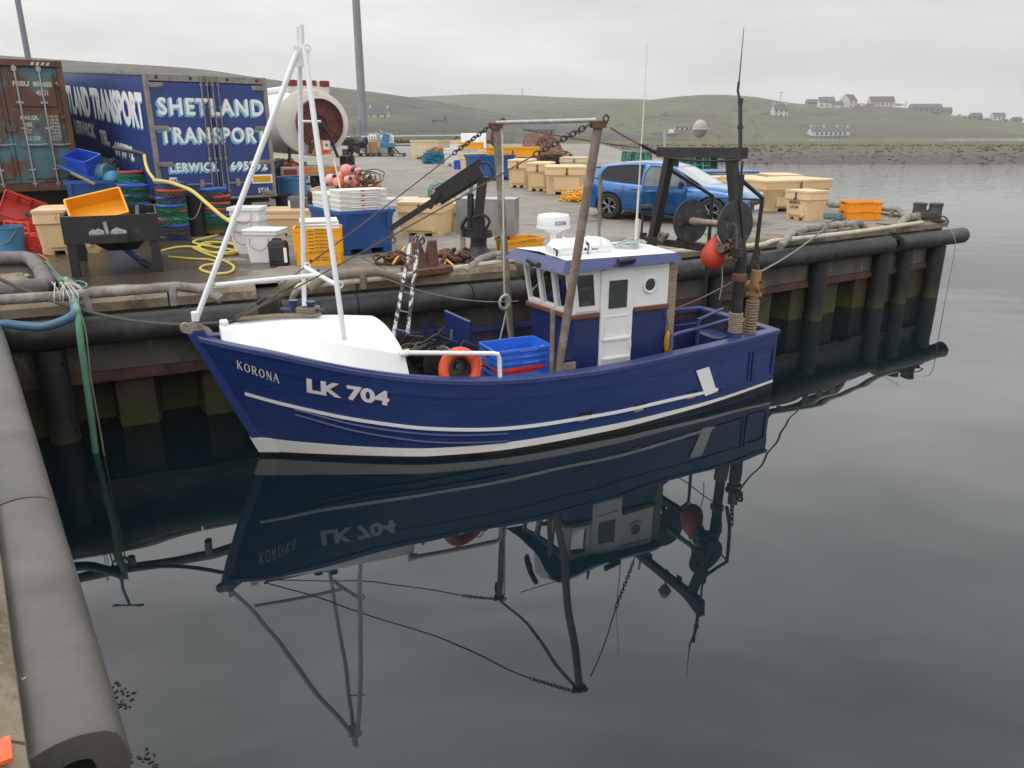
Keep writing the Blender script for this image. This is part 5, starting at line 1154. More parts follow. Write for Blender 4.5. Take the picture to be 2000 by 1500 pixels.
for x in gx:
    wb_, zb_, zr, wr = ghx(x); row = [side(x, t, -.012) for t in (0, .33, .66, 1)]+[(x, -wr*.6, zr-.012)]; rows.append(row+[(p[0], -p[1], p[2]) for p in row[::-1]])
m.rings(rows); m.build('windows', m_cglass, car, smooth=60)
m = MB(); rows = []
for x in [-.52+.08*i for i in range(28)]:
    wb_, zb_, zr, wr = ghx(x); rows.append([side(x, .93, .004), (x, -wr*.93, zr-.022), (x, -wr*.6, zr+.004), (x, 0, zr+.014), (x, wr*.6, zr+.004), (x, wr*.93, zr-.022), tuple(V(side(x, .93, .004))*1)[0:1]+(-side(x, .93, .004)[1],)+(side(x, .93, .004)[2],)])
m.grid(rows)
for sgn in (1, -1):         # C pillar, B pillar, A pillar and belt line
    fl = lambda p: (p[0], p[1]*sgn, p[2])
    def patch(xa, xb, n_=8, off=.006):
        m.grid([[fl(side(xa(t/6)+(xb(t/6)-xa(t/6))*i/n_, t/6, off)) for i in range(n_+1)] for t in range(7)])
    patch(lambda t: -.80+.0*t, lambda t: -.30-.05*t+.25*(t-.35)**2*2)
    patch(lambda t: .86, lambda t: 1.0-.03*t, 3)
    m.tube([fl(side(x, t, .0)) for x, t in ((2.42, .02), (2.2, .5), (2.0, .8), (1.75, .98), (1.5, 1.0))], .035, 6)
m.box((-.56, 0, 1.30), (.24, 1.14, .03), Matrix.Rotation(R(-12), 4, 'Y'), .012)
ro = m.build('roof', m_car, car, smooth=50)
m = MB(); rows = []
for i in range(9):
    x = 1.56+.86*i/8; wb_, zb_, zr, wr = ghx(x); rows.append([(x, y*wr*.98, zr+.006-.03*abs(y)**2.5) for y in (-1, -.6, 0, .6, 1)])
m.grid(rows); m.build('windscreen', m_wscr, car)
m = MB(); m.tube([side(x, .02, .004) for x in [-.55+.1*i for i in range(15)]], .010, 5); m.tube([(x, -smooth_t(x, [s[0] for s in ST], [s[1] for s in ST])*.99, .40) for x in (.42, 1.0, 2.2)], .004, 4)
m.tube([(.42, -.92, .98), (.40, -.922, .75), (.36, -.915, .5), (.52, -.92, .33)], .004, 4); m.tube([(1.25, -.92, .93), (1.25, -.925, .30)], .005, 4); m.box((1.4, -.90, .225), (1.9, .05, .07), bev=.02); m.build('trim', m_cblk, car)
m = MB(); m.box((.30+.42, -.925, .80), (.22, .03, .045), bev=.012); m.build('door_handle', m_car, car)
# interior seen through the doorway
m = MB(); m.box((1.18, -.38, .75), (.16, .5, .75), R(0), .06); m.box((1.45, -.38, .52), (.5, .5, .2), bev=.06); m.box((1.25, .4, .8), (.4, .5, .7), bev=.08); m.box((2.2, 0, .85), (.2, 1.5, .2), bev=.05); m.torus((1.95, -.38, .92), .17, .018, 20, 6, Matrix.Rotation(R(65), 4, 'Y')); m.box((1.6, 0, .28), (1.5, 1.5, .08)); m.build('interior', m_cblk, car)
# door swung open on its front hinge
dr = bpy.data.objects.new('open_door', None); COL.objects.link(dr); dr.parent = car; dr.location = (2.06, -.90, 0); dr.rotation_euler = (0, 0, R(28))
m = MB(); rows = []
for i in range(9):
    x = -1.02*i/8; rows.append([(x, .0, .27), (x, -.03, .40), (x, -.015, .52), (x, -.035, .74), (x, -.02, .86), (x, .01, .93)])
m.grid(rows); m.grid([[(p[0], p[1]+.09, p[2]) for p in r_] for r_ in rows]); m.rings([[rows[i][j] for j in range(6)]+[(rows[i][j][0], rows[i][j][1]+.09, rows[i][j][2]) for j in (5, 4, 3, 2, 1, 0)] for i in (0, 8)])
m.tube([(-1.02, .04, .92), (-.98, .12, 1.2), (-.85, .2, 1.40), (-.5, .2, 1.38), (-.15, .12, 1.15), (0, .03, .93)], .025, 6)
m.box((-.82, -.045, .80), (.22, .03, .045), bev=.012); m.build('panel', m_car, dr, smooth=50)
m = MB(); m.add([(-1.0, .04, .93), (-.97, .12, 1.2), (-.84, .19, 1.38), (-.5, .19, 1.36), (-.16, .11, 1.14), (-.02, .03, .93)], [list(range(6))]); m.build('door_glass', mat('car_clear_glass', (.10, .115, .12), .05, var=.4, vs=3, spec=.8), dr, smooth=0)
m = MB(); m.box((-.12, -.14, 1.0), (.13, .22, .14), bev=.045); m.build('wing_mirror', m_cblk, dr)
for x in (0, 2.70):
    for sy in (-1, 1):
        wh_ = bpy.data.objects.new('wheel', None); COL.objects.link(wh_); wh_.parent = car; wh_.location = (x, sy*.80, .335); wh_.rotation_euler = (0, 0, 0 if sy < 0 else pi); wheel(wh_, (0, 0, 0), .335, .225, spokes=5, rim=mat('alloy_grey', (.24, .24, .25), .35, .8, var=.1))
m = MB()
for sy in (-1,): m.rings([[(3.28, sy*.80, .66), (3.40, sy*.70, .64), (3.12, sy*.845, .74)], [(3.05, sy*.82, .795), (3.20, sy*.75, .785), (3.0, sy*.84, .785)]])
m.sph((3.22, -.775, .70), .10, 12, (1.6, .4, .55)); m.build('headlight', mat('headlight_glass', (.55, .57, .58), .1, var=.15, spec=.8), car)
m = MB(); m.sph((3.22, .775, .70), .10, 12, (1.6, .4, .55)); m.build('headlight', mat('headlight_glass', (.55, .57, .58)), car)
for sy in (-1, 1): m = MB(); m.rings([[(-.70, sy*.805, .86), (-.86, sy*.60, .86), (-.87, sy*.58, .99), (-.66, sy*.80, 1.03)], [(-.60, sy*.85, .90), (-.845, sy*.70, .86), (-.83, sy*.70, 1.0), (-.52, sy*.86, 1.0)]]); m.build('tail_light', mat('tail_light_red', (.55, .03, .03), .2, var=.1), car)
m = MB(); m.box((3.46, 0, .50), (.10, 1.0, .26), bev=.05); m.box((3.40, -.55, .36), (.16, .35, .12), bev=.04); m.build('grille', m_cblk, car)
m = MB(); m.box((3.52, 0, .44), (.012, .52, .11)); m.build('number_plate', m_whitepl, car); m = MB(); m.box((-.86, 0, .72), (.02, .52, .11)); m.build('number_plate', mat('yellow_plate', (.7, .5, .03), .5), car)
# ================================================================ BOXES, BINS, TUBS AND GEAR ON THE QUAY
def on(u, v): p = G(u, v); return p
m_cream_lbl = m_txtd
# ---- insulated bins
GB = 'insulated bins on the quay'
def bin_(name, label, ul, vl, ur, vr, d, vtop, body=m_beige, lid=True, group=GB, txt=(), latch=True, taper=.10, cc=None, feet=3, h=None, rimonly=False):
    c, a, w_ = place(ul, vl, ur, vr, d); p = G((ul+ur)/2, (vl+vr)/2); hh = h or max(.25, zat(p, vtop)-p.z)
    t = thing(name, label, 'bin', c, a, group); build_bin(t, w_, d, hh, body, lid, txt, latch, taper, feet); t['dim'] = (w_, d, hh); return t
def build_bin(t, w_, d, h, body, lid, txt, latch, taper, feet):
    m = MB(); fh = h*.09; hb = h*.91 if lid else h
    if lid: m.rings([rrect(w_-taper, d-taper, .07, fh), rrect(w_-taper*.3, d-taper*.3, .07, hb*.72), rrect(w_-taper*.3+.05, d-taper*.3+.05, .07, hb*.76), rrect(w_-.005, d-.005, .06, hb)])
    else: tub(m, w_, d, hb-fh, taper, .05, .07, .03, .09, .06, fh)
    n = feet; bw, bd = w_-taper, d-taper
    for i in range(n):
        x = -bw/2+bw*.11+(bw*.78)*i/(n-1); m.rings([rrect(bw*.2, bd-.01, .02, 0, cx=x), rrect(bw*.22, bd, .02, fh+.01, cx=x)])
    if h > .6:
        m.box((0, -(d-taper*.65)/2-.004, hb*.42), (w_*.62, .02, hb*.5), bev=.009)
        m.cyl((w_*.30, -d/2+taper*.3, hb*.22), (w_*.30, -d/2+taper*.3-.03, hb*.22), .045, n=14)
    b = m.build('body', body, t)
    if lid:
        m = MB(); m.rings([rrect(w_+.02, d+.02, .06, hb+.002), rrect(w_+.02, d+.02, .06, hb+.05), rrect(w_-.03, d-.03, .06, h-.01), rrect(w_-.20, d-.20, .06, h)]); m.build('lid', body, t)
        if latch:
            for x in (0,): m = MB(); m.box((x, -d/2-.018, hb*.88), (.05, .02, h*.26), bev=.008); m.box((x, -d/2-.03, hb*.80), (.10, .03, .04), bev=.01); m.build('latch', mat('latch_brown_rubber', (.12, .075, .04), .7), t)
    if txt:
        yo = -(d-taper*.65)/2-.0165
        for i, (s_, x0, z0, w2, h2) in enumerate(txt):
            m = MB(); text(m, s_, x0*w_, z0*h, w2*w_, h2*h, lambda x, z: (x, yo, z), bold=.03); m.build('lettering', m_txtd, b, smooth=0)
bin_('fish_bin', 'beige lidded bin nearest the blue car, in the row of three', 1066, 381, 1146, 381, 1.25, 325)
bin_('fish_bin', 'middle beige lidded bin in the row of three left of the blue car', 1028, 374, 1070, 375, 1.25, 318)
bin_('fish_bin', 'beige lidded bin at the far end of the row of three', 991, 367, 1031, 368, 1.25, 312)
bin_('fish_bin', 'beige lidded bin with a brown latch behind the folded black crane arm', 776, 461, 864, 463, 1.05, 394, txt=(('ALERT', -.38, .50, .26, .11),))
bin_('fish_bin', 'beige bin marked ALERT squeezed between another beige bin and the stainless cabinet', 858, 449, 912, 451, 1.1, 398, txt=(('ALERT', .05, .52, .30, .13),), latch=False)
bin_('fish_bin', 'long low beige bin behind the white buckets, grey jerrycan standing on it', 518, 462, 622, 460, .95, 412, latch=False)
bin_('fish_bin', 'beige bin partly hidden behind the black steel table', 76, 500, 200, 494, 1.0, 408, latch=False)
bin_('fish_bin', 'beige lidded bin left of the big blue bin at the back of the yard', 897, 337, 934, 338, 1.2, 300)
bin_('fish_bin', 'faded beige open bin by the white rail fence at the back of the yard', 800, 310, 857, 312, 1.25, 274, m_beige2, lid=False)
bin_('fish_bin', 'pale grey bin between the blue net heap and the beige bin', 866, 324, 899, 326, 1.2, 290, mat('pale_grey_plastic', (.55, .54, .52), .5, var=.06, dirt=((.4, .38, .35), .55, .8, 4)), txt=(('3', -.36, .62, .12, .13),), latch=False)
bin_('fish_bin', 'beige bin under the tall pale lid leaning at the back of the yard', 900, 318, 950, 319, 1.2, 288, latch=False)
bin_('fish_bin', 'low faded bin behind the row of three beige bins, pink buoy on it', 1092, 338, 1150, 339, 1.3, 308, m_beige2)
bin_('fish_bin', 'square beige lidded bin marked MINERVA standing at the front of the pier head', 1527, 426, 1574, 433, .66, 371, txt=(('MINERVA', -.28, .52, .46, .12), ('LK344', -.24, .37, .36, .12)))
bin_('fish_bin', 'large beige bin with an overhanging rim right behind the bin marked MINERVA', 1493, 417, 1622, 410, 1.3, 351, lid=True, taper=.26)
bin_('fish_bin', 'beige bin lettered OBERON BOAT CHARTERS in front of the car bonnet', 1438, 409, 1508, 408, 1.3, 348, txt=(('OBERON', .10, .68, .28, .09), ('BOAT', .15, .56, .18, .09), ('CHARTERS', .08, .44, .32, .09), ('07787 5883', .07, .32, .36, .09)), latch=False)
bin_('fish_bin', 'beige bin with a blue lid board standing farther back beside the car bonnet', 1392, 396, 1462, 396, 1.3, 346, latch=False)
bin_('fish_bin', 'rearmost beige bin on the pier head, only its rim showing', 1498, 389, 1566, 389, 1.3, 342, latch=False)
m = MB(); c, a, w_ = place(1376, 391, 1480, 391, 1.4); m.box((0, 0, .03), (w_, 1.3, .06), bev=.02); o = m.build('cover_board', m_blue, loc=c+V((0, 0, zat(G(1428, 396), 349)-QZ)), rz=a); tag(o, 'flat dark blue lid lying across the beige bins beside the car', 'lid')
# upright pale lid
c, a, w_ = place(899, 306, 949, 306, .1); m = MB(); m.box((0, 0, .78), (w_, .09, 1.0), Matrix.Rotation(R(-12), 4, 'X'), .04); [m.box((x, -.06, .8), (.08, .06, .8), Matrix.Rotation(R(-12), 4, 'X'), .02) for x in (-.5, -.1, .35)]
o = m.build('cover_board', m_whitepl, loc=c+V((0, .8, .02)), rz=a); tag(o, 'tall pale lid propped upright on a beige bin at the back of the yard', 'lid')
c, a, w_ = place(867, 300, 902, 300, 1.0); m = MB(); m.box((0, 0, .3), (w_, 1.2, .6), bev=.03); m.box((0, -.1, .68), (w_+.1, 1.3, .06), Matrix.Rotation(R(8), 4, 'X')); tag(m.build('wooden_box', mat('plywood', (.36, .25, .14), .8, var=.2), loc=c, rz=a), 'brown plywood box with a sloping pale lid at the back of the yard', 'box')
# ---- blue bins
def bluebin(label, ul, vl, ur, vr, d, vtop, mt=m_blue, h=None, rz=None):
    c, a, w_ = place(ul, vl, ur, vr, d); p = G((ul+ur)/2, (vl+vr)/2); h = h or zat(p, vtop)-p.z; t = thing('blue_bin', label, 'bin', c, a, 'big open blue bins')
    m = MB(); fh = .10; n = 4; bw, bd = w_, d; tw, td = w_*1.10, d*1.10
    m.rings([rrect(bw, bd, .05, fh), rrect(bw*1.03, bd*1.03, .05, h*.80), rrect(tw, td, .05, h*.93), rrect(tw+.03, td+.03, .05, h*.93), rrect(tw+.03, td+.03, .05, h), rrect(tw-.08, td-.08, .05, h), rrect(bw-.08, bd-.08, .05, fh+.05)])
    for sx in (-1, 1):
        for sy in (-1, 1): m.prism([(0, h*.55), (0, h*.93), (tw/2-bw*.5+.01, h*.93)], -.05, .05, Matrix.Translation((sx*bw*.44, sy*bd*.515, 0)) @ Matrix.Rotation(-pi/2 if sy < 0 else pi/2, 4, 'Z') @ XZ)
    for x in (-bw*.40, 0, bw*.40): m.rings([rrect(bw*.17, bd*.96, .02, 0, cx=x), rrect(bw*.19, bd*.98, .02, fh+.01, cx=x)])
    m.build('body', mt, t); t['h'] = h; return t, c, a, w_, h
bb, bc, ba, bw_, bh = bluebin('big blue bin loaded with white fish boxes, behind the yellow crates', 668, 501, 768, 492, 1.35, 410)
bluebin('big blue bin at the back of the yard with yellow crates on top', 940, 354, 1002, 351, 1.2, 303)
b2, b2c, b2a, b2w, b2h = bluebin('scuffed blue bin full of tubs and rope between the container and the net baskets', 146, 452, 238, 449, 1.0, 352)
# ---- fish boxes
def fishbox_mesh(w_, d, h, mt, txt=None, txtm=m_txtd, logo=None, mark=None):
    o = {}
    m = MB(); m.rings([rrect(w_*.93, d*.90, .03, 0), rrect(w_*.95, d*.925, .03, h*.77), rrect(w_*1.0, d, .03, h*.80), rrect(w_, d, .03, h), rrect(w_-.05, d-.05, .03, h), rrect(w_*.90, d*.87, .03, .03)])
    for sx in (-1, 1):
        m.box((sx*w_*.24, -d/2+.004, h*.90), (w_*.30, .014, .014), bev=.004); m.box((sx*w_*.40, -d*.465, h*.33), (w_*.10, .03, h*.55), bev=.008)
        m.box((sx*w_*.25, d*.465, h*.33), (w_*.10, .03, h*.55), bev=.008)
    for sx in (-1, 1): m.box((sx*w_*.475, 0, h*.33), (.03, d*.3, h*.5), bev=.008)
    return m
def fishbox(name, label, loc, rz, w_, d, h, mt, txt=None, txtm=m_txtd, group=None, grip=True, logo=True, sub=None):
    t = thing(name, label, 'fish box', loc, rz, group); m = fishbox_mesh(w_, d, h, mt); m.build('shell', mt, t)
    if grip:
        for sx in (-1, 1): m = MB(); m.box((sx*w_*.4935, 0, h*.80), (.016, d*.26, h*.16), bev=.004); m.build('hand_hole', m_dark, t)
    if txt:
        m = MB(); f_ = lambda x, z: (x, -d/2-.0035, z); text(m, txt, -w_*.06, h*.84, w_*.28, h*.10, f_, bold=.02)
        if logo: q = .5*h*.16; [m.add([f_(-w_*.14+a*q, h*.80), f_(-w_*.14+a*q+q*.9, h*.80+q*.5), f_(-w_*.14+a*q, h*.80+q), f_(-w_*.14+a*q-q*.9, h*.80+q*.5)], [(0, 1, 2, 3)]) for a in (-1, 1)]
        m.build('lettering', txtm, t, smooth=0)
    if sub:
        m = MB(); f_ = lambda x, z: (x, -d*.4625, z)
        for i, s_ in enumerate(sub): text(m, s_, -w_*.08, h*(.44-.14*i), w_*.42, h*.09, f_, bold=.02)
        m.add([f_(-w_*.18+a, h*.32+b) for a, b in ((0, -.03), (.03, 0), (0, .03), (-.03, 0))], [(0, 1, 2, 3)]); m.build('lettering', txtm, t, smooth=0)
    return t
# yellow stack (seven boxes, three white lids on top)
yc, ya, yw = place(579, 521, 671, 518, .48); yh = .26
names = ['bottom', 'second', 'third', 'fourth', 'fifth', 'sixth', 'topmost']
yb0 = fishbox('yellow_fish_box', 'bottom yellow box of the tall stack, printed low on its side', yc, ya, yw*1.04, .50, yh, m_yel, 'LHD SHETLAND', sub=('LHD SHETLAND', 'TEL 01595 692379'), group='yellow fish boxes in the tall stack')
ypit = .084
top_z = zat(G(625, 520), 446)-QZ; ypit = (top_z-yh)/6
yproto = fishbox('yellow_fish_box', 'x', yc+V((0, 0, ypit)), ya, yw*1.04, .50, yh, m_yel, 'LHD SHETLAND', group='yellow fish boxes in the tall stack'); yproto['label'] = 'second yellow box up in the tall stack under white lids'
for k in range(2, 7): dup(yproto, yc+V((random.uniform(-.008, .008), random.uniform(-.006, .006), ypit*k)), ya+R(random.uniform(-.8, .8)), f'{names[k]} yellow box {"up " if k < 6 else ""}in the tall stack under white lids')
lm = MB(); lm.box((0, 0, .0), (.58, .36, .034), bev=.010); lm.box((0, 0, -.02), (.54, .32, .02), bev=.005)
for k in range(3):
    o = lm.build('cover_slab', m_whitepl, loc=yc+V((.04-.012*k, .02, ypit*6+yh-.012+.052*k)), rz=ya+R(1.5*k-1)) if k == 0 else o.copy()
    if k: COL.objects.link(o); o.location = yc+V((.05-.018*k, .02, ypit*6+yh-.012+.052*k)); o.rotation_euler = (R(1.2*k), 0, ya+R(3*k-2))
    tag(o, ('lowest', 'middle', 'uppermost')[k]+' of the three white lids lying on the tall yellow stack', 'lid', 'white lids on the yellow stack')
# single yellow boxes
c, a, w_ = place(998, 497, 1062, 490, .45); fishbox('yellow_fish_box', 'single yellow fish box lying on the quay behind the liferaft', c, a, w_*1.08, .5, .24, m_yel, 'LHD SHETLAND')
c, a, w_ = place(1654, 431, 1720, 431, .55); q = fishbox('orange_fish_box', 'lower of the two orange fish boxes near the end of the pier', c, a, w_*1.04, .58, .22, m_yel2, 'LHD LTD', group='orange fish boxes near the pier end'); dup(q, c+V((.0, 0, .205)), a, 'upper of the two orange fish boxes near the end of the pier')
p = at(1653, 431, QZ)
c, a, w_ = place(988, 352, 1036, 352, .5); z_ = zat(G(985, 352), 306)-G(985, 352).z
for k, (du, lb) in enumerate(((-.55, 'left yellow crate resting on the big blue bin at the back of the yard'), (.45, 'right yellow crate resting on the big blue bin at the back of the yard'))):
    fishbox('yellow_crate', lb, c+V((du-.15, .3, z_-.02)), a, 1.0, .62, .36, m_yel, group='yellow crates on the far blue bin', grip=False)
cc_ = G(930, 337); fishbox('yellow_crate', 'yellow crate lying on the beige bin beside the far blue bin', V((cc_.x-.25, cc_.y+.5, cc_.z+.96)), 0, 1.15, .7, .26, m_yel, grip=False); 
fishbox('white_crate', 'small white crate with slots on the beige bin at the back of the yard', V((cc_.x-.85, cc_.y+.35, cc_.z+.96)), 0, .5, .4, .2, m_whitepl)
c, a, w_ = place(887, 331, 899, 331, .4); fishbox('blue_crate', 'small bright blue crate on the ground beside the pale grey bin', c, a, w_*1.1, .4, .38, m_blue2, grip=False)
# white polystyrene boxes in the big blue bin
m_poly = mat('white_polystyrene', (.72, .70, .64), .7, var=.05, bump=.001, bs=60, dirt=((.5, .47, .4), .62, .8, 5))
wc0 = bc+V((cos(ba)*.04+.0, .0, 0)); zt0 = zat(G(705, 497), 372)-QZ; zb0 = bh-.24
def polybox(label, loc, rz, w_=.80, d=.42, h=.115, lidded=False, txt=True):
    t = thing('polystyrene_fish_box', label, 'fish box', loc, rz, 'white polystyrene fish boxes in the blue bin'); m = MB()
    m.rings([rrect(w_-.02, d-.02, .025, 0), rrect(w_, d, .025, h*.55), rrect(w_+.006, d+.006, .025, h*.58), rrect(w_+.006, d+.006, .025, h)]); m.box((0, -d/2-.002, h*.36), (w_*.6, .014, h*.26), bev=.006); m.build('shell', m_poly, t)
    if txt:
        m = MB(); f_ = lambda x, z: (x, -d/2-.0055, z); m.add([f_(-.05, h*.64), f_(.02, h*.64), f_(.02, h*.92), f_(-.05, h*.92)], [(0, 1, 2, 3)]); text(m, 'BRITISH SEAFOOD CO', .03, h*.70, .30, h*.18, f_, bold=.02); m.build('lettering', m_txtr, t, smooth=0)
    return t
nb = 7; ph = (zt0-zb0)/nb
front = V((sin(ba), -cos(ba), 0))
base = bc+front*(.30)+V((cos(ba), sin(ba), 0))*.04; bx_w = bw_*.93
pb_ = polybox('lowest white polystyrene box of the printed stack in the blue bin', base+V((0, 0, zb0)), ba, bx_w, .46, ph*1.0)
ords = ['second', 'third', 'fourth', 'fifth', 'sixth', 'topmost']
for k in range(1, nb): dup(pb_, base+V((random.uniform(-.006, .006), 0, zb0+ph*k)), ba, f'{ords[k-1]} white polystyrene box {"up " if k < nb-1 else ""}of the printed stack in the blue bin')
base2 = bc-front*.26-V((cos(ba), sin(ba), 0))*.12; p2_ = polybox('lowest white polystyrene box of the rear stack in the blue bin', base2+V((0, 0, zb0)), ba+pi/2, .62, bx_w*.8, ph, txt=False)
for k in range(1, nb-1): dup(p2_, base2+V((random.uniform(-.008, .008), 0, zb0+ph*k)), ba+pi/2, f'{ords[k-1] if k < nb-2 else "topmost"} white polystyrene box {"up " if k < nb-2 else ""}of the rear stack in the blue bin')
# ---- buoys heaped behind the white boxes
GBY = 'vinyl buoys heaped behind the white boxes'
def buoy(label, loc, r, mt, eye=m_navy, rot=(0, 0, 0), group=GBY, name='buoy'):
    t = thing(name, label, 'buoy', loc, 0, group); t.rotation_euler = rot; m = MB(); m.lathe([(.004, -r), (r*.5, -r*.87), (r*.87, -r*.5), (r, 0), (r*.9, r*.45), (r*.62, r*.82), (r*.34, r*1.08), (r*.2, r*1.2)], 24); m.build('float', mt, t)
    m = MB(); m.lathe([(r*.36, r*1.05), (r*.30, r*1.35), (r*.22, r*1.45), (.01, r*1.46)], 16); m.torus((0, 0, r*1.42), r*.16, r*.07, 12, 6, Matrix.Rotation(pi/2, 4, 'X')); m.build('eye', eye, t); return t
m_pinkl = mat('pale_pink_vinyl', (.78, .40, .34), .5, var=.1, dirt=((.62, .42, .36), .5, .7, 4)); m_oran = mat('orange_buoy_vinyl', (.74, .22, .15), .5, var=.12, dirt=((.55, .25, .18), .5, .7, 5)); m_cream = mat('cream_vinyl', (.66, .6, .52), .5, var=.1)
yb_ = bc.y+1.25
for u, v, r, mt, lb, rot in ((646, 351, 11.5, m_pinkl, 'pale pink buoy at the left end of the heap', (.6, .9, 0)), (676, 332, 11.5, m_pink, 'bright pink buoy with a dark blue eye on top of the heap', (.3, 1.5, 0)), (699, 336, 8.5, m_pink, 'small pink buoy at the top right of the heap', (.8, 1.9, 0)),
    (667, 343, 8.5, m_pink, 'small pink buoy wedged under the top buoy', (0, 1.7, 0)), (660, 357, 11, m_oran, 'faded orange buoy in front of the pale pink one', (2.2, 0, 0)), (692, 356, 12, m_pink, 'large pink buoy at the front of the heap', (2.4, .5, 0)), (676, 362, 8, m_oran, 'small orange buoy low in the heap', (2.2, 0, 0)),
    (681, 351, 10, m_pinkl, 'pale pink buoy behind the large front one', (1, 1, 0)), (712, 354, 10, m_oran, 'orange buoy wrapped in tangled line', (1.9, .4, 0)), (722, 349, 11, m_cream, 'cream buoy at the right of the heap', (1.2, .6, 0)), (736, 362, 9.5, m_oran, 'orange buoy at the right end of the heap, ropes across it', (2, -.5, 0))):
    p = aty(u, v, yb_+random.uniform(-.1, .15)); buoy(lb, p, r/FPX*(p.y*cT-(p.z-HC)*sT), mt, rot=rot)
m = MB(); rng = random.Random(8)
for k in range(10):
    c = aty(rng.uniform(700, 738), rng.uniform(340, 360), yb_-.2); r = rng.uniform(.08, .2)
    m.tube([c+V((r*cos(a_)+rng.uniform(-.03, .03), rng.uniform(-.06, .06), r*.7*sin(a_))) for a_ in [2*pi*i/12 for i in range(12)]], .010, 5, closed=True)
tag(m.build('tangled_line', m_wire), 'tangle of thin brown line over the orange buoys in the heap', 'rope')
c = G(690, 462); c = V((c.x, yb_, QZ)); t = thing('buoy_bin', 'dark tub holding the heap of pink buoys behind the white boxes', 'bin', c, .0)
zz = aty(690, 366, yb_).z-QZ; m = MB(); tub(m, 1.15, .8, zz, .08); m.build('body', m_beige2, t)
m = MB(); a = aty(652, 310, bc.y+.9); b = aty(664, 366, bc.y+.3); m.tube([a, b], .014, 6); tag(m.build('bamboo_cane', mat('pale_cane', (.6, .45, .36), .7)), 'thin pale cane sticking up in front of the buoys', 'cane')
c, a, w_ = place(752, 402, 792, 404, .55); fishbox('white_crate', 'open white crate on the quay between the blue bin and the beige bin', V((c.x, c.y, c.z)), a+R(35), 1.0, .65, .2, m_whitepl)
# ---- white square buckets, jerrycans, tubs
def sqbucket(label, loc, rz, w_, h, lidded=True, name='white_bucket'):
    t = thing(name, label, 'bucket', loc, rz, 'square white buckets'); m = MB(); tub(m, w_, w_*.86, h, w_*.2, .012, .03, .018, .05, .012); m.build('shell', m_whitepl, t)
    m = MB(); m.tube(bez([(-w_*.3, -w_*.43, h*.78), (-w_*.25, -w_*.50, h*.55), (0, -w_*.52, h*.40), (w_*.22, -w_*.50, h*.55), (w_*.25, -w_*.43, h*.78)], 4), .006, 5); m.build('handle', mat('rope_handle_red', (.35, .10, .08), .8), t)
    if lidded: m = MB(); m.rings([rrect(w_+.02, w_*.86+.02, .03, h), rrect(w_+.02, w_*.86+.02, .03, h+.02), rrect(w_-.04, w_*.86-.04, .03, h+.026)]); m.build('lid', m_whitepl, t)
    return t
p = G(484, 497); s_ = 64/FPX*(p.y*cT+.5*0-(p.z-HC)*sT)
hz_ = zat(p, 406)-QZ
for k, lb in enumerate(('lowest square white bucket in the nested stack beside the yellow hose', 'middle square white bucket in the nested stack beside the yellow hose', 'top open square white bucket of the nested stack beside the yellow hose')):
    sqbucket(lb, V((p.x, p.y+s_*.4, QZ+(hz_-.62*s_*1.25)/2*k)), R(-8+4*k), s_*(1.0), s_*.78, False)
p = G(516, 513); h_ = zat(p, 452)-QZ; sqbucket('single lidded square white bucket in front of the stack', V((p.x, p.y+.2, QZ)), R(-5), 69/FPX*(p.y*cT+2*sT), h_)
def jerry(label, u, v, vtop, wpx, mt, tag_mt, rz=0, z=None):
    p = G(u, v) if z is None else z; w_ = wpx/FPX*(p.y*cT-(p.z-HC)*sT); h = zat(p, vtop)-p.z; t = thing('jerrycan', label, 'jerrycan', p+V((0, w_*.35, 0)), rz); m = MB()
    m.rings([rrect(w_*.94, w_*.6, .05, 0), rrect(w_, w_*.64, .05, .02), rrect(w_, w_*.64, .05, h*.82), rrect(w_*.8, w_*.56, .05, h*.93), rrect(w_*.72, w_*.5, .04, h*.94)]); m.box((0, -w_*.33, h*.45), (w_*.7, .02, h*.55), bev=.01); m.build('body', mt, t)
    m = MB(); m.tube([(-w_*.28, 0, h*.92), (-w_*.24, 0, h), (w_*.15, 0, h), (w_*.2, 0, h*.92)], .016, 6); m.build('handle', mt, t); m = MB(); m.cyl((w_*.33, 0, h*.88), (w_*.36, 0, h*.97), .028, n=10); m.build('cap', m_red, t)
    m = MB(); m.box((-w_*.36 if wpx < 37 else w_*.44, -w_*.335, h*.42), (w_*.16, .012, h*.55)); m.build('label_sticker', m_whitepl, t); return t
jerry('black jerrycan standing on the wet quay beside the yellow stack', 543, 520, 468, 37, m_blk2, m_whitepl)
pz = G(578, 460); pz = V((pz.x, pz.y+.45, QZ+zat(G(570, 461), 412)-QZ)); jerry('grey jerrycan with a white label standing on the long beige bin', 578, 414, 382, 36, mat('charcoal_plastic', (.10, .10, .105), .5, var=.15), m_whitepl, z=aty(580, 414, pz.y))
def rtub(label, u, v, vtop, wpx, mt, name='tub', taper=.8, cat='tub', tilt=None, group=None, cord=None, yoff=None):
    p = G(u, v); w_ = wpx/FPX*(p.y*cT-(p.z-HC)*sT); h = zat(p, vtop)-p.z; r = w_/2; t = thing(name, label, cat, p+V((0, r*.8, 0)), 0, group)
    if tilt: t.rotation_euler = tilt
    m = MB(); m.lathe([(r*taper, 0), (r*.97, h*.9), (r*1.03, h*.93), (r*1.03, h), (r*.94, h), (r*(taper-.05), .03)], 28); m.build('shell', mt, t)
    if cord: m = MB(); m.tube(bez([(-r*.9, -.1, h*.9), (-r*.5, -r*.95, h*.55), (0, -r*1.05, h*.42), (r*.5, -r*.95, h*.55), (r*.9, -.1, h*.9)], 4), .01, 5); m.build('handle', cord, t)
    return t
rtub('black drum with a pale rope handle between two stacks of net baskets', 381, 462, 380, 46, m_blk2, 'black_drum', .92, 'drum', cord=m_ropeg)
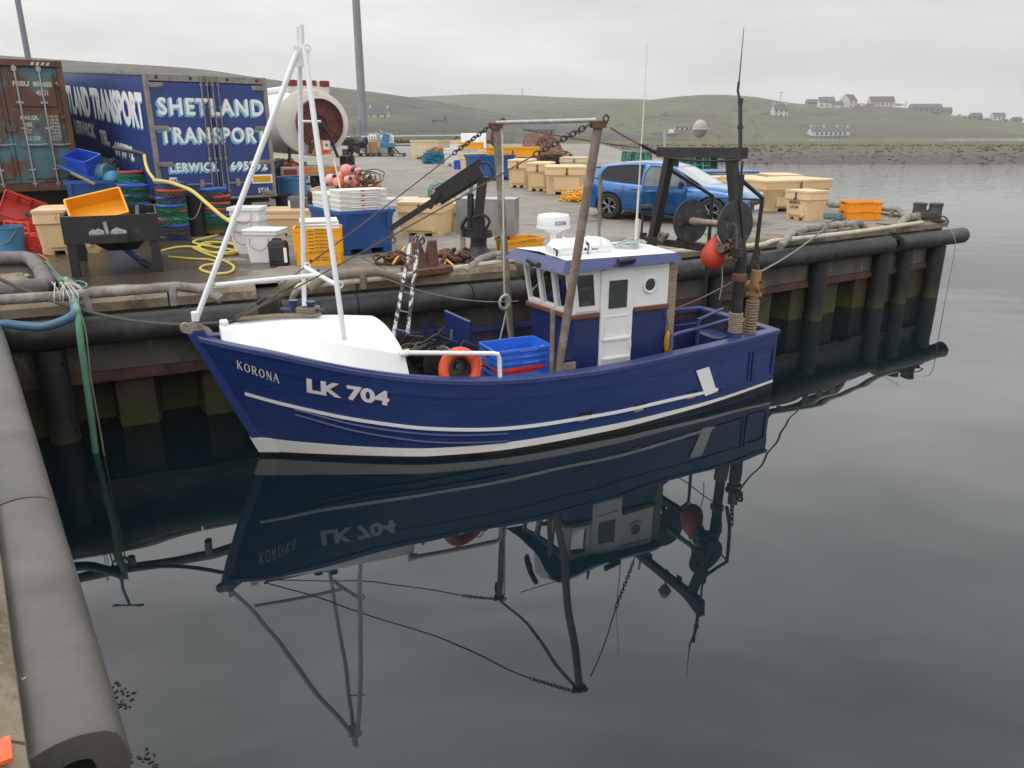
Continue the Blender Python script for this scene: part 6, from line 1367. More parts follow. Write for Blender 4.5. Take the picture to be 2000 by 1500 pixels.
rtub('black tub standing behind the grey jerrycan under the trailer', 560, 438, 381, 46, m_blk2, 'black_tub', .9)
rtub('second black tub behind the grey jerrycan beside the blue bin', 601, 440, 384, 48, m_blk2, 'black_tub', .9)
rtub('large blue tub with orange nets piled over it beside the trailer', 570, 420, 346, 56, m_blue3, 'blue_tub', .95)
rtub('tall faded blue tub cut off by the left edge of the picture', 8, 440, 366, 66, m_blue3, 'blue_tub', .92)
rtub('faded blue bucket with a rope handle standing by the left edge', 15, 497, 444, 50, m_blue3, 'blue_bucket', .9, 'bucket', cord=m_rope)
# ---- stacks of net baskets
GN = 'net baskets in stacks by the trailer'
def basket_mesh(t, r, rimc, netc, seed, ears=False):
    rg = random.Random(seed); m = MB()
    for z, q in ((.20, 1.0), (.185, 1.0)): m.torus((0, 0, z), r*q, .018, 28, 6)
    if ears:
        for a_ in (R(60), R(240)): m.torus((r*.93*cos(a_), r*.93*sin(a_), .22), .05, .012, 12, 5, Matrix.Rotation(a_, 4, 'Z') @ Matrix.Rotation(pi/2, 4, 'Y'))
    m.lathe([(r*.99, .2), (r*.86, .0), (r*.75, -.08)], 28, caps=False); m.build('rim', rimc, t)
    m = MB(); rows = []
    for k in range(7):
        z = .155-.03*k; row = []
        for i in range(30):
            a_ = 2*pi*i/30; rr = r*(.97+.06*sin(k*1.3+seed)+.09*(vnoise(i*.6, k*1.1, seed)-.3)); row.append((rr*cos(a_), rr*sin(a_), z+.03*(vnoise(i*.5, k, seed+3)-.5)))
        rows.append(row)
    m.rings(rows, False, False)
    for i in range(34):         # loose twine of the netting
        a0 = 2*pi*i/34
        for sg in (-1, 1): m.tube([(r*(1.02+.04*vnoise(i, k_, seed))*cos(a0+sg*.09*k_), r*(1.02+.04*vnoise(i, k_, seed))*sin(a0+sg*.09*k_), .15-.04*k_) for k_ in range(6)], .0045, 3, caps=False)
    m.build('netting', netc, t)
def netmat(name, twine, gap, sc=9):
    M = bpy.data.materials.new(name); M.use_nodes = True; n = M.node_tree.nodes; l = M.node_tree.links; B = n['Principled BSDF']; B.inputs['Roughness'].default_value = .9
    t = n.new('ShaderNodeTexCoord'); prev = None
    for d in ((1, 1, 1.5), (-1, -1, 1.5), (1, -1, 1.5)):
        mp_ = n.new('ShaderNodeVectorMath'); mp_.operation = 'DOT_PRODUCT'; mp_.inputs[1].default_value = d; l.new(t.outputs['Object'], mp_.inputs[0])
        q = n.new('ShaderNodeTexNoise'); q.inputs['Scale'].default_value = 7; l.new(t.outputs['Object'], q.inputs[0])
        a = n.new('ShaderNodeMath'); a.operation = 'MULTIPLY_ADD'; a.inputs[1].default_value = .12; l.new(q.outputs[0], a.inputs[0]); l.new(mp_.outputs['Value'], a.inputs[2])
        b = n.new('ShaderNodeMath'); b.operation = 'MULTIPLY'; b.inputs[1].default_value = sc*6.28; l.new(a.outputs[0], b.inputs[0]); s = n.new('ShaderNodeMath'); s.operation = 'SINE'; l.new(b.outputs[0], s.inputs[0])
        if prev: m = n.new('ShaderNodeMath'); m.operation = 'MAXIMUM'; l.new(prev.outputs[0], m.inputs[0]); l.new(s.outputs[0], m.inputs[1]); prev = m
        else: prev = s
    f = n.new('ShaderNodeMapRange'); f.inputs[1].default_value = .55; f.inputs[2].default_value = .85; l.new(prev.outputs[0], f.inputs[0])
    mx = n.new('ShaderNodeMix'); mx.data_type = 'RGBA'; l.new(f.outputs[0], mx.inputs[0]); mx.inputs[6].default_value = (*gap, 1); mx.inputs[7].default_value = (*twine, 1); l.new(mx.outputs[2], B.inputs['Base Color']); return M
m_net_g, m_net_d = netmat('dark_green_basket_net', (.018, .15, .085), (.015, .03, .022)), netmat('grey_basket_net', (.085, .085, .10), (.015, .015, .018))
m_net_g2 = netmat('bright_green_basket_net', (.02, .30, .16), (.012, .05, .035)); _x = mat('bright_green_netting', (.012, .25, .13), .9, var=.5, vs=30, bump=.02, bs=45, dirt=((.02, .10, .06), .5, .6, 22))
m_net_o = netmat('green_over_orange_net', (.03, .20, .11), (.38, .12, .04), 7)
protos = {}
def basket(label, loc, r, rim, net, ears=False, tilt=(0, 0)):
    key = (rim.name, net.name, round(r, 2))
    if key in protos: t = dup(protos[key], loc, random.random()*6, label)
    else: t = thing('net_basket', label, 'net basket', loc, 0, GN); basket_mesh(t, r, rim, net, len(protos)*3+1, ears); protos[key] = t
    t.rotation_euler = (tilt[0], tilt[1], random.random()*6); return t
m_bl = mat('basket_blue_plastic', (.03, .10, .46), .4, var=.1); m_rd = mat('basket_red_plastic', (.42, .05, .025), .45, var=.12)
def stack(u, v, vtop, wpx, spec, where):
    p = G(u, v); r = wpx/2/FPX*(p.y*cT-(p.z-HC)*sT); H_ = zat(p, vtop)-p.z; n = len(spec); H_ *= .86; pit_ = (H_-.20)/(n-.45); words = ['lowest', 'second', 'third', 'fourth', 'fifth', 'sixth', 'seventh', 'eighth']
    for k, (rm, nt_) in enumerate(spec):
        q = 'topmost' if k == n-1 else words[k]
        basket(f'{q} {"basket" if k in (0, n-1) else "basket up"}, {nt_[1]} in the stack {where}', p+V((random.uniform(-.02, .02), r+random.uniform(-.02, .02), .09+pit_*k)), r, rm, nt_[0], True, (R(random.uniform(-4, 4)), R(random.uniform(-4, 4))))
gN, dN, bN, oN = (m_net_g, 'dark green net'), (m_net_d, 'grey net'), (m_net_g2, 'bright green net'), (m_net_o, 'orange net')
stack(258, 462, 345, 56, [(m_bl, dN), (m_rd, dN), (m_bl, dN), (m_bl, gN), (m_bl, gN)], 'behind the black table')
stack(262, 453, 313, 46, [(m_bl, dN), (m_rd, gN), (m_bl, gN), (m_bl, dN), (m_rd, bN)], 'crowned by a red rim')
stack(333, 470, 342, 52, [(m_bl, (m_net_d, 'grey net')), (m_rd, dN), (m_rd, bN), (m_bl, gN), (m_bl, bN), (m_rd, dN), (m_bl, dN)], 'just right of the black table')
stack(421, 462, 357, 48, [(m_rd, oN), (m_bl, gN), (m_rd, gN), (m_rd, gN), (m_rd, dN), (m_bl, dN)], 'by the trailer door bars')
p = G(333, 466); m = MB(); r = .30; m.lathe([(.24, 0), (.245, .02), (.285, .24), (.25, .24), (.22, .02)], 28); t = thing('blue_pail', 'bare blue ribbed pail at the foot of the basket stack right of the black table', 'pail', p+V((0, .36, 0))); m.build('shell', m_bl, t)
# ---- contents of the blue bin at left
def lz(u, v, y): return aty(u, v, y)
yq = b2c.y
m = MB(); a = lz(128, 322, yq-.1); b = lz(190, 352, yq-.35); d_ = (b-a).normalized(); Q = d_.to_track_quat('X', 'Z').to_matrix().to_4x4(); m.box((0, 0, 0), ((b-a).length, .75, .05), bev=.015, M=Matrix.Translation((a+b)/2+V((0, .2, 0))) @ Q); tag(m.build('cover_board', m_blue), 'blue lid lying slanted across the scuffed blue bin by the container', 'lid')
m = MB(); m.cyl(lz(140, 338, yq-.5), lz(186, 360, yq-.6), .035, n=6); tag(m.build('timber_batten', m_woodw), 'pale timber batten lying across the scuffed blue bin', 'timber')
c = lz(170, 338, yq+.05); fishbox('blue_crate', 'bright blue crate tipped in the scuffed blue bin by the container', c, R(-20), .62, .46, .40, m_blue2, grip=False).rotation_euler = (R(20), R(10), R(-18))
c = lz(206, 337, yq+.1); t = thing('rope_drum', 'blue-grey drum with holes in its end, lying in the scuffed blue bin', 'drum', c); m = MB(); m.cyl((-.26, 0, 0), (.16, -.14, 0), .19, n=24); [m.torus((x, -.1*(x+.26)/.3, 0), .195, .012, 24, 5, Matrix.Rotation(pi/2, 4, 'Y')) for x in (-.2, -.05, .1)]; m.build('shell', mat('grey_blue_plastic', (.10, .20, .25), .5, var=.1), t)
m = MB(); [m.cyl(V((.17, -.145, 0))+V((-.01, .0, 0))+V((.03, .11*cos(a_), .11*sin(a_))), V((.185, -.15, 0))+V((.0, .11*cos(a_), .11*sin(a_))), .02, n=8) for a_ in [2*pi*i/8 for i in range(8)]]; m.build('holes', m_dark, t)
c = lz(222, 352, yq-.2); t = thing('blue_float', 'round blue float bulging out of the scuffed blue bin', 'float', c); m = MB(); m.sph((0, 0, 0), .2, 20); m.build('shell', m_blue3, t)
m = MB(); rng = random.Random(21)
for k in range(16): c = lz(202+rng.uniform(-12, 16), 322+rng.uniform(-10, 10), yq+.25); m.tube([c+V((.16*cos(a_)*rng.uniform(.7, 1.2), .12*sin(a_), .05*sin(2*a_+k))) for a_ in [2*pi*i/10 for i in range(10)]], .012, 4, closed=True)
tag(m.build('net_heap', mat('olive_netting', (.10, .12, .05), .9, var=.5, vs=25)), 'heap of olive and green net on top of the scuffed blue bin', 'net')
c, a, w_ = place(110, 428, 146, 424, .5); t = thing('beige_tub', 'small beige tub beside the scuffed blue bin, below the container', 'tub', c, a); m = MB(); tub(m, w_*1.1, .5, zat(G(128, 426), 379)-QZ, .12); m.build('shell', m_beige2, t)
# ---- black steel table with a tray
A_, B_, Cq = G(141, 542), G(319, 530), G(116, 508); ax_ = (B_-A_); tw_ = ax_.length; ta_ = math.atan2(ax_.y, ax_.x); td_ = 1.7; th_ = zat(G(141, 542), 424)-QZ
tb_ = thing('sorting_table', 'black steel catch sorting table with a deep tray and four legs', 'table', A_, ta_); lg = .12
for x, y in ((lg/2, lg/2), (tw_-lg/2, lg/2), (lg/2, td_-lg/2), (tw_-lg/2, td_-lg/2)): m = MB(); m.box((x, y, th_/2), (lg, lg, th_), bev=.008); m.build('leg', m_black, tb_)
m = MB(); pz0, pz1 = th_*.55, th_
m.box((tw_/2, -.012, (pz0+pz1)/2), (tw_+.02, .024, pz1-pz0)); m.box((tw_/2, td_+.012, (pz0+pz1)/2), (tw_+.02, .024, pz1-pz0)); m.box((-.012, td_/2, (pz0+pz1)/2), (.024, td_-.01, pz1-pz0)); m.box((tw_+.012, td_/2, (pz0+pz1)/2), (.024, td_-.01, pz1-pz0)); m.box((tw_/2, td_/2, pz0+.02), (tw_-.02, td_-.02, .03))
m.box((.0, td_*.4, (pz0+pz1)/2-.01), (.14, .10, pz1-pz0-.01)); m.box((tw_*.80, td_/2, pz1-.02), (.05, td_-.03, .03)); m.build('tray', m_black, tb_)
m = MB(); m.rings([[(tw_*.26, .1, pz0), (tw_*.86, .1, pz0), (tw_*.86, td_-.15, pz0), (tw_*.26, td_-.15, pz0)], [(tw_*.42, .3, pz0-.16), (tw_*.74, .3, pz0-.16), (tw_*.74, td_-.35, pz0-.16), (tw_*.42, td_-.35, pz0-.16)]]); m.build('drain_hopper', m_black, tb_)
m = MB(); m.box((tw_*.46, -.07, pz0+.06), (tw_*.42, .10, .13), bev=.01); m.cyl((tw_*.32, -.13, pz0+.06), (tw_*.32, -.118, pz0+.06), .03, n=10); m.build('front_shelf', m_black, tb_)
gl_ = MB(); rng = random.Random(4)
for k, (x0, x1) in enumerate(((.26, .42), (.49, .66))):
    n_ = 9; rows = []
    for i in range(n_): t_ = i/(n_-1); x = tw_*(x0+(x1-x0)*t_); hh = (.02+.045*sin(pi*t_)*(.6+.4*rng.random()))*(1 if k else 1); rows.append([(x, -.11, pz0+.13), (x, -.11+.02*rng.random(), pz0+.14+hh*.7), (x, -.07, pz0+.14+hh+.02*rng.random()), (x, -.03, pz0+.14+hh*.6), (x, -.03, pz0+.13)])
    g = MB(); g.rings(rows); t = g.build('glove', mat('dirty_grey_glove', (.28, .27, .25), .9, var=.35, vs=18, bump=.01, bs=30)); t.location = A_; t.rotation_euler = (0, 0, ta_); tag(t, ('grey work glove at the left end of the shelf on the black table', 'grey work glove draped at the right end of the shelf on the black table')[k], 'glove')
m = MB(); m.cyl((tw_*.455, -.08, pz0+.13), (tw_*.44, -.07, pz0+.30), .028, n=8); m.build('tap', m_galv, tb_)
m = MB(); q = G(290, 524); ql = Matrix.Rotation(-ta_, 4, 'Z') @ (q-A_); m.tube([(tw_*.60, .35, pz0-.14), (ql.x-.1, ql.y+.05, .12), (ql.x, ql.y, .05)], .045, 10); m.m(1); m.cyl((ql.x-.08, ql.y+.04, .10), (ql.x+.02, ql.y-.01, .04), .055, n=12); m.build('drain_pipe', [mat('blue_pipe', (.03, .06, .16), .5), m_blk2], tb_)
# yellow box tipped in the tray
c = Matrix.Translation(A_) @ Matrix.Rotation(ta_, 4, 'Z') @ V((tw_*.33, td_*.42, th_-.02)); t = fishbox('yellow_fish_box', 'yellow fish box tipped on its side in the tray of the black table', c, 0, tw_*.66, .50, .26, m_yel, None, grip=False)
t.rotation_euler = Euler((R(46), R(-12), ta_+R(2)), 'XYZ'); t.location = c+V((.05, .04, -.06))
# ---- red crates, green net, odds and ends at far left
c = G(30, 460); y0 = c.y+.3
def crate(label, loc, rot, w_=.6, d=.42, h=.36, mt=m_red, inner=None):
    t = thing('slatted_crate', label, 'crate', loc, 0, 'red slatted crates at far left'); t.rotation_euler = rot; m = MB()
    for z in (.0, .12, .24, .34):
        for sy in (-1, 1): m.box((0, sy*d/2, z*h/.36+.02), (w_, .025, .06 if z < .3 else .04), bev=.005)
        for sx in (-1, 1): m.box((sx*w_/2, 0, z*h/.36+.02), (.025, d-.03, .06 if z < .3 else .04), bev=.005)
    for sx in (-1, -.33, .33, 1):
        for sy in (-1, 1): m.box((sx*w_/2*.97, sy*d/2*1.0, h/2), (.05, .04, h), bev=.006)
    m.box((0, 0, .01), (w_-.03, d-.03, .02)); m.build('shell', mt, t); return t
crate('red slatted crate tipped on its corner with a blue lining showing', aty(40, 420, y0), Euler((R(65), R(25), R(30))), .72, .5, .42)
crate('red slatted crate lying under the tipped red crate', G(45, 470)+V((0, .3, .0)), Euler((0, 0, R(-25))), .72, .5, .34)
crate('lowest red slatted crate peeping out beside the blue bucket', G(52, 492)+V((-.12, .25, 0)), Euler((0, 0, R(10))), .6, .45, .24)
c, a, w_ = place(70, 487, 90, 486, .4); fishbox('orange_crate', 'small orange crate between the green net heap and the beige bin', c, a, w_*1.6, .42, .26, m_orng, grip=False)
m = MB(); rng = random.Random(31)
for k in range(46):
    c = aty(66+rng.gauss(0, 8), 455+rng.uniform(-38, 30), y0-.25); m.tube([c+V((rng.uniform(.06, .14)*cos(a_), rng.uniform(.05, .1)*sin(a_), .06*sin(a_*2+k))) for a_ in [2*pi*i/9 for i in range(9)]], .012, 4, closed=True)
tag(m.build('net_heap', m_net_g), 'upright bundle of dark green net and rope beside the beige bin at left', 'net')
m = MB(); m.tube(bez([G(-4, 468)+V((0, .05, .3)), aty(6, 470, y0-1.0), aty(18, 492, y0-1.0), aty(14, 505, y0-1.0), aty(2, 508, y0-1.0)], 6), .02, 6); m.tube(bez([aty(0, 462, y0-1.1), aty(14, 478, y0-1.05), aty(20, 496, y0-1.0)], 6), .018, 6); tag(m.build('rope_loop', m_orng), 'loop of bright orange cord hanging over the blue bucket', 'cord')
m = MB(); rng = random.Random(12)
for k in range(12): a = G(40+rng.uniform(0, 60), 440+rng.uniform(-10, 16)); d_ = V((rng.uniform(.7, 1.6), rng.uniform(-.3, .3), 0)); m.tube([a+V((0, 0, .05+.05*k*.6)), a+d_+V((0, 0, .04+.05*k*.6))], rng.uniform(.03, .05), 7)
tag(m.build('pipe_pile', mat('dull_pipes', (.13, .12, .10), .7, var=.4, vs=4)), 'untidy pile of dull pipes and timber under the shipping container', 'pipe pile')
# ---- stainless cabinet on legs and hydraulic crane
c, a, w_ = place(890, 493, 994, 496, .55); p = G(940, 494); zt_, zb_ = zat(p, 391)-QZ, zat(p, 461)-QZ
cb_ = thing('steel_cabinet', 'stainless steel control cabinet on legs behind the black crane', 'cabinet', c, a); m_ss = mat('stainless_sheet', (.40, .395, .38), .38, .65, var=.12, vs=2, stretch=(1, 1, .3), dirt=((.28, .26, .23), .55, .8, 3))
m = MB(); poly = [(-w_/2-.03, -.10), (-w_*.26, -.28), (0.02, -.22), (w_*.22, -.28), (w_/2+.08, -.18), (w_/2+.08, .25), (-w_/2-.03, .25)]
m.prism(poly, zb_, zt_); m.prism([(x*1.01, y*1.03) for x, y in poly], zt_+.002, zt_+.02); m.build('housing', m_ss, cb_, smooth=0)
for x, mt in ((-w_*.42, m_galv), (w_*.42, m_black), (w_*.42-.12, m_black)): m = MB(); m.box((x, -.05, zb_/2), (.075, .075, zb_-.004)); m.build('leg', mt, cb_)
k0 = G(935, 511); yk = k0.y
kr = thing('hydraulic_crane', 'black hydraulic crane folded over the quay, hook hanging from its arm', 'crane', k0); W = lambda u, v, dy=0: aty(u, v, yk+dy)-k0
m = MB(); m.lathe([(.30, 0), (.30, .02), (.14, .22), (.125, .30)], 8); m.cyl((0, 0, .25), W(935, 462), .13, n=16); kb = m.build('pedestal', m_black, kr)
m = MB(); m.cyl(W(935, 462), W(935, 452), .22, n=20); m.cyl(W(908, 455), W(960, 455), .055, n=12); m.cyl(W(908, 448), W(952, 447), .05, n=12); m.tube([W(906, 462), W(903, 440), W(912, 425), W(925, 420)], .03, 8); m.box(W(935, 438), (.20, .22, .30), bev=.03); m.build('slew_head', m_black, kr)
m = MB(); a, b = W(932, 446), W(943, 345)
post(m, a, b, .15, .14); m.build('column', m_black, kr, smooth=0)
m = MB(); m.cyl(W(919, 444), W(919, 378), .052, n=12); m.m(1); m.cyl(W(919, 378), W(922, 352), .026, n=8); m.build('lift_ram', [m_black, m_galv], kr)
m = MB(); a, b = W(940, 332), W(846, 391); post(m, a, b, .17, .17); post(m, a+V((0, 0, .13)), b+V((.05, 0, .13)), .10, .06); post(m, W(943, 344), W(860, 395), .09, .06); m.box(W(847, 390), (.09, .24, .28), Matrix.Rotation(R(32), 4, 'Y')); m.build('main_boom', m_black, kr, smooth=0)
m = MB(); post(m, W(848, 391), W(762, 447), .09, .09); m.build('inner_boom', m_black, kr, smooth=0)
m = MB(); post(m, W(763, 446), W(767, 464), .05, .07); m.torus(W(767, 469), .045, .014, 14, 6, Matrix.Rotation(pi/2, 4, 'X')); m.build('hook', m_rust, kr)
m = MB(); m.tube(bez([W(935, 322, .1), W(950, 318, .1), W(961, 330, .1), W(962, 345, .1), W(955, 352, .1)], 6), .02, 7); m.tube(bez([W(925, 425, -.1), W(945, 420, -.15), W(956, 432, -.15), W(950, 446, -.12)], 5), .022, 7); m.tube(bez([W(910, 425, -.1), W(901, 440, -.15), W(905, 455, -.15)], 5), .02, 7); m.build('hose', m_blk2, kr)
# ---- rusty twin bollard with chain heaps
q0, q1 = G(815, 545), G(884, 536); c = (q0+q1)/2; a = math.atan2((q1-q0).y, (q1-q0).x); bw2 = (q1-q0).length; bl_ = thing('twin_bollard', 'rusty twin bollard on the quay edge behind the black and white ladder', 'bollard', c+V((-sin(a)*.22, cos(a)*.22, .06)), a)
m = MB(); m.box((0, 0, .02), (bw2, .5, .09), bev=.01); m.build('base_plate', m_rust, bl_)
for x, tx in ((-.10, -.06), (.07, .03)):
    m = MB(); m.rings([[(x+r_*cos(2*pi*i/16)+tx*f, r_*sin(2*pi*i/16), z) for i in range(16)] for r_, z, f in ((.125, .06, 0), (.105, .18, .3), (.07, .39, 1), (.075, .41, 1.05), (.065, .43, 1.1), (.03, .435, 1.1))]); m.build('post', m_rust, bl_)
def chainheap(label, cx, cy, n, seed, sp, r=.075):
    m = MB(); rng = random.Random(seed); p0 = G(cx, cy)
    for k in range(n):
        p = p0+V((rng.gauss(0, sp), rng.gauss(0, sp*.45), .035+.03*rng.random()+.10*(k/n))); m.torus(p, r, r*.27, 14, 7, Euler((rng.uniform(-.9, .9), rng.uniform(-.7, .7), rng.random()*6)).to_matrix().to_4x4(), (1.45, .85, 1))
    tag(m.build('chain_heap', m_rust, smooth=60), label, 'chain', 'heaps of rusty chain on the quay')
chainheap('heap of heavy rusty chain left of the twin bollard, orange twine tied on it', 780, 516, 22, 3, .16); chainheap('heap of heavy rusty chain between the twin bollard and the crane foot', 888, 513, 26, 5, .17, .08)
m = MB(); m.tube([G(768, 528)+V((0, 0, .1)), G(785, 512)+V((0, 0, .16)), G(792, 505)+V((0, 0, .2)), G(788, 503)+V((0, 0, .15))], .018, 6); tag(m.build('orange_twine', m_yel), 'orange twine knotted to the left chain heap', 'twine')
m = MB(); m.tube([G(868, 530)+V((0, 0, .1)), G(872, 522)+V((0, 0, .12)), G(886, 532)+V((0, 0, .1))], .016, 6); tag(m.build('orange_twine', m_yel), 'orange twine lying below the right chain heap', 'twine')
# end-of-pier bollard
c = G(1808, 434); t = thing('twin_bollard', 'dark twin bollard with mooring line on it at the end of the pier', 'bollard', c, R(15)); hb_ = zat(c, 396)-c.z
m = MB(); m.box((0, .05, .03), (.75, .5, .06), bev=.01); m.build('base_plate', m_rust, t)
for x, y, tx in ((-.10, .12, -.02), (.13, -.05, .04)):
    m = MB(); m.rings([[(x+r_*cos(2*pi*i/16)+tx*f, y+r_*sin(2*pi*i/16), z) for i in range(16)] for r_, z, f in ((.2, .06, 0), (.16, hb_*.3, .3), (.135, hb_*.8, 1), (.15, hb_*.86, 1), (.15, hb_*.97, 1.05), (.1, hb_, 1.1))]); m.build('post', mat('dark_bollard', (.07, .055, .05), .8, var=.3, vs=8), t)
m = MB(); [m.torus((.02, .03, .14+.03*k), .27, .02, 20, 6) for k in range(4)]; m.tube(bez([(.0, -.2, .2), (.25, -.3, .15), (.35, -.3, .02), (.15, -.4, -.02)], 5), .018, 5); tag(m.build('mooring_turns', m_roped, loc=c), 'turns of dark line round the bollard at the end of the pier', 'rope')
# ================================================================ PIPES, HOSES, ROPES, CREELS, GEAR
def pipe(label, pts, r, mt, feet=(), name='edge_rail_pipe', group='stout pipe rails along the quay edge', n=14):
    P = [G(u, v)+V((0, 0, dz)) for u, v, dz in pts]; t = thing(name, label, 'pipe rail', P[0]*1, 0, group); o = t.location.copy()
    m = MB(); m.tube([p-o for p in P], r, n); m.build('rail', mt, t)
    for u, v, h in feet: p = G(u, v); m = MB(); m.cyl(p-o-V((0, 0, .05)), p-o+V((0, 0, h)), r*.8, n=12); m.build('foot', mt, t)
    return t
# heights are given above the deck; image rows are those of the deck point beneath the pipe
pipe('long stained pipe rail along the quay edge at far left, hoses lashed to it', [(-120, 622, .15), (0, 611, .15), (130, 602, .15), (352, 586, .17), (400, 584, .12), (432, 585, .0)], .062, m_steelp, [(172, 601, .15), (340, 588, .16)])
pipe('brown stained pipe rail on the quay edge behind the white tripod mast', [(600, 570, .02), (622, 565, .10), (640, 562, .15), (735, 552, .15), (765, 550, .08), (786, 548, .0)], .06, mat('brown_stained_pipe', (.20, .155, .115), .75, var=.3, vs=6, bump=.003, bs=22, dirt=((.09, .065, .045), .52, .7, 6)), [(710, 556, .15)])
pipe('pale grey pipe rail on the quay edge beside the crane foot', [(908, 532, .0), (938, 522, .12), (962, 517, .15), (1060, 506, .15)], .06, m_steelp, [(975, 519, .14)])
pipe('weathered pipe rail lying on the pier edge right of the boat gantry', [(1524, 481, .0), (1548, 468, .14), (1575, 463, .16), (1676, 450, .16), (1692, 449, .0)], .07, m_steelp, [(1560, 469, .14), (1612, 461, .14), (1640, 457, .14), (1668, 453, .14)])
pipe('short knuckled pipe rail near the end of the pier', [(1752, 444, .0), (1768, 438, .14), (1798, 434, .15), (1806, 433, .0)], .085, m_steelp, [(1792, 436, .12)])
pipe('pipe rail along the far edge of the pier head behind the orange boxes', [(1618, 414, .18), (1700, 419, .18), (1752, 424, .18), (1776, 431, .0)], .07, m_steelp, [(1740, 424, .16), (1690, 420, .16)])
def hose(name, label, pts, r, mt, cat='hose', n=8, sm=6, group=None):
    m = MB(); m.tube(bez(pts, sm), r, n); return tag(m.build(name, mt), label, cat, group)
D_ = lambda u, v, z=.02: G(u, v)+V((0, 0, z))
m_ch = mat('cream_hose', (.50, .46, .36), .6, var=.12, vs=4, dirt=((.28, .24, .17), .52, .7, 5))
hose('cream_hose', 'cream hose running along the pier edge below the pipe rails', [D_(1300, 500, .06), D_(1380, 494, .06), D_(1450, 488, .06), D_(1490, 484, .06), D_(1510, 477, .06), D_(1560, 472, .06), D_(1640, 463, .06), D_(1700, 455, .06), D_(1752, 447, .06), D_(1800, 440, .06)], .045, m_ch)
hose('cream_hose', 'cream hose bending over the quay edge behind the foredeck bitts', [at(562, 608, 1.2), at(568, 590, 1.5), D_(585, 575, .1), D_(610, 566, .07), D_(680, 558, .06), D_(790, 546, .06), D_(900, 530, .06), D_(1010, 515, .06)], .04, m_ch)
m_yh = mat('yellow_hose', (.60, .48, .10), .5, var=.1, vs=6, dirt=((.38, .3, .1), .58, .75, 7))
rng = random.Random(2)
cp = [D_(316, 492), D_(350, 486), D_(385, 488), D_(415, 500), D_(455, 498), D_(470, 488), D_(440, 479), D_(400, 480), D_(385, 490), D_(420, 500), D_(460, 494), D_(465, 484), D_(430, 477), D_(392, 484), D_(400, 496), D_(440, 500), D_(470, 493), D_(430, 488), D_(378, 478), D_(405, 470), D_(428, 461)]
hose('yellow_hose', 'yellow hose lying in loose coils on the wet quay beside the black table', [p+V((0, 0, .012*(i % 4))) for i, p in enumerate(cp)], .021, m_yh)
hose('yellow_hose', 'single stray loop of yellow hose nearest the quay edge', [D_(330, 504), D_(375, 508), D_(410, 510), D_(425, 517), D_(400, 521), D_(392, 529), D_(420, 537), D_(450, 534), D_(456, 522), D_(430, 508), D_(400, 497), D_(378, 489, .05)], .021, m_yh)
pa = aty(282, 302, 14.6); hose('yellow_hose', 'thick yellow hose dropping from the black pipe beside the trailer corner', [pa, aty(284, 318, 14.5), aty(290, 335, 14.35), aty(301, 350, 14.2)], .027, m_yh)
hose('yellow_hose', 'thick yellow hose slanting down across the trailer doors to the white buckets', [aty(300, 352, 14.2), aty(330, 356, 14.1), aty(360, 366, 13.9), aty(378, 375, 13.7), aty(405, 398, 13.4), aty(432, 421, 13.2), aty(456, 437, 13.0)], .032, m_yh)
t = thing('water_pipe', 'black water pipe with hanging fittings running along the trailer side', 'pipe', aty(222, 289, 15.5)); o = t.location.copy(); m = MB(); m.tube([V((0, 0, 0)), aty(262, 297, 15.0)-o, pa-o], .04, 8); m.build('tube', m_black, t)
for u in (236, 250, 268): m = MB(); b = aty(u, 292+(u-222)*.18, 15.2)-o; m.tube([b, b+V((.0, -.02, -.12)), b+V((.05, -.03, -.2))], .02, 6); m.build('fitting', m_black, t)
gp = at(187, 884, 0.0)
# blue corrugated hose hung over the near corner, green hose down to the water
m_bh = mat('blue_corrugated_hose', (.055, .125, .20), .5, var=.12, vs=4); m_gh = mat('green_hose', (.10, .26, .16), .5, var=.15, vs=4, dirt=((.16, .24, .15), .55, .7, 5))
m = MB(); pts = bez([aty(-40, 660, gp.y-.1), aty(0, 634, gp.y-.05), aty(40, 636, gp.y), aty(85, 638, gp.y), aty(125, 626, gp.y), aty(146, 612, gp.y+.05), aty(146, 596, gp.y+.2)], 14)
m.tube(pts, .05, 12, rr=[.050+.004*(i % 2) for i in range(len(pts))]); tag(m.build('suction_hose', m_bh), 'blue corrugated suction hose slung over the quay corner at far left', 'hose')
hose('grey_hose', 'dull grey hose crossing the pipe rail and joining the blue corrugated hose', [aty(146, 597, gp.y+.2), D_(144, 588, .22), D_(132, 572, .1), D_(118, 558, .06), D_(100, 540, .06), D_(85, 524, .06)], .05, mat('dull_grey_hose', (.15, .14, .135), .7, var=.25))
hose('green_hose', 'long green hose hanging from the quay corner down into the water', [D_(92, 520, .05), D_(120, 555, .06), D_(138, 582, .22), aty(148, 597, gp.y+.16), aty(152, 615, gp.y+.05), aty(157, 660, gp.y), aty(166, 725, gp.y), aty(177, 805, gp.y), gp, gp-V((0, 0, .3))], .038, m_gh, n=10)
hose('green_line', 'thin weedy line hanging beside the green hose', [aty(156, 606, gp.y+.1), aty(168, 650, gp.y+.02), aty(178, 740, gp.y), aty(194, 830, gp.y), aty(204, 890, gp.y-.1)], .008, m_rope, 'rope', 5)
m = MB(); rng = random.Random(6)
for k in range(6): a = D_(108+k*3.5, 575, .05); b = D_(112+k*9, 604+rng.uniform(-3, 5), .2); m.tube(bez([a, a.lerp(b, .5)+V((rng.uniform(-.05, .05), 0, .12)), b, b+V((rng.uniform(-.05, .05), -.04, -.12))], 4), .0055, 5)
for k in range(3): m.torus(D_(145, 596, .15), .10+.01*k, .009, 14, 5, Euler((1.2, .3*k, .5)).to_matrix().to_4x4())
tag(m.build('lashing_line', mat('pale_lashing', (.5, .5, .46), .9)), 'pale cord lashing the hoses to the pipe rail at far left', 'rope')
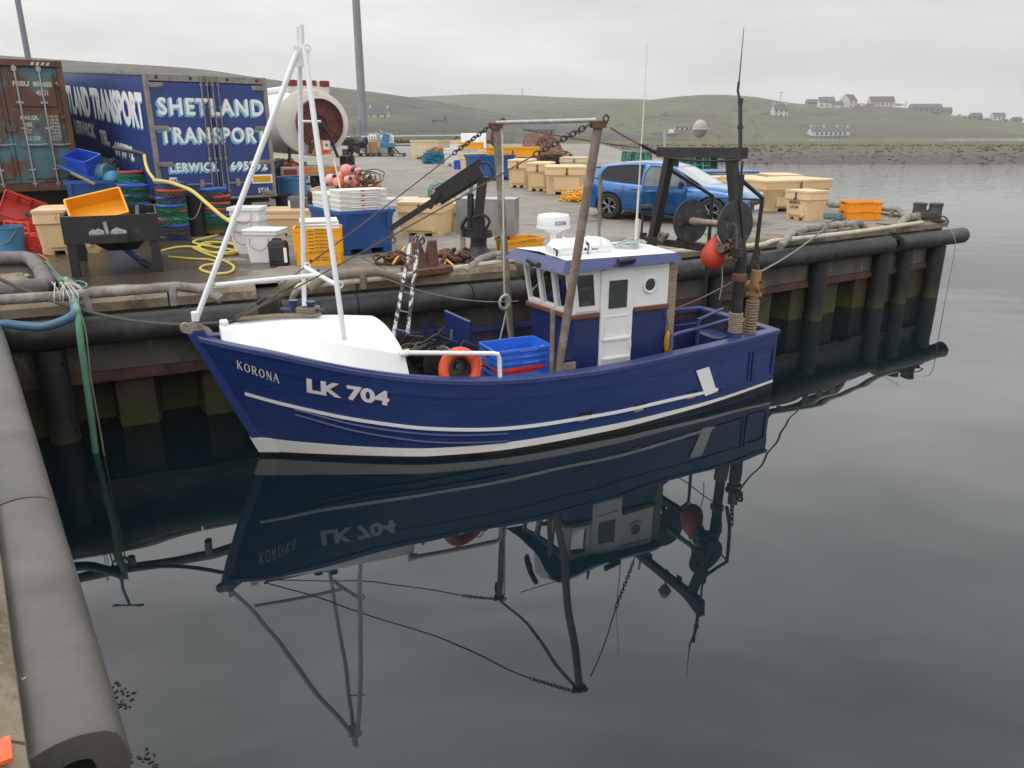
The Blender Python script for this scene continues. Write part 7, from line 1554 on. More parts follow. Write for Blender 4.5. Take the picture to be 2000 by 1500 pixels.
hose('turquoise_cord', 'loop of turquoise cord lying on the quay near the lashed hoses', [D_(135, 566), D_(150, 552), D_(168, 556), D_(166, 564), D_(140, 562)], .010, mat('turquoise_cord', (.12, .36, .32), .8), 'cord', 5)
hose('orange_hose', 'thin orange hose snaking past the table foot to the lashed hoses', [D_(75, 498), D_(95, 512), D_(84, 530), D_(108, 548), D_(128, 552), D_(140, 575, .1)], .012, mat('orange_hose', (.45, .18, .07), .6), 'hose', 6)
hose('orange_line', 'thin orange line trailing from the beige bin to the quay edge at left', [aty(110, 420, G(110, 500).y-.05), D_(100, 480), D_(88, 500), D_(68, 505), D_(45, 505)], .007, m_orng, 'line', 5)
cq_ = at(1853, 446, QZ); hose('hanging_line', 'thin line hanging straight down from the outer corner of the pier', [cq_, V((cq_.x+.03, cq_.y-.30, QZ-.25)), V((cq_.x+.03, cq_.y-.31, .6)), V((cq_.x+.02, cq_.y-.31, -.2))], .008, m_rope, 'line', 5, 3)
# big grey pipe fender bent at the corner
m_gp = mat('grey_rubber_pipe', (.15, .135, .13), .7, var=.2, vs=2, bump=.003, bs=25, dirt=((.09, .08, .075), .5, .66, 3))
t = thing('bent_fender_pipe', 'thick grey rubber pipe with square bends lying on deck at far left', 'fender pipe', G(40, 570)); o = t.location.copy(); m = MB(); pz_ = .11
m.tube([p-o for p in (D_(-80, 577, pz_), D_(40, 580, pz_), D_(86, 575, pz_), D_(94, 569, pz_), D_(82, 540, pz_), D_(66, 521, pz_), D_(52, 517, pz_), D_(-60, 520, pz_))], .105, 14); m.build('pipe', m_gp, t)
m = MB(); q = [D_(2, 545, .0), D_(45, 541, .0), D_(58, 560, .0), D_(6, 566, .0)]; m.rings([[tuple(p) for p in q], [tuple(p+V((0, 0, .07))) for p in q]]); tag(m.build('concrete_slab', m_cope), 'worn concrete slab lying inside the bent grey pipe', 'slab')
m = MB(); rng = random.Random(9)
for k in range(24): m.sph(D_(50+rng.uniform(-6, 8), 552+rng.uniform(-12, 10), .02), rng.uniform(.02, .05), 6, (1.2, .8, .6), Matrix.Rotation(rng.random()*6, 4, 'Z'))
stuff(m.build('shell_litter', mat('shell_litter', (.35, .33, .3), .8, var=.5, vs=9)))
# mooring ropes
bw_f = toW(fd+V((-.02, 0, -.02)))
hose('mooring_rope', 'thick dark mooring rope sagging from the bow to the left quay corner', catenary(bw_f, at(0, 545, QZ+.35), .22, 16)+[at(-90, 515, QZ+.5)], .022, m_roped, 'rope', 7, 1)
b0 = toW(bq+V((.02, 0, .08))); hose('mooring_rope', 'double mooring rope from the foredeck up to the brown pipe rail', catenary(bw_f+V((.03, 0, .05)), at(545, 570, QZ+.0), .04)+catenary(at(545, 570, QZ), D_(625, 556, .2), .02)[1:], .018, m_roped, 'rope', 7, 1)
sq = toW(p2.lerp(p2b, .05)); hose('mooring_rope', 'grey stern mooring line running up to the weathered pipe rail on the pier', catenary(sq, D_(1612, 459, .18), .07)+[D_(1606, 457, .25), D_(1622, 457, .22)], .016, mat('grey_rope', (.20, .195, .17), .9, var=.3, vs=30), 'rope', 6, 1)
hose('thin_line', 'thin pale line from the brown pipe rail across to the wheelhouse', catenary(D_(712, 552, .2), toW((3.6, .45, 1.45)), .16, 14), .008, m_rope, 'line', 5, 1)
hose('thin_line', 'slack line sagging along the wall behind the stern gantry', catenary(toW((5.3, .3, 1.05)), toW(bl(1432, 549, 1, -.8)), .10, 12), .010, m_rope, 'line', 5, 1)
a = toW(pf1+V((.05, -.1, -.05))); hose('pole_line', 'pale green line hanging down the far gantry pole with a coil hitched on it', [a, a.lerp(toW(bl(985, 570, 1, .95)), .5), toW(bl(985, 570, 1, .95)), toW(bl(990, 600, 1, .95)), toW(bl(975, 668, 1, .95))], .013, m_ropeg, 'rope', 6, 2)
m = MB()
for k in range(4): m.torus(toW(bl(986, 590, 1, .90+.02*k)), .085+.012*(k % 3), .012, 22, 6, Matrix.Rotation(BA, 4, 'Z') @ Matrix.Rotation(pi/2+.1*k, 4, 'X'), (.85, 1.1, 1))
m.tube([toW(bl(988, 600, 1, .95)), toW(bl(992, 640, 1, .95)), toW(bl(1000, 668, 1, .95))], .012, 6); tag(m.build('rope_hank', m_ropeg), 'small coil of pale green line tied to the far gantry pole', 'rope')
m = MB(); c = toW(bl(963, 270, 0, 3.68)); m.sph(c, .075, 12, (.5, 1, 1.5)); m.torus(c+V((0, 0, .14)), .03, .01, 10, 5, Matrix.Rotation(pi/2, 4, 'X')); tag(m.build('pulley_block', m_rust), 'rusty pulley block hanging at the top of the far gantry pole', 'pulley')
a = G(828, 478); hose('hanging_line', 'thin line with a cork toggle hanging in front of the black quay fender', [at(822, 540, QZ-.1), at(824, 565, QZ-.3), at(826, 590, QZ-.45)], .006, m_rope, 'line', 5, 2)
m = MB(); c = at(827, 600, QZ-.52); m.lathe([(.01, -.07), (.03, -.05), (.035, .02), (.012, .08)], 12, Matrix.Translation(c)); tag(m.build('cork_toggle', mat('cork', (.42, .24, .14), .8, var=.2)), 'small cork toggle at the end of a line by the leaning ladder', 'toggle')
# ---- ladder leaning from the boat to the quay
La, Lb = toW(V((2.06, .55, .40))), D_(812, 500, .34); Lq = aty(811, 463, 10.45); Lp = aty(781, 664, 9.75); Ld = (Lq-Lp).normalized(); Lp = Lp-Ld*.25
lad = thing('ladder', 'black and white flaked metal ladder leaning from the boat deck up to the quay', 'ladder', Lp); m_lad = mat('flaked_black_white_paint', (.03, .03, .03), .5, var=.3, vs=20, dirt=((.62, .62, .60), .50, .53, 11))
sd = V((.9, .43, 0)); sd = (sd-Ld*sd.dot(Ld)).normalized(); Ll = (Lq-Lp).length; hw = .10
for s_ in (-1, 1): m = MB(); post(m, sd*hw*s_, Ld*Ll+sd*hw*s_*.5, .045, .06); m.build('stile', m_lad, lad, smooth=0)
k = .12
while k < Ll-.1: m = MB(); q = 1-.5*k/Ll; m.cyl(Ld*k-sd*hw*q, Ld*k+sd*hw*q, .010, n=6); m.build('rung', mat('worn_grey_metal', (.3, .3, .3), .6, var=.3, vs=20), lad); k += .26
m = MB(); m.torus(Ld*(Ll-.03)+sd*.08, .05, .014, 14, 6, Matrix.Rotation(pi/2, 4, 'X')); m.tube([Ld*(Ll-.06)-sd*.02, Ld*(Ll+.02), Ld*(Ll-.02)+sd*.1], .014, 6); m.build('top_hook', m_lad, lad)
# ---- things resting on the boat
lbz = .93; lbc = toW(V((2.13, -1.0, 1.05))); lb = thing('lifebuoy', 'orange lifebuoy leaning inside the near bulwark under the white handrail', 'lifebuoy', lbc, BA); Rl = Matrix.Rotation(R(78), 4, 'X'); m = MB(); m.torus((0, 0, 0), .205, .063, 36, 12, Rl); m.build('ring', mat('lifebuoy_orange', (.72, .085, .02), .45, var=.08, dirt=((.5, .15, .08), .62, .8, 8)), lb)
m = MB(); m.tube(bez([Rl @ V(p) for p in ((-.1, .26, .03), (.02, .2, .07), (.12, .12, .07), (.2, .18, .07), (.24, .05, .07), (.2, -.1, .07))], 5), .008, 5); m.build('grab_line', m_orng, lb)
c = toW(V((2.15, -.90, 1.06))); m = MB(); m.lathe([(.02, -.1), (.14, -.1), (.145, .02), (.10, .03), (.09, -.04), (.045, -.04), (.04, .02), (.01, .03)], 26, Matrix.Rotation(BA, 4, 'Z') @ Rl); tag(m.build('cable_reel', mat('dull_dark_reel', (.06, .06, .065), .5, .2), loc=c), 'dark round reel seen through the orange lifebuoy', 'reel')
m = MB(); c = toW(wc+V((.55, -.3, .52))); rng = random.Random(14); rows = []
for i in range(9):
    rows.append([c+V((.035*i-.14, (j-3)*.03, .07*sin(pi*i/8)*sin(pi*j/6)+.03*vnoise(i, j, 8))) for j in range(7)])
m.grid(rows); tag(m.build('rag', mat('pink_white_rag', (.62, .50, .50), .9, var=.25, vs=9), smooth=60), 'crumpled pale pink rag on the gear by the winch', 'rag')
bxw = .78; x0 = (bl(977, 690, 1, -1.0)+bl(1070, 676, 1, -.97))/2; bxc = V((x0.x+.02, -.70, .69)); tz_ = x0.z; mc_ = MB(); mc_.box((bxc.x, -.62, .49), (.95, .8, .40), bev=.02); bpart(mc_, 'hatch_coaming', m_navy)
bh_ = (tz_-.375-.03)/4.0
lbs = ['lowest blue fish box in the stack on the boat deck', 'red fish box in the stack of blue boxes on the boat deck', 'blue fish box resting right on the red one in the deck stack', 'blue fish box second from the top of the deck stack', 'topmost blue fish box of the deck stack, a wooden handle sticking out of it']
m_dbx = mat('deck_box_blue', (.025, .13, .60), .35, var=.08, dirt=((.1, .2, .55), .62, .8, 6)); bxd = .54; bx_h = .19; vis = (tz_-.69-bx_h)/4
for k in range(5):
    t = fishbox('fish_box', lbs[k], toW(bxc+V((random.uniform(-.008, .008), 0, .005+vis*k))), BA+R(random.uniform(-1, 1)), bxw, bxd, bx_h, m_red if k == 1 else m_dbx, None if k == 1 else 'FISH BOX POOL', mat('faint_blue_lettering', (.25, .38, .62), .6), 'fish boxes stacked on the boat deck', True, False)
m = MB(); m.tube([toW(bl(1020, 690, 1, -.8)), toW(bl(1062, 676, 1, -.85))], .017, 8); tag(m.build('wooden_stick', mat('pale_wood', (.42, .28, .17), .7, var=.2)), 'round wooden stick lying in the topmost blue box on deck', 'handle')
bc_ = bl(1393, 502, 0, 6.1); rb_ = .175; t = thing('buoy', 'large red buoy hanging from the stern gantry of the boat', 'buoy', toW(bc_), BA); m = MB(); m.lathe([(.004, -rb_), (rb_*.5, -rb_*.87), (rb_*.87, -rb_*.5), (rb_, 0), (rb_*.93, rb_*.45), (rb_*.72, rb_*.9), (rb_*.42, rb_*1.3), (rb_*.24, rb_*1.5), (.02, rb_*1.55)], 28); m.build('float', mat('red_buoy_vinyl', (.52, .045, .02), .5, var=.12, dirt=((.4, .09, .06), .55, .75, 6)), t); m = MB(); m.torus((0, 0, rb_*1.6), .03, .012, 12, 6, Matrix.Rotation(pi/2, 4, 'X')); m.tube([(0, 0, rb_*1.6), (0, 0, rb_*2.2)], .01, 6); m.tube([(.12, -.05, -.1), (.15, -.06, -.35), (.14, -.04, -.6)], .008, 5); m.build('lanyard', m_ropeg, t)
c = bl(1298, 668, 1, -.84); t = thing('oilskin_fender', 'limp yellow float hanging on the after end of the wheelhouse', 'float', toW(c), BA); m = MB(); m.sph((.045, 0, 0), .055, 14, (.8, 1, 2.9)); m.build('float', mat('yellow_ochre_float', (.52, .27, .02), .5, var=.15), t); m = MB(); m.tube([(.04, 0, .14), (.02, 0, .3), (-.03, 0, .42)], .007, 5); m.tube([(.02, -.06, -.16), (.09, -.04, .05), (.05, -.02, .16)], .006, 5); m.build('cord', m_roped, t)
# ---- creels
def creel_mesh(t, w_, d, h, frame, net, seed, nr=.006):
    rng = random.Random(seed); m = MB(); arch = lambda y, q=1.0: [(-w_/2*q, y, .03), (-w_/2*q, y, h*.45), (-w_*.36*q, y, h*.80), (-w_*.15*q, y, h*.97), (w_*.15*q, y, h*.97), (w_*.36*q, y, h*.80), (w_/2*q, y, h*.45), (w_/2*q, y, .03)]
    for y in (-d/2, 0, d/2): m.tube(arch(y), .022, 6)
    for x, z in ((-w_/2, .03), (w_/2, .03), (-w_/2, h*.45), (w_/2, h*.45), (0, h*.97)): m.tube([(x, -d/2, z), (x, d/2, z)], .016, 5)
    m.tube([(-w_/2, -d/2, .03), (w_/2, -d/2, .03)], .02, 5); m.tube([(-w_/2, d/2, .03), (w_/2, d/2, .03)], .02, 5); m.build('frame', frame, t)
    m = MB()
    A = bez(arch(0, .99), 3)
    for i in range(0, len(A)): m.tube([(A[i].x, -d/2, A[i].z), (A[i].x, d/2, A[i].z)], nr, 3, caps=False)
    for k in range(9): y = -d/2+d*k/8; m.tube([(p.x, y, p.z) for p in A], nr, 3, caps=False)
    for y in (-d/2, d/2):
        for k in range(7): x = -w_/2+w_*(k+.5)/7; zt__ = h*(.97-1.9*max(0, abs(x)/w_-.15)); m.tube([(x, y, .03), (x+rng.uniform(-.03, .03), y, zt__)], nr, 3, caps=False)
        for k in range(4): z = h*(.15+.2*k); m.tube([(-w_*.47, y, z), (w_*.47, y, z)], nr, 3, caps=False)
    for k in range(6): m.tube([(rng.uniform(-.4, .4)*w_, rng.uniform(-.45, .45)*d, .05), (rng.uniform(-.3, .3)*w_, rng.uniform(-.4, .4)*d, h*.8)], .008, 4, caps=False)
    m.build('netting', net, t)
def creels(spec, w_, d, h, frame, net, group):
    pr = None
    for k, (u, v, dz, rz, lb, tilt) in enumerate(spec):
        p = G(u, v)+V((0, d/2, dz))
        if pr is None: pr = t = thing('creel', lb, 'creel', p, R(rz), group); creel_mesh(t, w_, d, h, frame, net, 3, .011 if w_ > .7 else .007)
        else: t = dup(pr, p, R(rz), lb)
        t.rotation_euler = (tilt, 0, R(rz))
m_of = mat('rust_orange_creel', (.27, .10, .06), .7, var=.25); m_on = mat('brown_orange_net', (.22, .10, .07), .9, var=.4, vs=9)
creels([(1017, 319, 0, 10, 'rusty orange creel standing at the left end of the creel heap', 0), (1040, 321, 0, -20, 'rusty orange creel standing second from the left in the heap', 0), (1047, 316, .62, 25, 'rusty orange creel on top of the heap, left one', .3), (1071, 318, .55, -15, 'rusty orange creel on top of the heap, right one', -.25), (1062, 322, 0, 30, 'rusty orange creel in the middle of the heap with blue rope by it', .2), (1080, 324, .1, -35, 'rusty orange creel lying at the right foot of the heap', .5), (1095, 325, 0, 12, 'rusty orange creel standing at the right end of the heap', 0)], 1.15, .85, .72, m_of, m_on, 'rusty orange creels at the back of the quay')
m = MB(); rng = random.Random(17)
for k in range(40): c = G(1075+rng.uniform(-18, 22), 326)+V((0, .3, rng.uniform(.05, .55))); m.tube([c+V((rng.uniform(.15, .35)*cos(a_), rng.uniform(.1, .2)*sin(a_), .06*sin(a_*2))) for a_ in [2*pi*i/8 for i in range(8)]], .02, 4, closed=True)
tag(m.build('net_heap', mat('dark_brown_net', (.07, .04, .03), .9, var=.4)), 'dark brown net draped over the heap of orange creels', 'net')
m = MB()
for k in range(14): c = G(1052+rng.uniform(-10, 10), 328)+V((0, 0, .05+rng.uniform(0, .15))); m.tube([c+V((.3*cos(a_)*rng.uniform(.6, 1.2), .2*sin(a_), .03*sin(3*a_))) for a_ in [2*pi*i/8 for i in range(8)]], .018, 4, closed=True)
tag(m.build('blue_rope', m_blue3), 'tangle of blue rope at the foot of the orange creels', 'rope')
m_gf = mat('green_creel_frame', (.02, .26, .17), .6, var=.2); m_gn = mat('green_black_creel_net', (.03, .11, .08), .9, var=.5, vs=9)
creels([(u, v, 0, rz, lb, 0) for u, v, rz, lb in ((1228, 320, 80, 'green hooped creel behind the car roof, leftmost'), (1246, 321, 75, 'green hooped creel behind the car roof, middle'), (1261, 322, 85, 'green hooped creel behind the car roof, nearest the white aerial'), (1328, 332, 85, 'green hooped creel behind the windscreen, left end of the row'), (1343, 333, 80, 'green hooped creel second from left behind the windscreen'), (1359, 334, 88, 'green hooped creel third from left behind the windscreen'), (1374, 335, 78, 'green hooped creel fourth from left behind the windscreen'), (1388, 336, 84, 'green hooped creel at the right end of the row by the gantry leg'))], .8, .62, .58, m_gf, m_gn, 'green hooped creels behind the car')
m = MB()
for k in range(14): c = G(1378+rng.uniform(-14, 12), 339)+V((0, -.1, .05)); m.tube([c+V((.2*cos(a_)*rng.uniform(.6, 1.2), .14*sin(a_), .05*abs(sin(a_)))) for a_ in [2*pi*i/8 for i in range(8)]], .02, 4, closed=True)
tag(m.build('yellow_rope', m_yel), 'yellow rope lying at the foot of the green creels behind the bonnet', 'rope')
creels([(858, 386, 0, 15, 'single green creel with white netting behind the crane arm', 0)], .62, .5, .42, mat('green_white_frame', (.10, .22, .14), .7, var=.5, vs=12), mat('green_white_net', (.30, .38, .32), .9, var=.5, vs=14), 'lone creel')
m = MB(); rng = random.Random(19)
for k in range(22): c = G(886+rng.uniform(-14, 16), 408)+V((0, .2, rng.uniform(.02, .6))); m.tube([c+V((.14*cos(a_)*rng.uniform(.6, 1.2), .1*sin(a_), .05*sin(2*a_+k))) for a_ in [2*pi*i/8 for i in range(8)]], .011, 4, closed=True)
tag(m.build('net_heap', mat('pale_green_net', (.25, .34, .27), .9, var=.5, vs=12)), 'pale green net heaped on the beige bins behind the crane arm', 'net')
m = MB()
for k in range(60): c = G(1128+rng.gauss(0, 11), 394)+V((0, rng.uniform(-.2, .3), rng.uniform(.02, .34)*max(0, 1-abs(k % 9-4)/6))); m.tube([c+V((.18*cos(a_)*rng.uniform(.6, 1.2), .12*sin(a_), .05*sin(2*a_+k))) for a_ in [2*pi*i/8 for i in range(8)]], .016, 4, closed=True)
tag(m.build('yellow_rope', m_yel), 'heap of yellow rope on the ground behind the blue car', 'rope')
def heap(name, label, u, v, wpx, hpx, mt, seed, cat='net'):
    p = G(u, v); w_ = wpx/FPX*(p.y*cT-(p.z-HC)*sT); h = hpx/FPX*p.y; m = MB(); rows = []
    for i in range(9):
        q = i/8; rr = cos(q*pi/2)**.7; rows.append([(w_/2*rr*cos(2*pi*k/28)*(1+.25*(vnoise(k*.6, i*.8, seed)-.5)), w_*.4*rr*sin(2*pi*k/28)*(1+.25*(vnoise(k*.6, i*.8, seed)-.5)), h*sin(q*pi/2)*(1+.3*(vnoise(k*.7, i, seed+2)-.5)*(1-q))) for k in range(28)])
    m.rings(rows, False)
    rg = random.Random(seed)
    for k in range(26): c = V((rg.uniform(-.4, .4)*w_, rg.uniform(-.4, .1)*w_, 0)); q = max(.1, 1-(2*c.x/w_)**2-(2.2*c.y/w_)**2)**.5; c.z = h*q; m.tube([c+V((.25*cos(a_)*rg.uniform(.6, 1.2), .2*sin(a_), .05*sin(3*a_))) for a_ in [2*pi*i/9 for i in range(9)]], .02, 4, closed=True)
    return tag(m.build(name, mt, loc=p+V((0, w_*.3, -.02)), smooth=60), label, cat)
heap('net_heap', 'mound of bright blue net beside the pale grey bin at the back', 846, 320, 42, 21, mat('blue_netting', (.015, .17, .28), .9, var=.5, vs=6, bump=.04, bs=12, dirt=((.01, .09, .10), .5, .64, 5)), 4)
heap('net_heap', 'mound of orange net behind the blue net at the back', 852, 312, 36, 22, mat('orange_netting_far', (.34, .17, .07), .9, var=.4, vs=6, bump=.04, bs=12), 6)
heap('net_heap', 'orange nets and baskets spilling over the blue tub beside the trailer', 563, 392, 52, 26, mat('orange_red_nets', (.38, .11, .05), .9, var=.5, vs=5, bump=.04, bs=14, dirt=((.12, .14, .06), .5, .64, 5)), 9).location.z += .75
heap('rope_heap', 'small heap of blue-green rope beside the orange boxes', 1640, 427, 28, 7, mat('blue_green_rope', (.12, .22, .24), .9, var=.5, vs=20), 3, 'rope')
hose('ground_line', 'thin dark line looped on the deck by the orange boxes', [D_(1622, 434), D_(1634, 431), D_(1646, 433), D_(1640, 437), D_(1628, 436), D_(1660, 441)], .012, m_roped, 'line', 5)
c = G(1111, 326); buoy('small pink buoy lying on the low faded bin behind the row of three', V((c.x, c.y+.6, c.z+zat(c, 309)-c.z+.05)), .16, m_pink, rot=(1.2, 0, .4), group='', name='buoy')
for o in list(COL.objects):
    if o.get('group') == '': del o['group']
# ---- gear at the back of the yard near the lamp column
def place_h(u0, v0, u1, v1, vt): c, a, w_ = place(u0, v0, u1, v1, 0.0); p = G((u0+u1)/2, (v0+v1)/2); return c, a, w_, zat(p, vt)-p.z
for k, (u0, u1, lb) in enumerate(((716, 741, 'left white caged liquid tank beside the lamp column'), (742, 765, 'right white caged liquid tank behind the blue machine'))):
    c, a, w_, h = place_h(u0, 300, u1, 300, 261); t = thing('liquid_tank', lb, 'tank', c+V((0, .9, 0)), a, 'white caged tanks by the lamp column'); m = MB(); m.box((0, 0, h*.55), (w_*.95, 1.0, h*.82), bev=.12); m.build('tank', m_whitepl, t); m = MB()
    for x in range(6): m.tube([(w_*(-.5+x/5), -.54, .1), (w_*(-.5+x/5), -.54, h)], .025, 5)
    for z in (.15, h*.4, h*.7, h): m.tube([(-w_/2, -.54, z), (w_/2, -.54, z)], .025, 5)
    m.build('cage', m_galv, t); m = MB(); m.box((0, 0, .08), (w_, 1.1, .14)); m.build('pallet_base', m_dark, t)
c, a, w_, h = place_h(720, 303, 738, 303, 275); m = MB(); m.box((0, 0, h/2), (w_, .9, h), bev=.05); tag(m.build('hopper_box', mat('tan_plastic', (.40, .24, .12), .6, var=.15), loc=c, rz=a+R(12)), 'tan box standing among the gear beside the lamp column', 'box')
c, a, w_, h = place_h(744, 303, 772, 303, 264); t = thing('grading_machine', 'blue and steel grading machine on a pallet beside the lamp column', 'machine', c, a); m = MB(); m.box((w_*.02, 0, h*.52), (w_*.9, .8, h*.26), Matrix.Rotation(R(4), 4, 'Y'), .04); m.box((-w_*.1, 0, h*.85), (w_*.4, .7, h*.5), Matrix.Rotation(R(20), 4, 'Y'), .04); m.build('housing', m_blue3, t); m = MB(); m.box((-w_*.2, 0, h*.26), (w_*.5, .7, h*.4)); m.tube([(-w_*.75, -.3, h*1.2), (-w_*.2, -.3, h*.5)], .06, 6); m.tube([(-w_*.6, .3, h*1.25), (w_*.05, .3, h*.8)], .06, 6); m.build('chute', m_galv, t); m = MB(); m.box((w_*.18, 0, h*.2), (w_*.3, .6, h*.36)); m.tube([(w_*.45, 0, h*.35), (w_*.9, -.3, .05)], .05, 6); m.build('base', m_black, t)
for k, (u0, u1, lb) in enumerate(((700, 729, 'dark pallet under the gear left of the lamp column'), (736, 790, 'dark pallet carrying the blue grading machine'))):
    c, a, w_ = place(u0, 306, u1, 306, .9); t = thing('pallet', lb, 'pallet', c, a, 'dark pallets at the back of the yard'); m = MB(); [m.box((0, y, .16), (w_, .12, .03)) for y in (-.4, -.2, 0, .2, .4)]; [m.box((x, 0, .075), (.1, .9, .14)) for x in (-w_*.45, 0, w_*.45)]; m.build('boards', mat('dark_wood', (.07, .06, .05), .9, var=.3), t)
c = G(694, 305); t = thing('engine_block', 'black machinery clutter between the tanker and the lamp column', 'machinery', c); m = MB(); rng = random.Random(23)
for k in range(16): m.box((rng.uniform(-.6, .7), rng.uniform(-.3, .3), rng.uniform(.2, 1.0)), (rng.uniform(.1, .4), .3, rng.uniform(.1, .5)), rng.random(), .02)
for k in range(12): m.tube([(rng.uniform(-.6, .7), -.3, rng.uniform(.1, 1.2)), (rng.uniform(-.6, .7), -.2, rng.uniform(.1, 1.2))], .03, 5)
m.build('block', m_black, t)
c, a, w_, h = place_h(886, 290, 922, 290, 262); t = thing('dark_creel', 'large black creel lying behind the tall pale lid', 'creel', c+V((0, .5, 0)), a); creel_mesh(t, w_, 1.0, h, m_black, mat('black_net', (.03, .03, .03), .9), 5)
# white rail fence and wire fence at the landward edge
def fence(name, label, pts, zs_, mt, step, h, rr, rails):
    P = [V(p) for p in pts]; t = thing(name, label, 'fence', P[0]); o = t.location.copy()
    for a, b in zip(P, P[1:]):
        L_ = (b-a).length; n_ = max(1, int(L_/step))
        for i in range(n_+1): q = a.lerp(b, i/n_)-o; m = MB(); m.cyl(q-V((0, 0, .2)), q+V((0, 0, h)), rr, n=6); m.build('post', mt, t)
        m = MB(); [m.tube([a-o+V((0, 0, z)), b-o+V((0, 0, z))], rails, 5) for z in zs_]; m.build('rail' if rails > .015 else 'wire', mt, t)
f0, f1 = G(640, 305), G(905, 299); f0.y += 3; f1.y += 3; fence('rail_fence', 'low white tubular rail fence behind the bins at the back of the yard', [f0, f1], (.55, 1.05), mat('rail_fence_white', (.5, .5, .47), .6, var=.1), 4.5, 1.05, .045, .05)
fence('wire_fence', 'post and wire fence along the rough grass behind the quay', [V(((700-1000)/FPX*78, 80, z_left(700, 80))), V(((1000-1000)/FPX*78, 80, z_left(1000, 80)))], (.5, .9, 1.2), mat('fence_post_grey', (.20, .18, .15), .9), 2.2, 1.3, .05, .012)
# floating weed by the near fender
m = MB(); rng = random.Random(41)
for k in range(60):
    u, v = (rng.gauss(228, 16), rng.gauss(1358, 14)) if k < 40 else (rng.gauss(265, 22), rng.gauss(1485, 10)); p = at(u, v, .004); r = rng.uniform(.004, .012); a0 = rng.random()*6; m.sph(p, r, 6, (rng.uniform(1, 2.5), 1, .3), Matrix.Rotation(a0, 4, 'Z'))
stuff(m.build('floating_weed', mat('floating_weed', (.05, .035, .02), .8)))
m = MB(); p = at(6, 1465, QZ+.052); q = at(0, 1440, QZ+.052); m.box(at(2, 1468, QZ+.06), (.06, .12, .014), R(35)); tag(m.build('orange_marker', m_orng), 'scrap of bright orange plastic on the near quay edge at bottom left', 'scrap')
# ================================================================ FAR HOUSES, MASTS, HAZE
m_hw = mat('white_harling', (.52, .51, .49), .9, var=.05); m_hs = mat('slate_roof', (.10, .10, .105), .8, var=.2, vs=1); m_hb = mat('brown_tile_roof', (.12, .085, .075), .8, var=.15, vs=1); m_hg = mat('grey_stone', (.22, .21, .19), .9, var=.2, vs=1); m_hwin = mat('dark_window', (.04, .045, .05), .2)
def house(label, u, v, w_, d, h, rh, rz, fz, ya, yb, wall=m_hw, roof=m_hs, chim=(-1, 1), wins=3, dorm=0, name='house', floors=1, group=None, cat='house', px=0):
    p = hitf(fz, u, v, ya, yb); t = thing(name, label, cat, p-V((0, 0, 1.0)), R(rz), group)
    if px: t.scale = (px/FPX*p.y/w_,)*3
    m = MB(); m.box((0, 0, h/2), (w_, d, h)); m.add([(-w_/2, -d/2, h), (-w_/2, d/2, h), (-w_/2, 0, h+rh)], [(0, 1, 2)]); m.add([(w_/2, -d/2, h), (w_/2, d/2, h), (w_/2, 0, h+rh)], [(0, 1, 2)]); m.build('wall', wall, t, smooth=0)
    m = MB(); o_ = .25
    for s_ in (-1, 1): m.rings([[(-w_/2-o_, s_*(d/2+o_), h-o_*rh/d*2), (w_/2+o_, s_*(d/2+o_), h-o_*rh/d*2), (w_/2+o_, 0, h+rh+.02), (-w_/2-o_, 0, h+rh+.02)], [(-w_/2-o_, s_*(d/2+o_), h-o_*rh/d*2+.2), (w_/2+o_, s_*(d/2+o_), h-o_*rh/d*2+.2), (w_/2+o_, 0, h+rh+.22), (-w_/2-o_, 0, h+rh+.22)]])
    r_ = m.build('roof', roof, t, smooth=0)
    for s_ in chim: m = MB(); m.box((s_*(w_/2-.5), 0, h+rh+.5), (.9, .9, 1.5)); m.build('chimney', wall, r_, smooth=0)
    for f_ in range(floors):
        for k in range(wins): m = MB(); x = w_*(-.36+.72*k/max(1, wins-1)); m.box((x, -d/2-.03, h*(f_+.52)/floors), (1.1, .1, 1.3)); m.build('window', m_hwin, t, smooth=0)
    for k in range(dorm):
        x = w_*(-.25+.5*k/max(1, dorm-1)) if dorm > 1 else 0; m = MB(); m.box((x, -d*.30, h+rh*.42), (2.0, d*.3, 1.9)); q = m.build('dormer', wall, t, smooth=0); m = MB(); m.box((x, -d*.455, h+rh*.42), (1.2, .1, 1.2)); m.build('window', m_hwin, q, smooth=0)
    return t
HR = (z_right, 452, 650)
house('white cottage with two end chimneys, alone halfway up the far hill', 1521, 226, 9.5, 6, 4.6, 3.2, 8, *HR, wins=3, dorm=0, floors=2)
house('white house with dormers, left one of the pair on the hill crest', 1612, 210, 11, 8, 4.5, 3.8, -6, *HR, chim=(1,), wins=3, dorm=2)
house('low white link building between the two big crest houses', 1632, 211, 9, 6, 3.2, 2.4, 4, *HR, chim=(), wins=2)
house('tall gabled white house, right one of the pair on the hill crest', 1656, 210, 8, 9, 6.0, 4.2, 28, *HR, wall=mat('cream_harling', (.5, .45, .4), .9), roof=m_hb, chim=(), wins=2, floors=2)
house('long low house with a brown roof on the hill crest', 1720, 206, 18, 9, 3.6, 4.0, -6, *HR, wall=mat('cream_harling', (.55, .48, .42), .9), roof=m_hb, chim=(), wins=5)
house('grey bungalow peeping over the crest left of the two white houses', 1585, 203, 8, 6, 2.2, 2.2, 5, *HR, wall=m_hg, chim=(), wins=1)
house('long grey bungalow on the crest right of the brown roofed house', 1806, 217, 22, 8, 3.4, 2.6, -8, *HR, wall=m_hg, chim=(), wins=5)
house('small dark roofed house at the right end of the long grey bungalow', 1845, 221, 9, 6, 2.6, 2.6, -10, *HR, wall=m_hg, roof=m_hb, chim=(), wins=2)
house('small grey house on the falling crest near the right, with bushes', 1905, 230, 8, 6, 2.4, 2.2, 4, *HR, wall=m_hg, chim=(), wins=2)
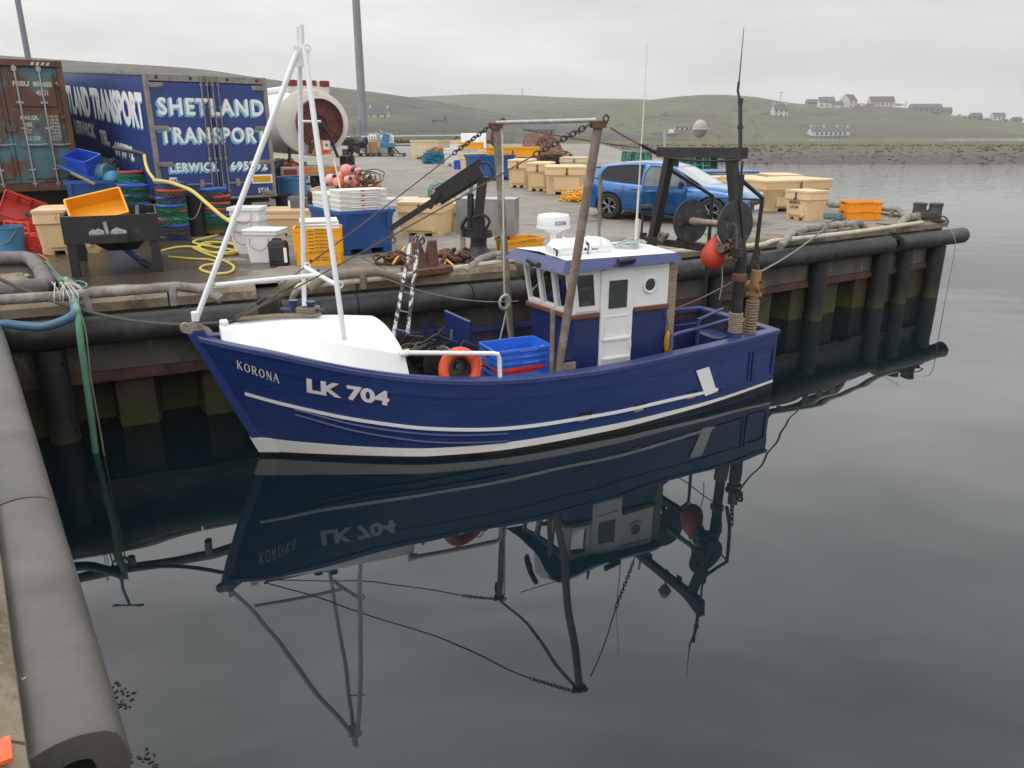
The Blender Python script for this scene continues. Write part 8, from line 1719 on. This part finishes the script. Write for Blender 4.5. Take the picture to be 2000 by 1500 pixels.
house('pale house on the falling crest near the right edge', 1948, 232, 9, 6, 3.0, 2.4, -4, *HR, chim=(), wins=3)
house('last tiny grey house on the crest at the far right', 1985, 237, 7, 5, 2.2, 2.0, 6, *HR, wall=m_hg, chim=(), wins=1)
house('long white row of cottages by the far water, chimneys along its roof', 1618, 264, 22, 6, 2.8, 2.0, 4, *HR, chim=(-1, -.3, .4, 1), wins=7)
HL = (z_left, 66, 570)
house('white cottage with chimneys on the moor right of the lamp column', 741, 228, 10.5, 6, 2.6, 3.2, -4, *HL, wins=3, px=36)
house('grey stone shed with a bright skylight strip on the moor', 858, 240, 6, 5, 2.8, 2.6, -18, *HL, px=21, wall=m_hg, chim=(), wins=1, name='stone_shed', cat='shed')
house('low ruined stone shed left of the shed with the skylight', 836, 238, 5, 3, 1.2, .8, 0, *HL, px=14, wall=m_hg, chim=(), wins=1, name='stone_shed', cat='shed')
house('small white chimney stack of a house showing above the blue trailer', 229, 152, 2.4, 2.2, 3.4, 1.6, 0, *HL, chim=(), wins=0, name='white_building', cat='hut', px=9)  # small house shape standing for a building's white chimney top
house('long dark barn with a white end by the shore behind the crossbar', 1058, 259, 12, 6, 2.6, 1.8, -3, *HL, px=50, wall=mat('dark_barn', (.17, .17, .165), .9), chim=(), wins=5, name='barn', cat='barn')
house('small white shed left of the dark barn by the shore', 1036, 254, 5, 4, 1.6, 1.4, 10, *HL, px=15, chim=(), wins=0, name='white_shed', cat='shed')
house('small white sheds by the shore right of the gantry crossbar', 1121, 262, 7, 4, 1.8, 1.4, -10, *HL, px=30, chim=(), wins=2, name='white_shed', cat='shed')
def mast(label, u, v, h, r, fz, ya, yb, arm=0, name='mast'):
    p = hitf(fz, u, v, ya, yb); t = thing(name, label, 'mast', p); m = MB(); m.cyl((0, 0, -.5), (0, 0, h), r, r*.7, 6); m.build('pole', mat('mast_grey', (.22, .22, .22), .8), t)
    if arm: m = MB(); m.cyl((-arm, 0, h), (arm, 0, h-.2), r, n=5); m.box((0, 0, h-.4), (arm*.8, .3, .9)); m.build('head', mat('mast_grey', (.22, .22, .22)), t)
mast('short mast with a small head on the crest left of the white houses', 1524, 199, 7, .2, z_right, 452, 650, 1.0)
mast('radio mast standing on the skyline of the far hill', 1020, 187, 9, .5, z_back, 620, 1010, 0)
mast('white flagpole by the far shore behind the stern gantry', 1288, 264, 15, .22, z_right, 445, 640, 0)
mast('thin pole beside the tall gabled house on the crest', 1641, 207, 8, .18, z_right, 452, 650, 0)
mast('thin pole right of the brown roofed house on the crest', 1768, 211, 5, .15, z_right, 452, 650, .6)
def bushes(label, us, v, seed, s_=1.0):
    m = MB(); rg = random.Random(seed)
    for u in us:
        p = hitf(z_right, u, v(u) if callable(v) else v, 452, 660)
        for k in range(26):
            c = p+V((rg.gauss(0, 2.0)*s_, rg.gauss(0, 1), rg.uniform(.2, 2.2)*s_)); a0 = rg.random()*6
            for q in range(3): m.add([c+V((rg.uniform(-.7, .7), rg.uniform(-.4, .4), rg.uniform(-.5, .5))) for _ in range(3)], [(0, 1, 2)])
    return tag(m.build('shrub_hedge', mat('dark_shrub', (.05, .06, .03), .9, var=.3), smooth=0, recalc=False), label, 'hedge')
bushes('dark shrubs beside the brown roofed house on the crest', (1672, 1680, 1690, 1700, 1745, 1752, 1760), 208, 1)
bushes('dark shrubs along the falling crest at the right', (1872, 1882, 1892, 1914, 1922, 1930, 1960, 1968), lambda u: smooth_t(u, *CR_R)+1.5, 2, .8)
# car, boat and huts at the far waterside
p = hitf(z_right, 1305, 266, 442, 640); t = thing('moored_boat', 'small dark and white boat at the far shore behind the stern gantry', 'boat', p); m = MB(); m.rings([[(-5, 0, .2), (-4, -1.2, 0), (3, -1.2, 0), (5, 0, .2), (3, 1.2, 0), (-4, 1.2, 0)], [(-5.6, 0, 2.0), (-4.2, -1.6, 1.5), (3.6, -1.6, 1.5), (5.8, 0, 2.2), (3.6, 1.6, 1.5), (-4.2, 1.6, 1.5)]]); m.build('hull', m_grey, t); m = MB(); m.box((1.5, 0, 2.4), (2.6, 1.8, 2.0), bev=.2); m.build('cabin', m_white, t)
house('low white hut by the far shore behind the dome on the gantry', 1331, 252, 8, 4, 2.0, 1.0, 0, *HR, chim=(), wins=3, name='white_building', cat='hut')
# dry-stone dykes and a pale track across the moor
def track(label, pts, w_, mt, name, fz=z_left, ya=66):
    P = [hitf(fz, u, v, ya, 560)+V((0, 0, .12)) for u, v in pts]; P2 = bez(P, 5); rows = [[p-V((0, w_/2, 0)), p+V((0, w_/2, .05*w_))] for p in P2]; m = MB(); m.grid(rows); return m.build(name, mt)
struct(track('', [(742, 193), (780, 200), (820, 208), (870, 218), (900, 223), (940, 229), (970, 233)], 6, mat('pale_track', (.22, .2, .15), .9, var=.3, vs=.3), 'track'))
for pts, w_ in ((((1490, 222), (1530, 218), (1580, 221), (1640, 224)), 1.6), (((1230, 232), (1300, 226), (1380, 229), (1470, 236)), 1.2), (((1660, 228), (1740, 226), (1830, 232)), 1.2), (((1400, 200), (1440, 215), (1470, 238), (1480, 256)), 1.2), (((1700, 222), (1715, 238), (1722, 256)), 1.0)):
    struct(track('', pts, w_, mat('field_wall', (.035, .034, .026), .9, var=.3, vs=.5), 'field_wall', z_right, 452))
# ---- haze: one box of even, pale air around everything
m = MB(); m.add([(x, y, z) for x in (-1900, 1900) for y in (-200, 1700) for z in (-3, 150)], [(0, 1, 3, 2), (4, 6, 7, 5), (0, 4, 5, 1), (2, 3, 7, 6), (0, 2, 6, 4), (1, 5, 7, 3)])
M = bpy.data.materials.new('haze'); M.use_nodes = True; n = M.node_tree.nodes; n.remove(n['Principled BSDF']); pv = n.new('ShaderNodeVolumePrincipled')
pv.inputs['Density'].default_value = .00032; pv.inputs['Color'].default_value = (.985, .99, 1.0, 1); pv.inputs['Anisotropy'].default_value = .2
M.node_tree.links.new(pv.outputs[0], n['Material Output'].inputs['Volume']); hz = stuff(m.build('haze', M, smooth=0))
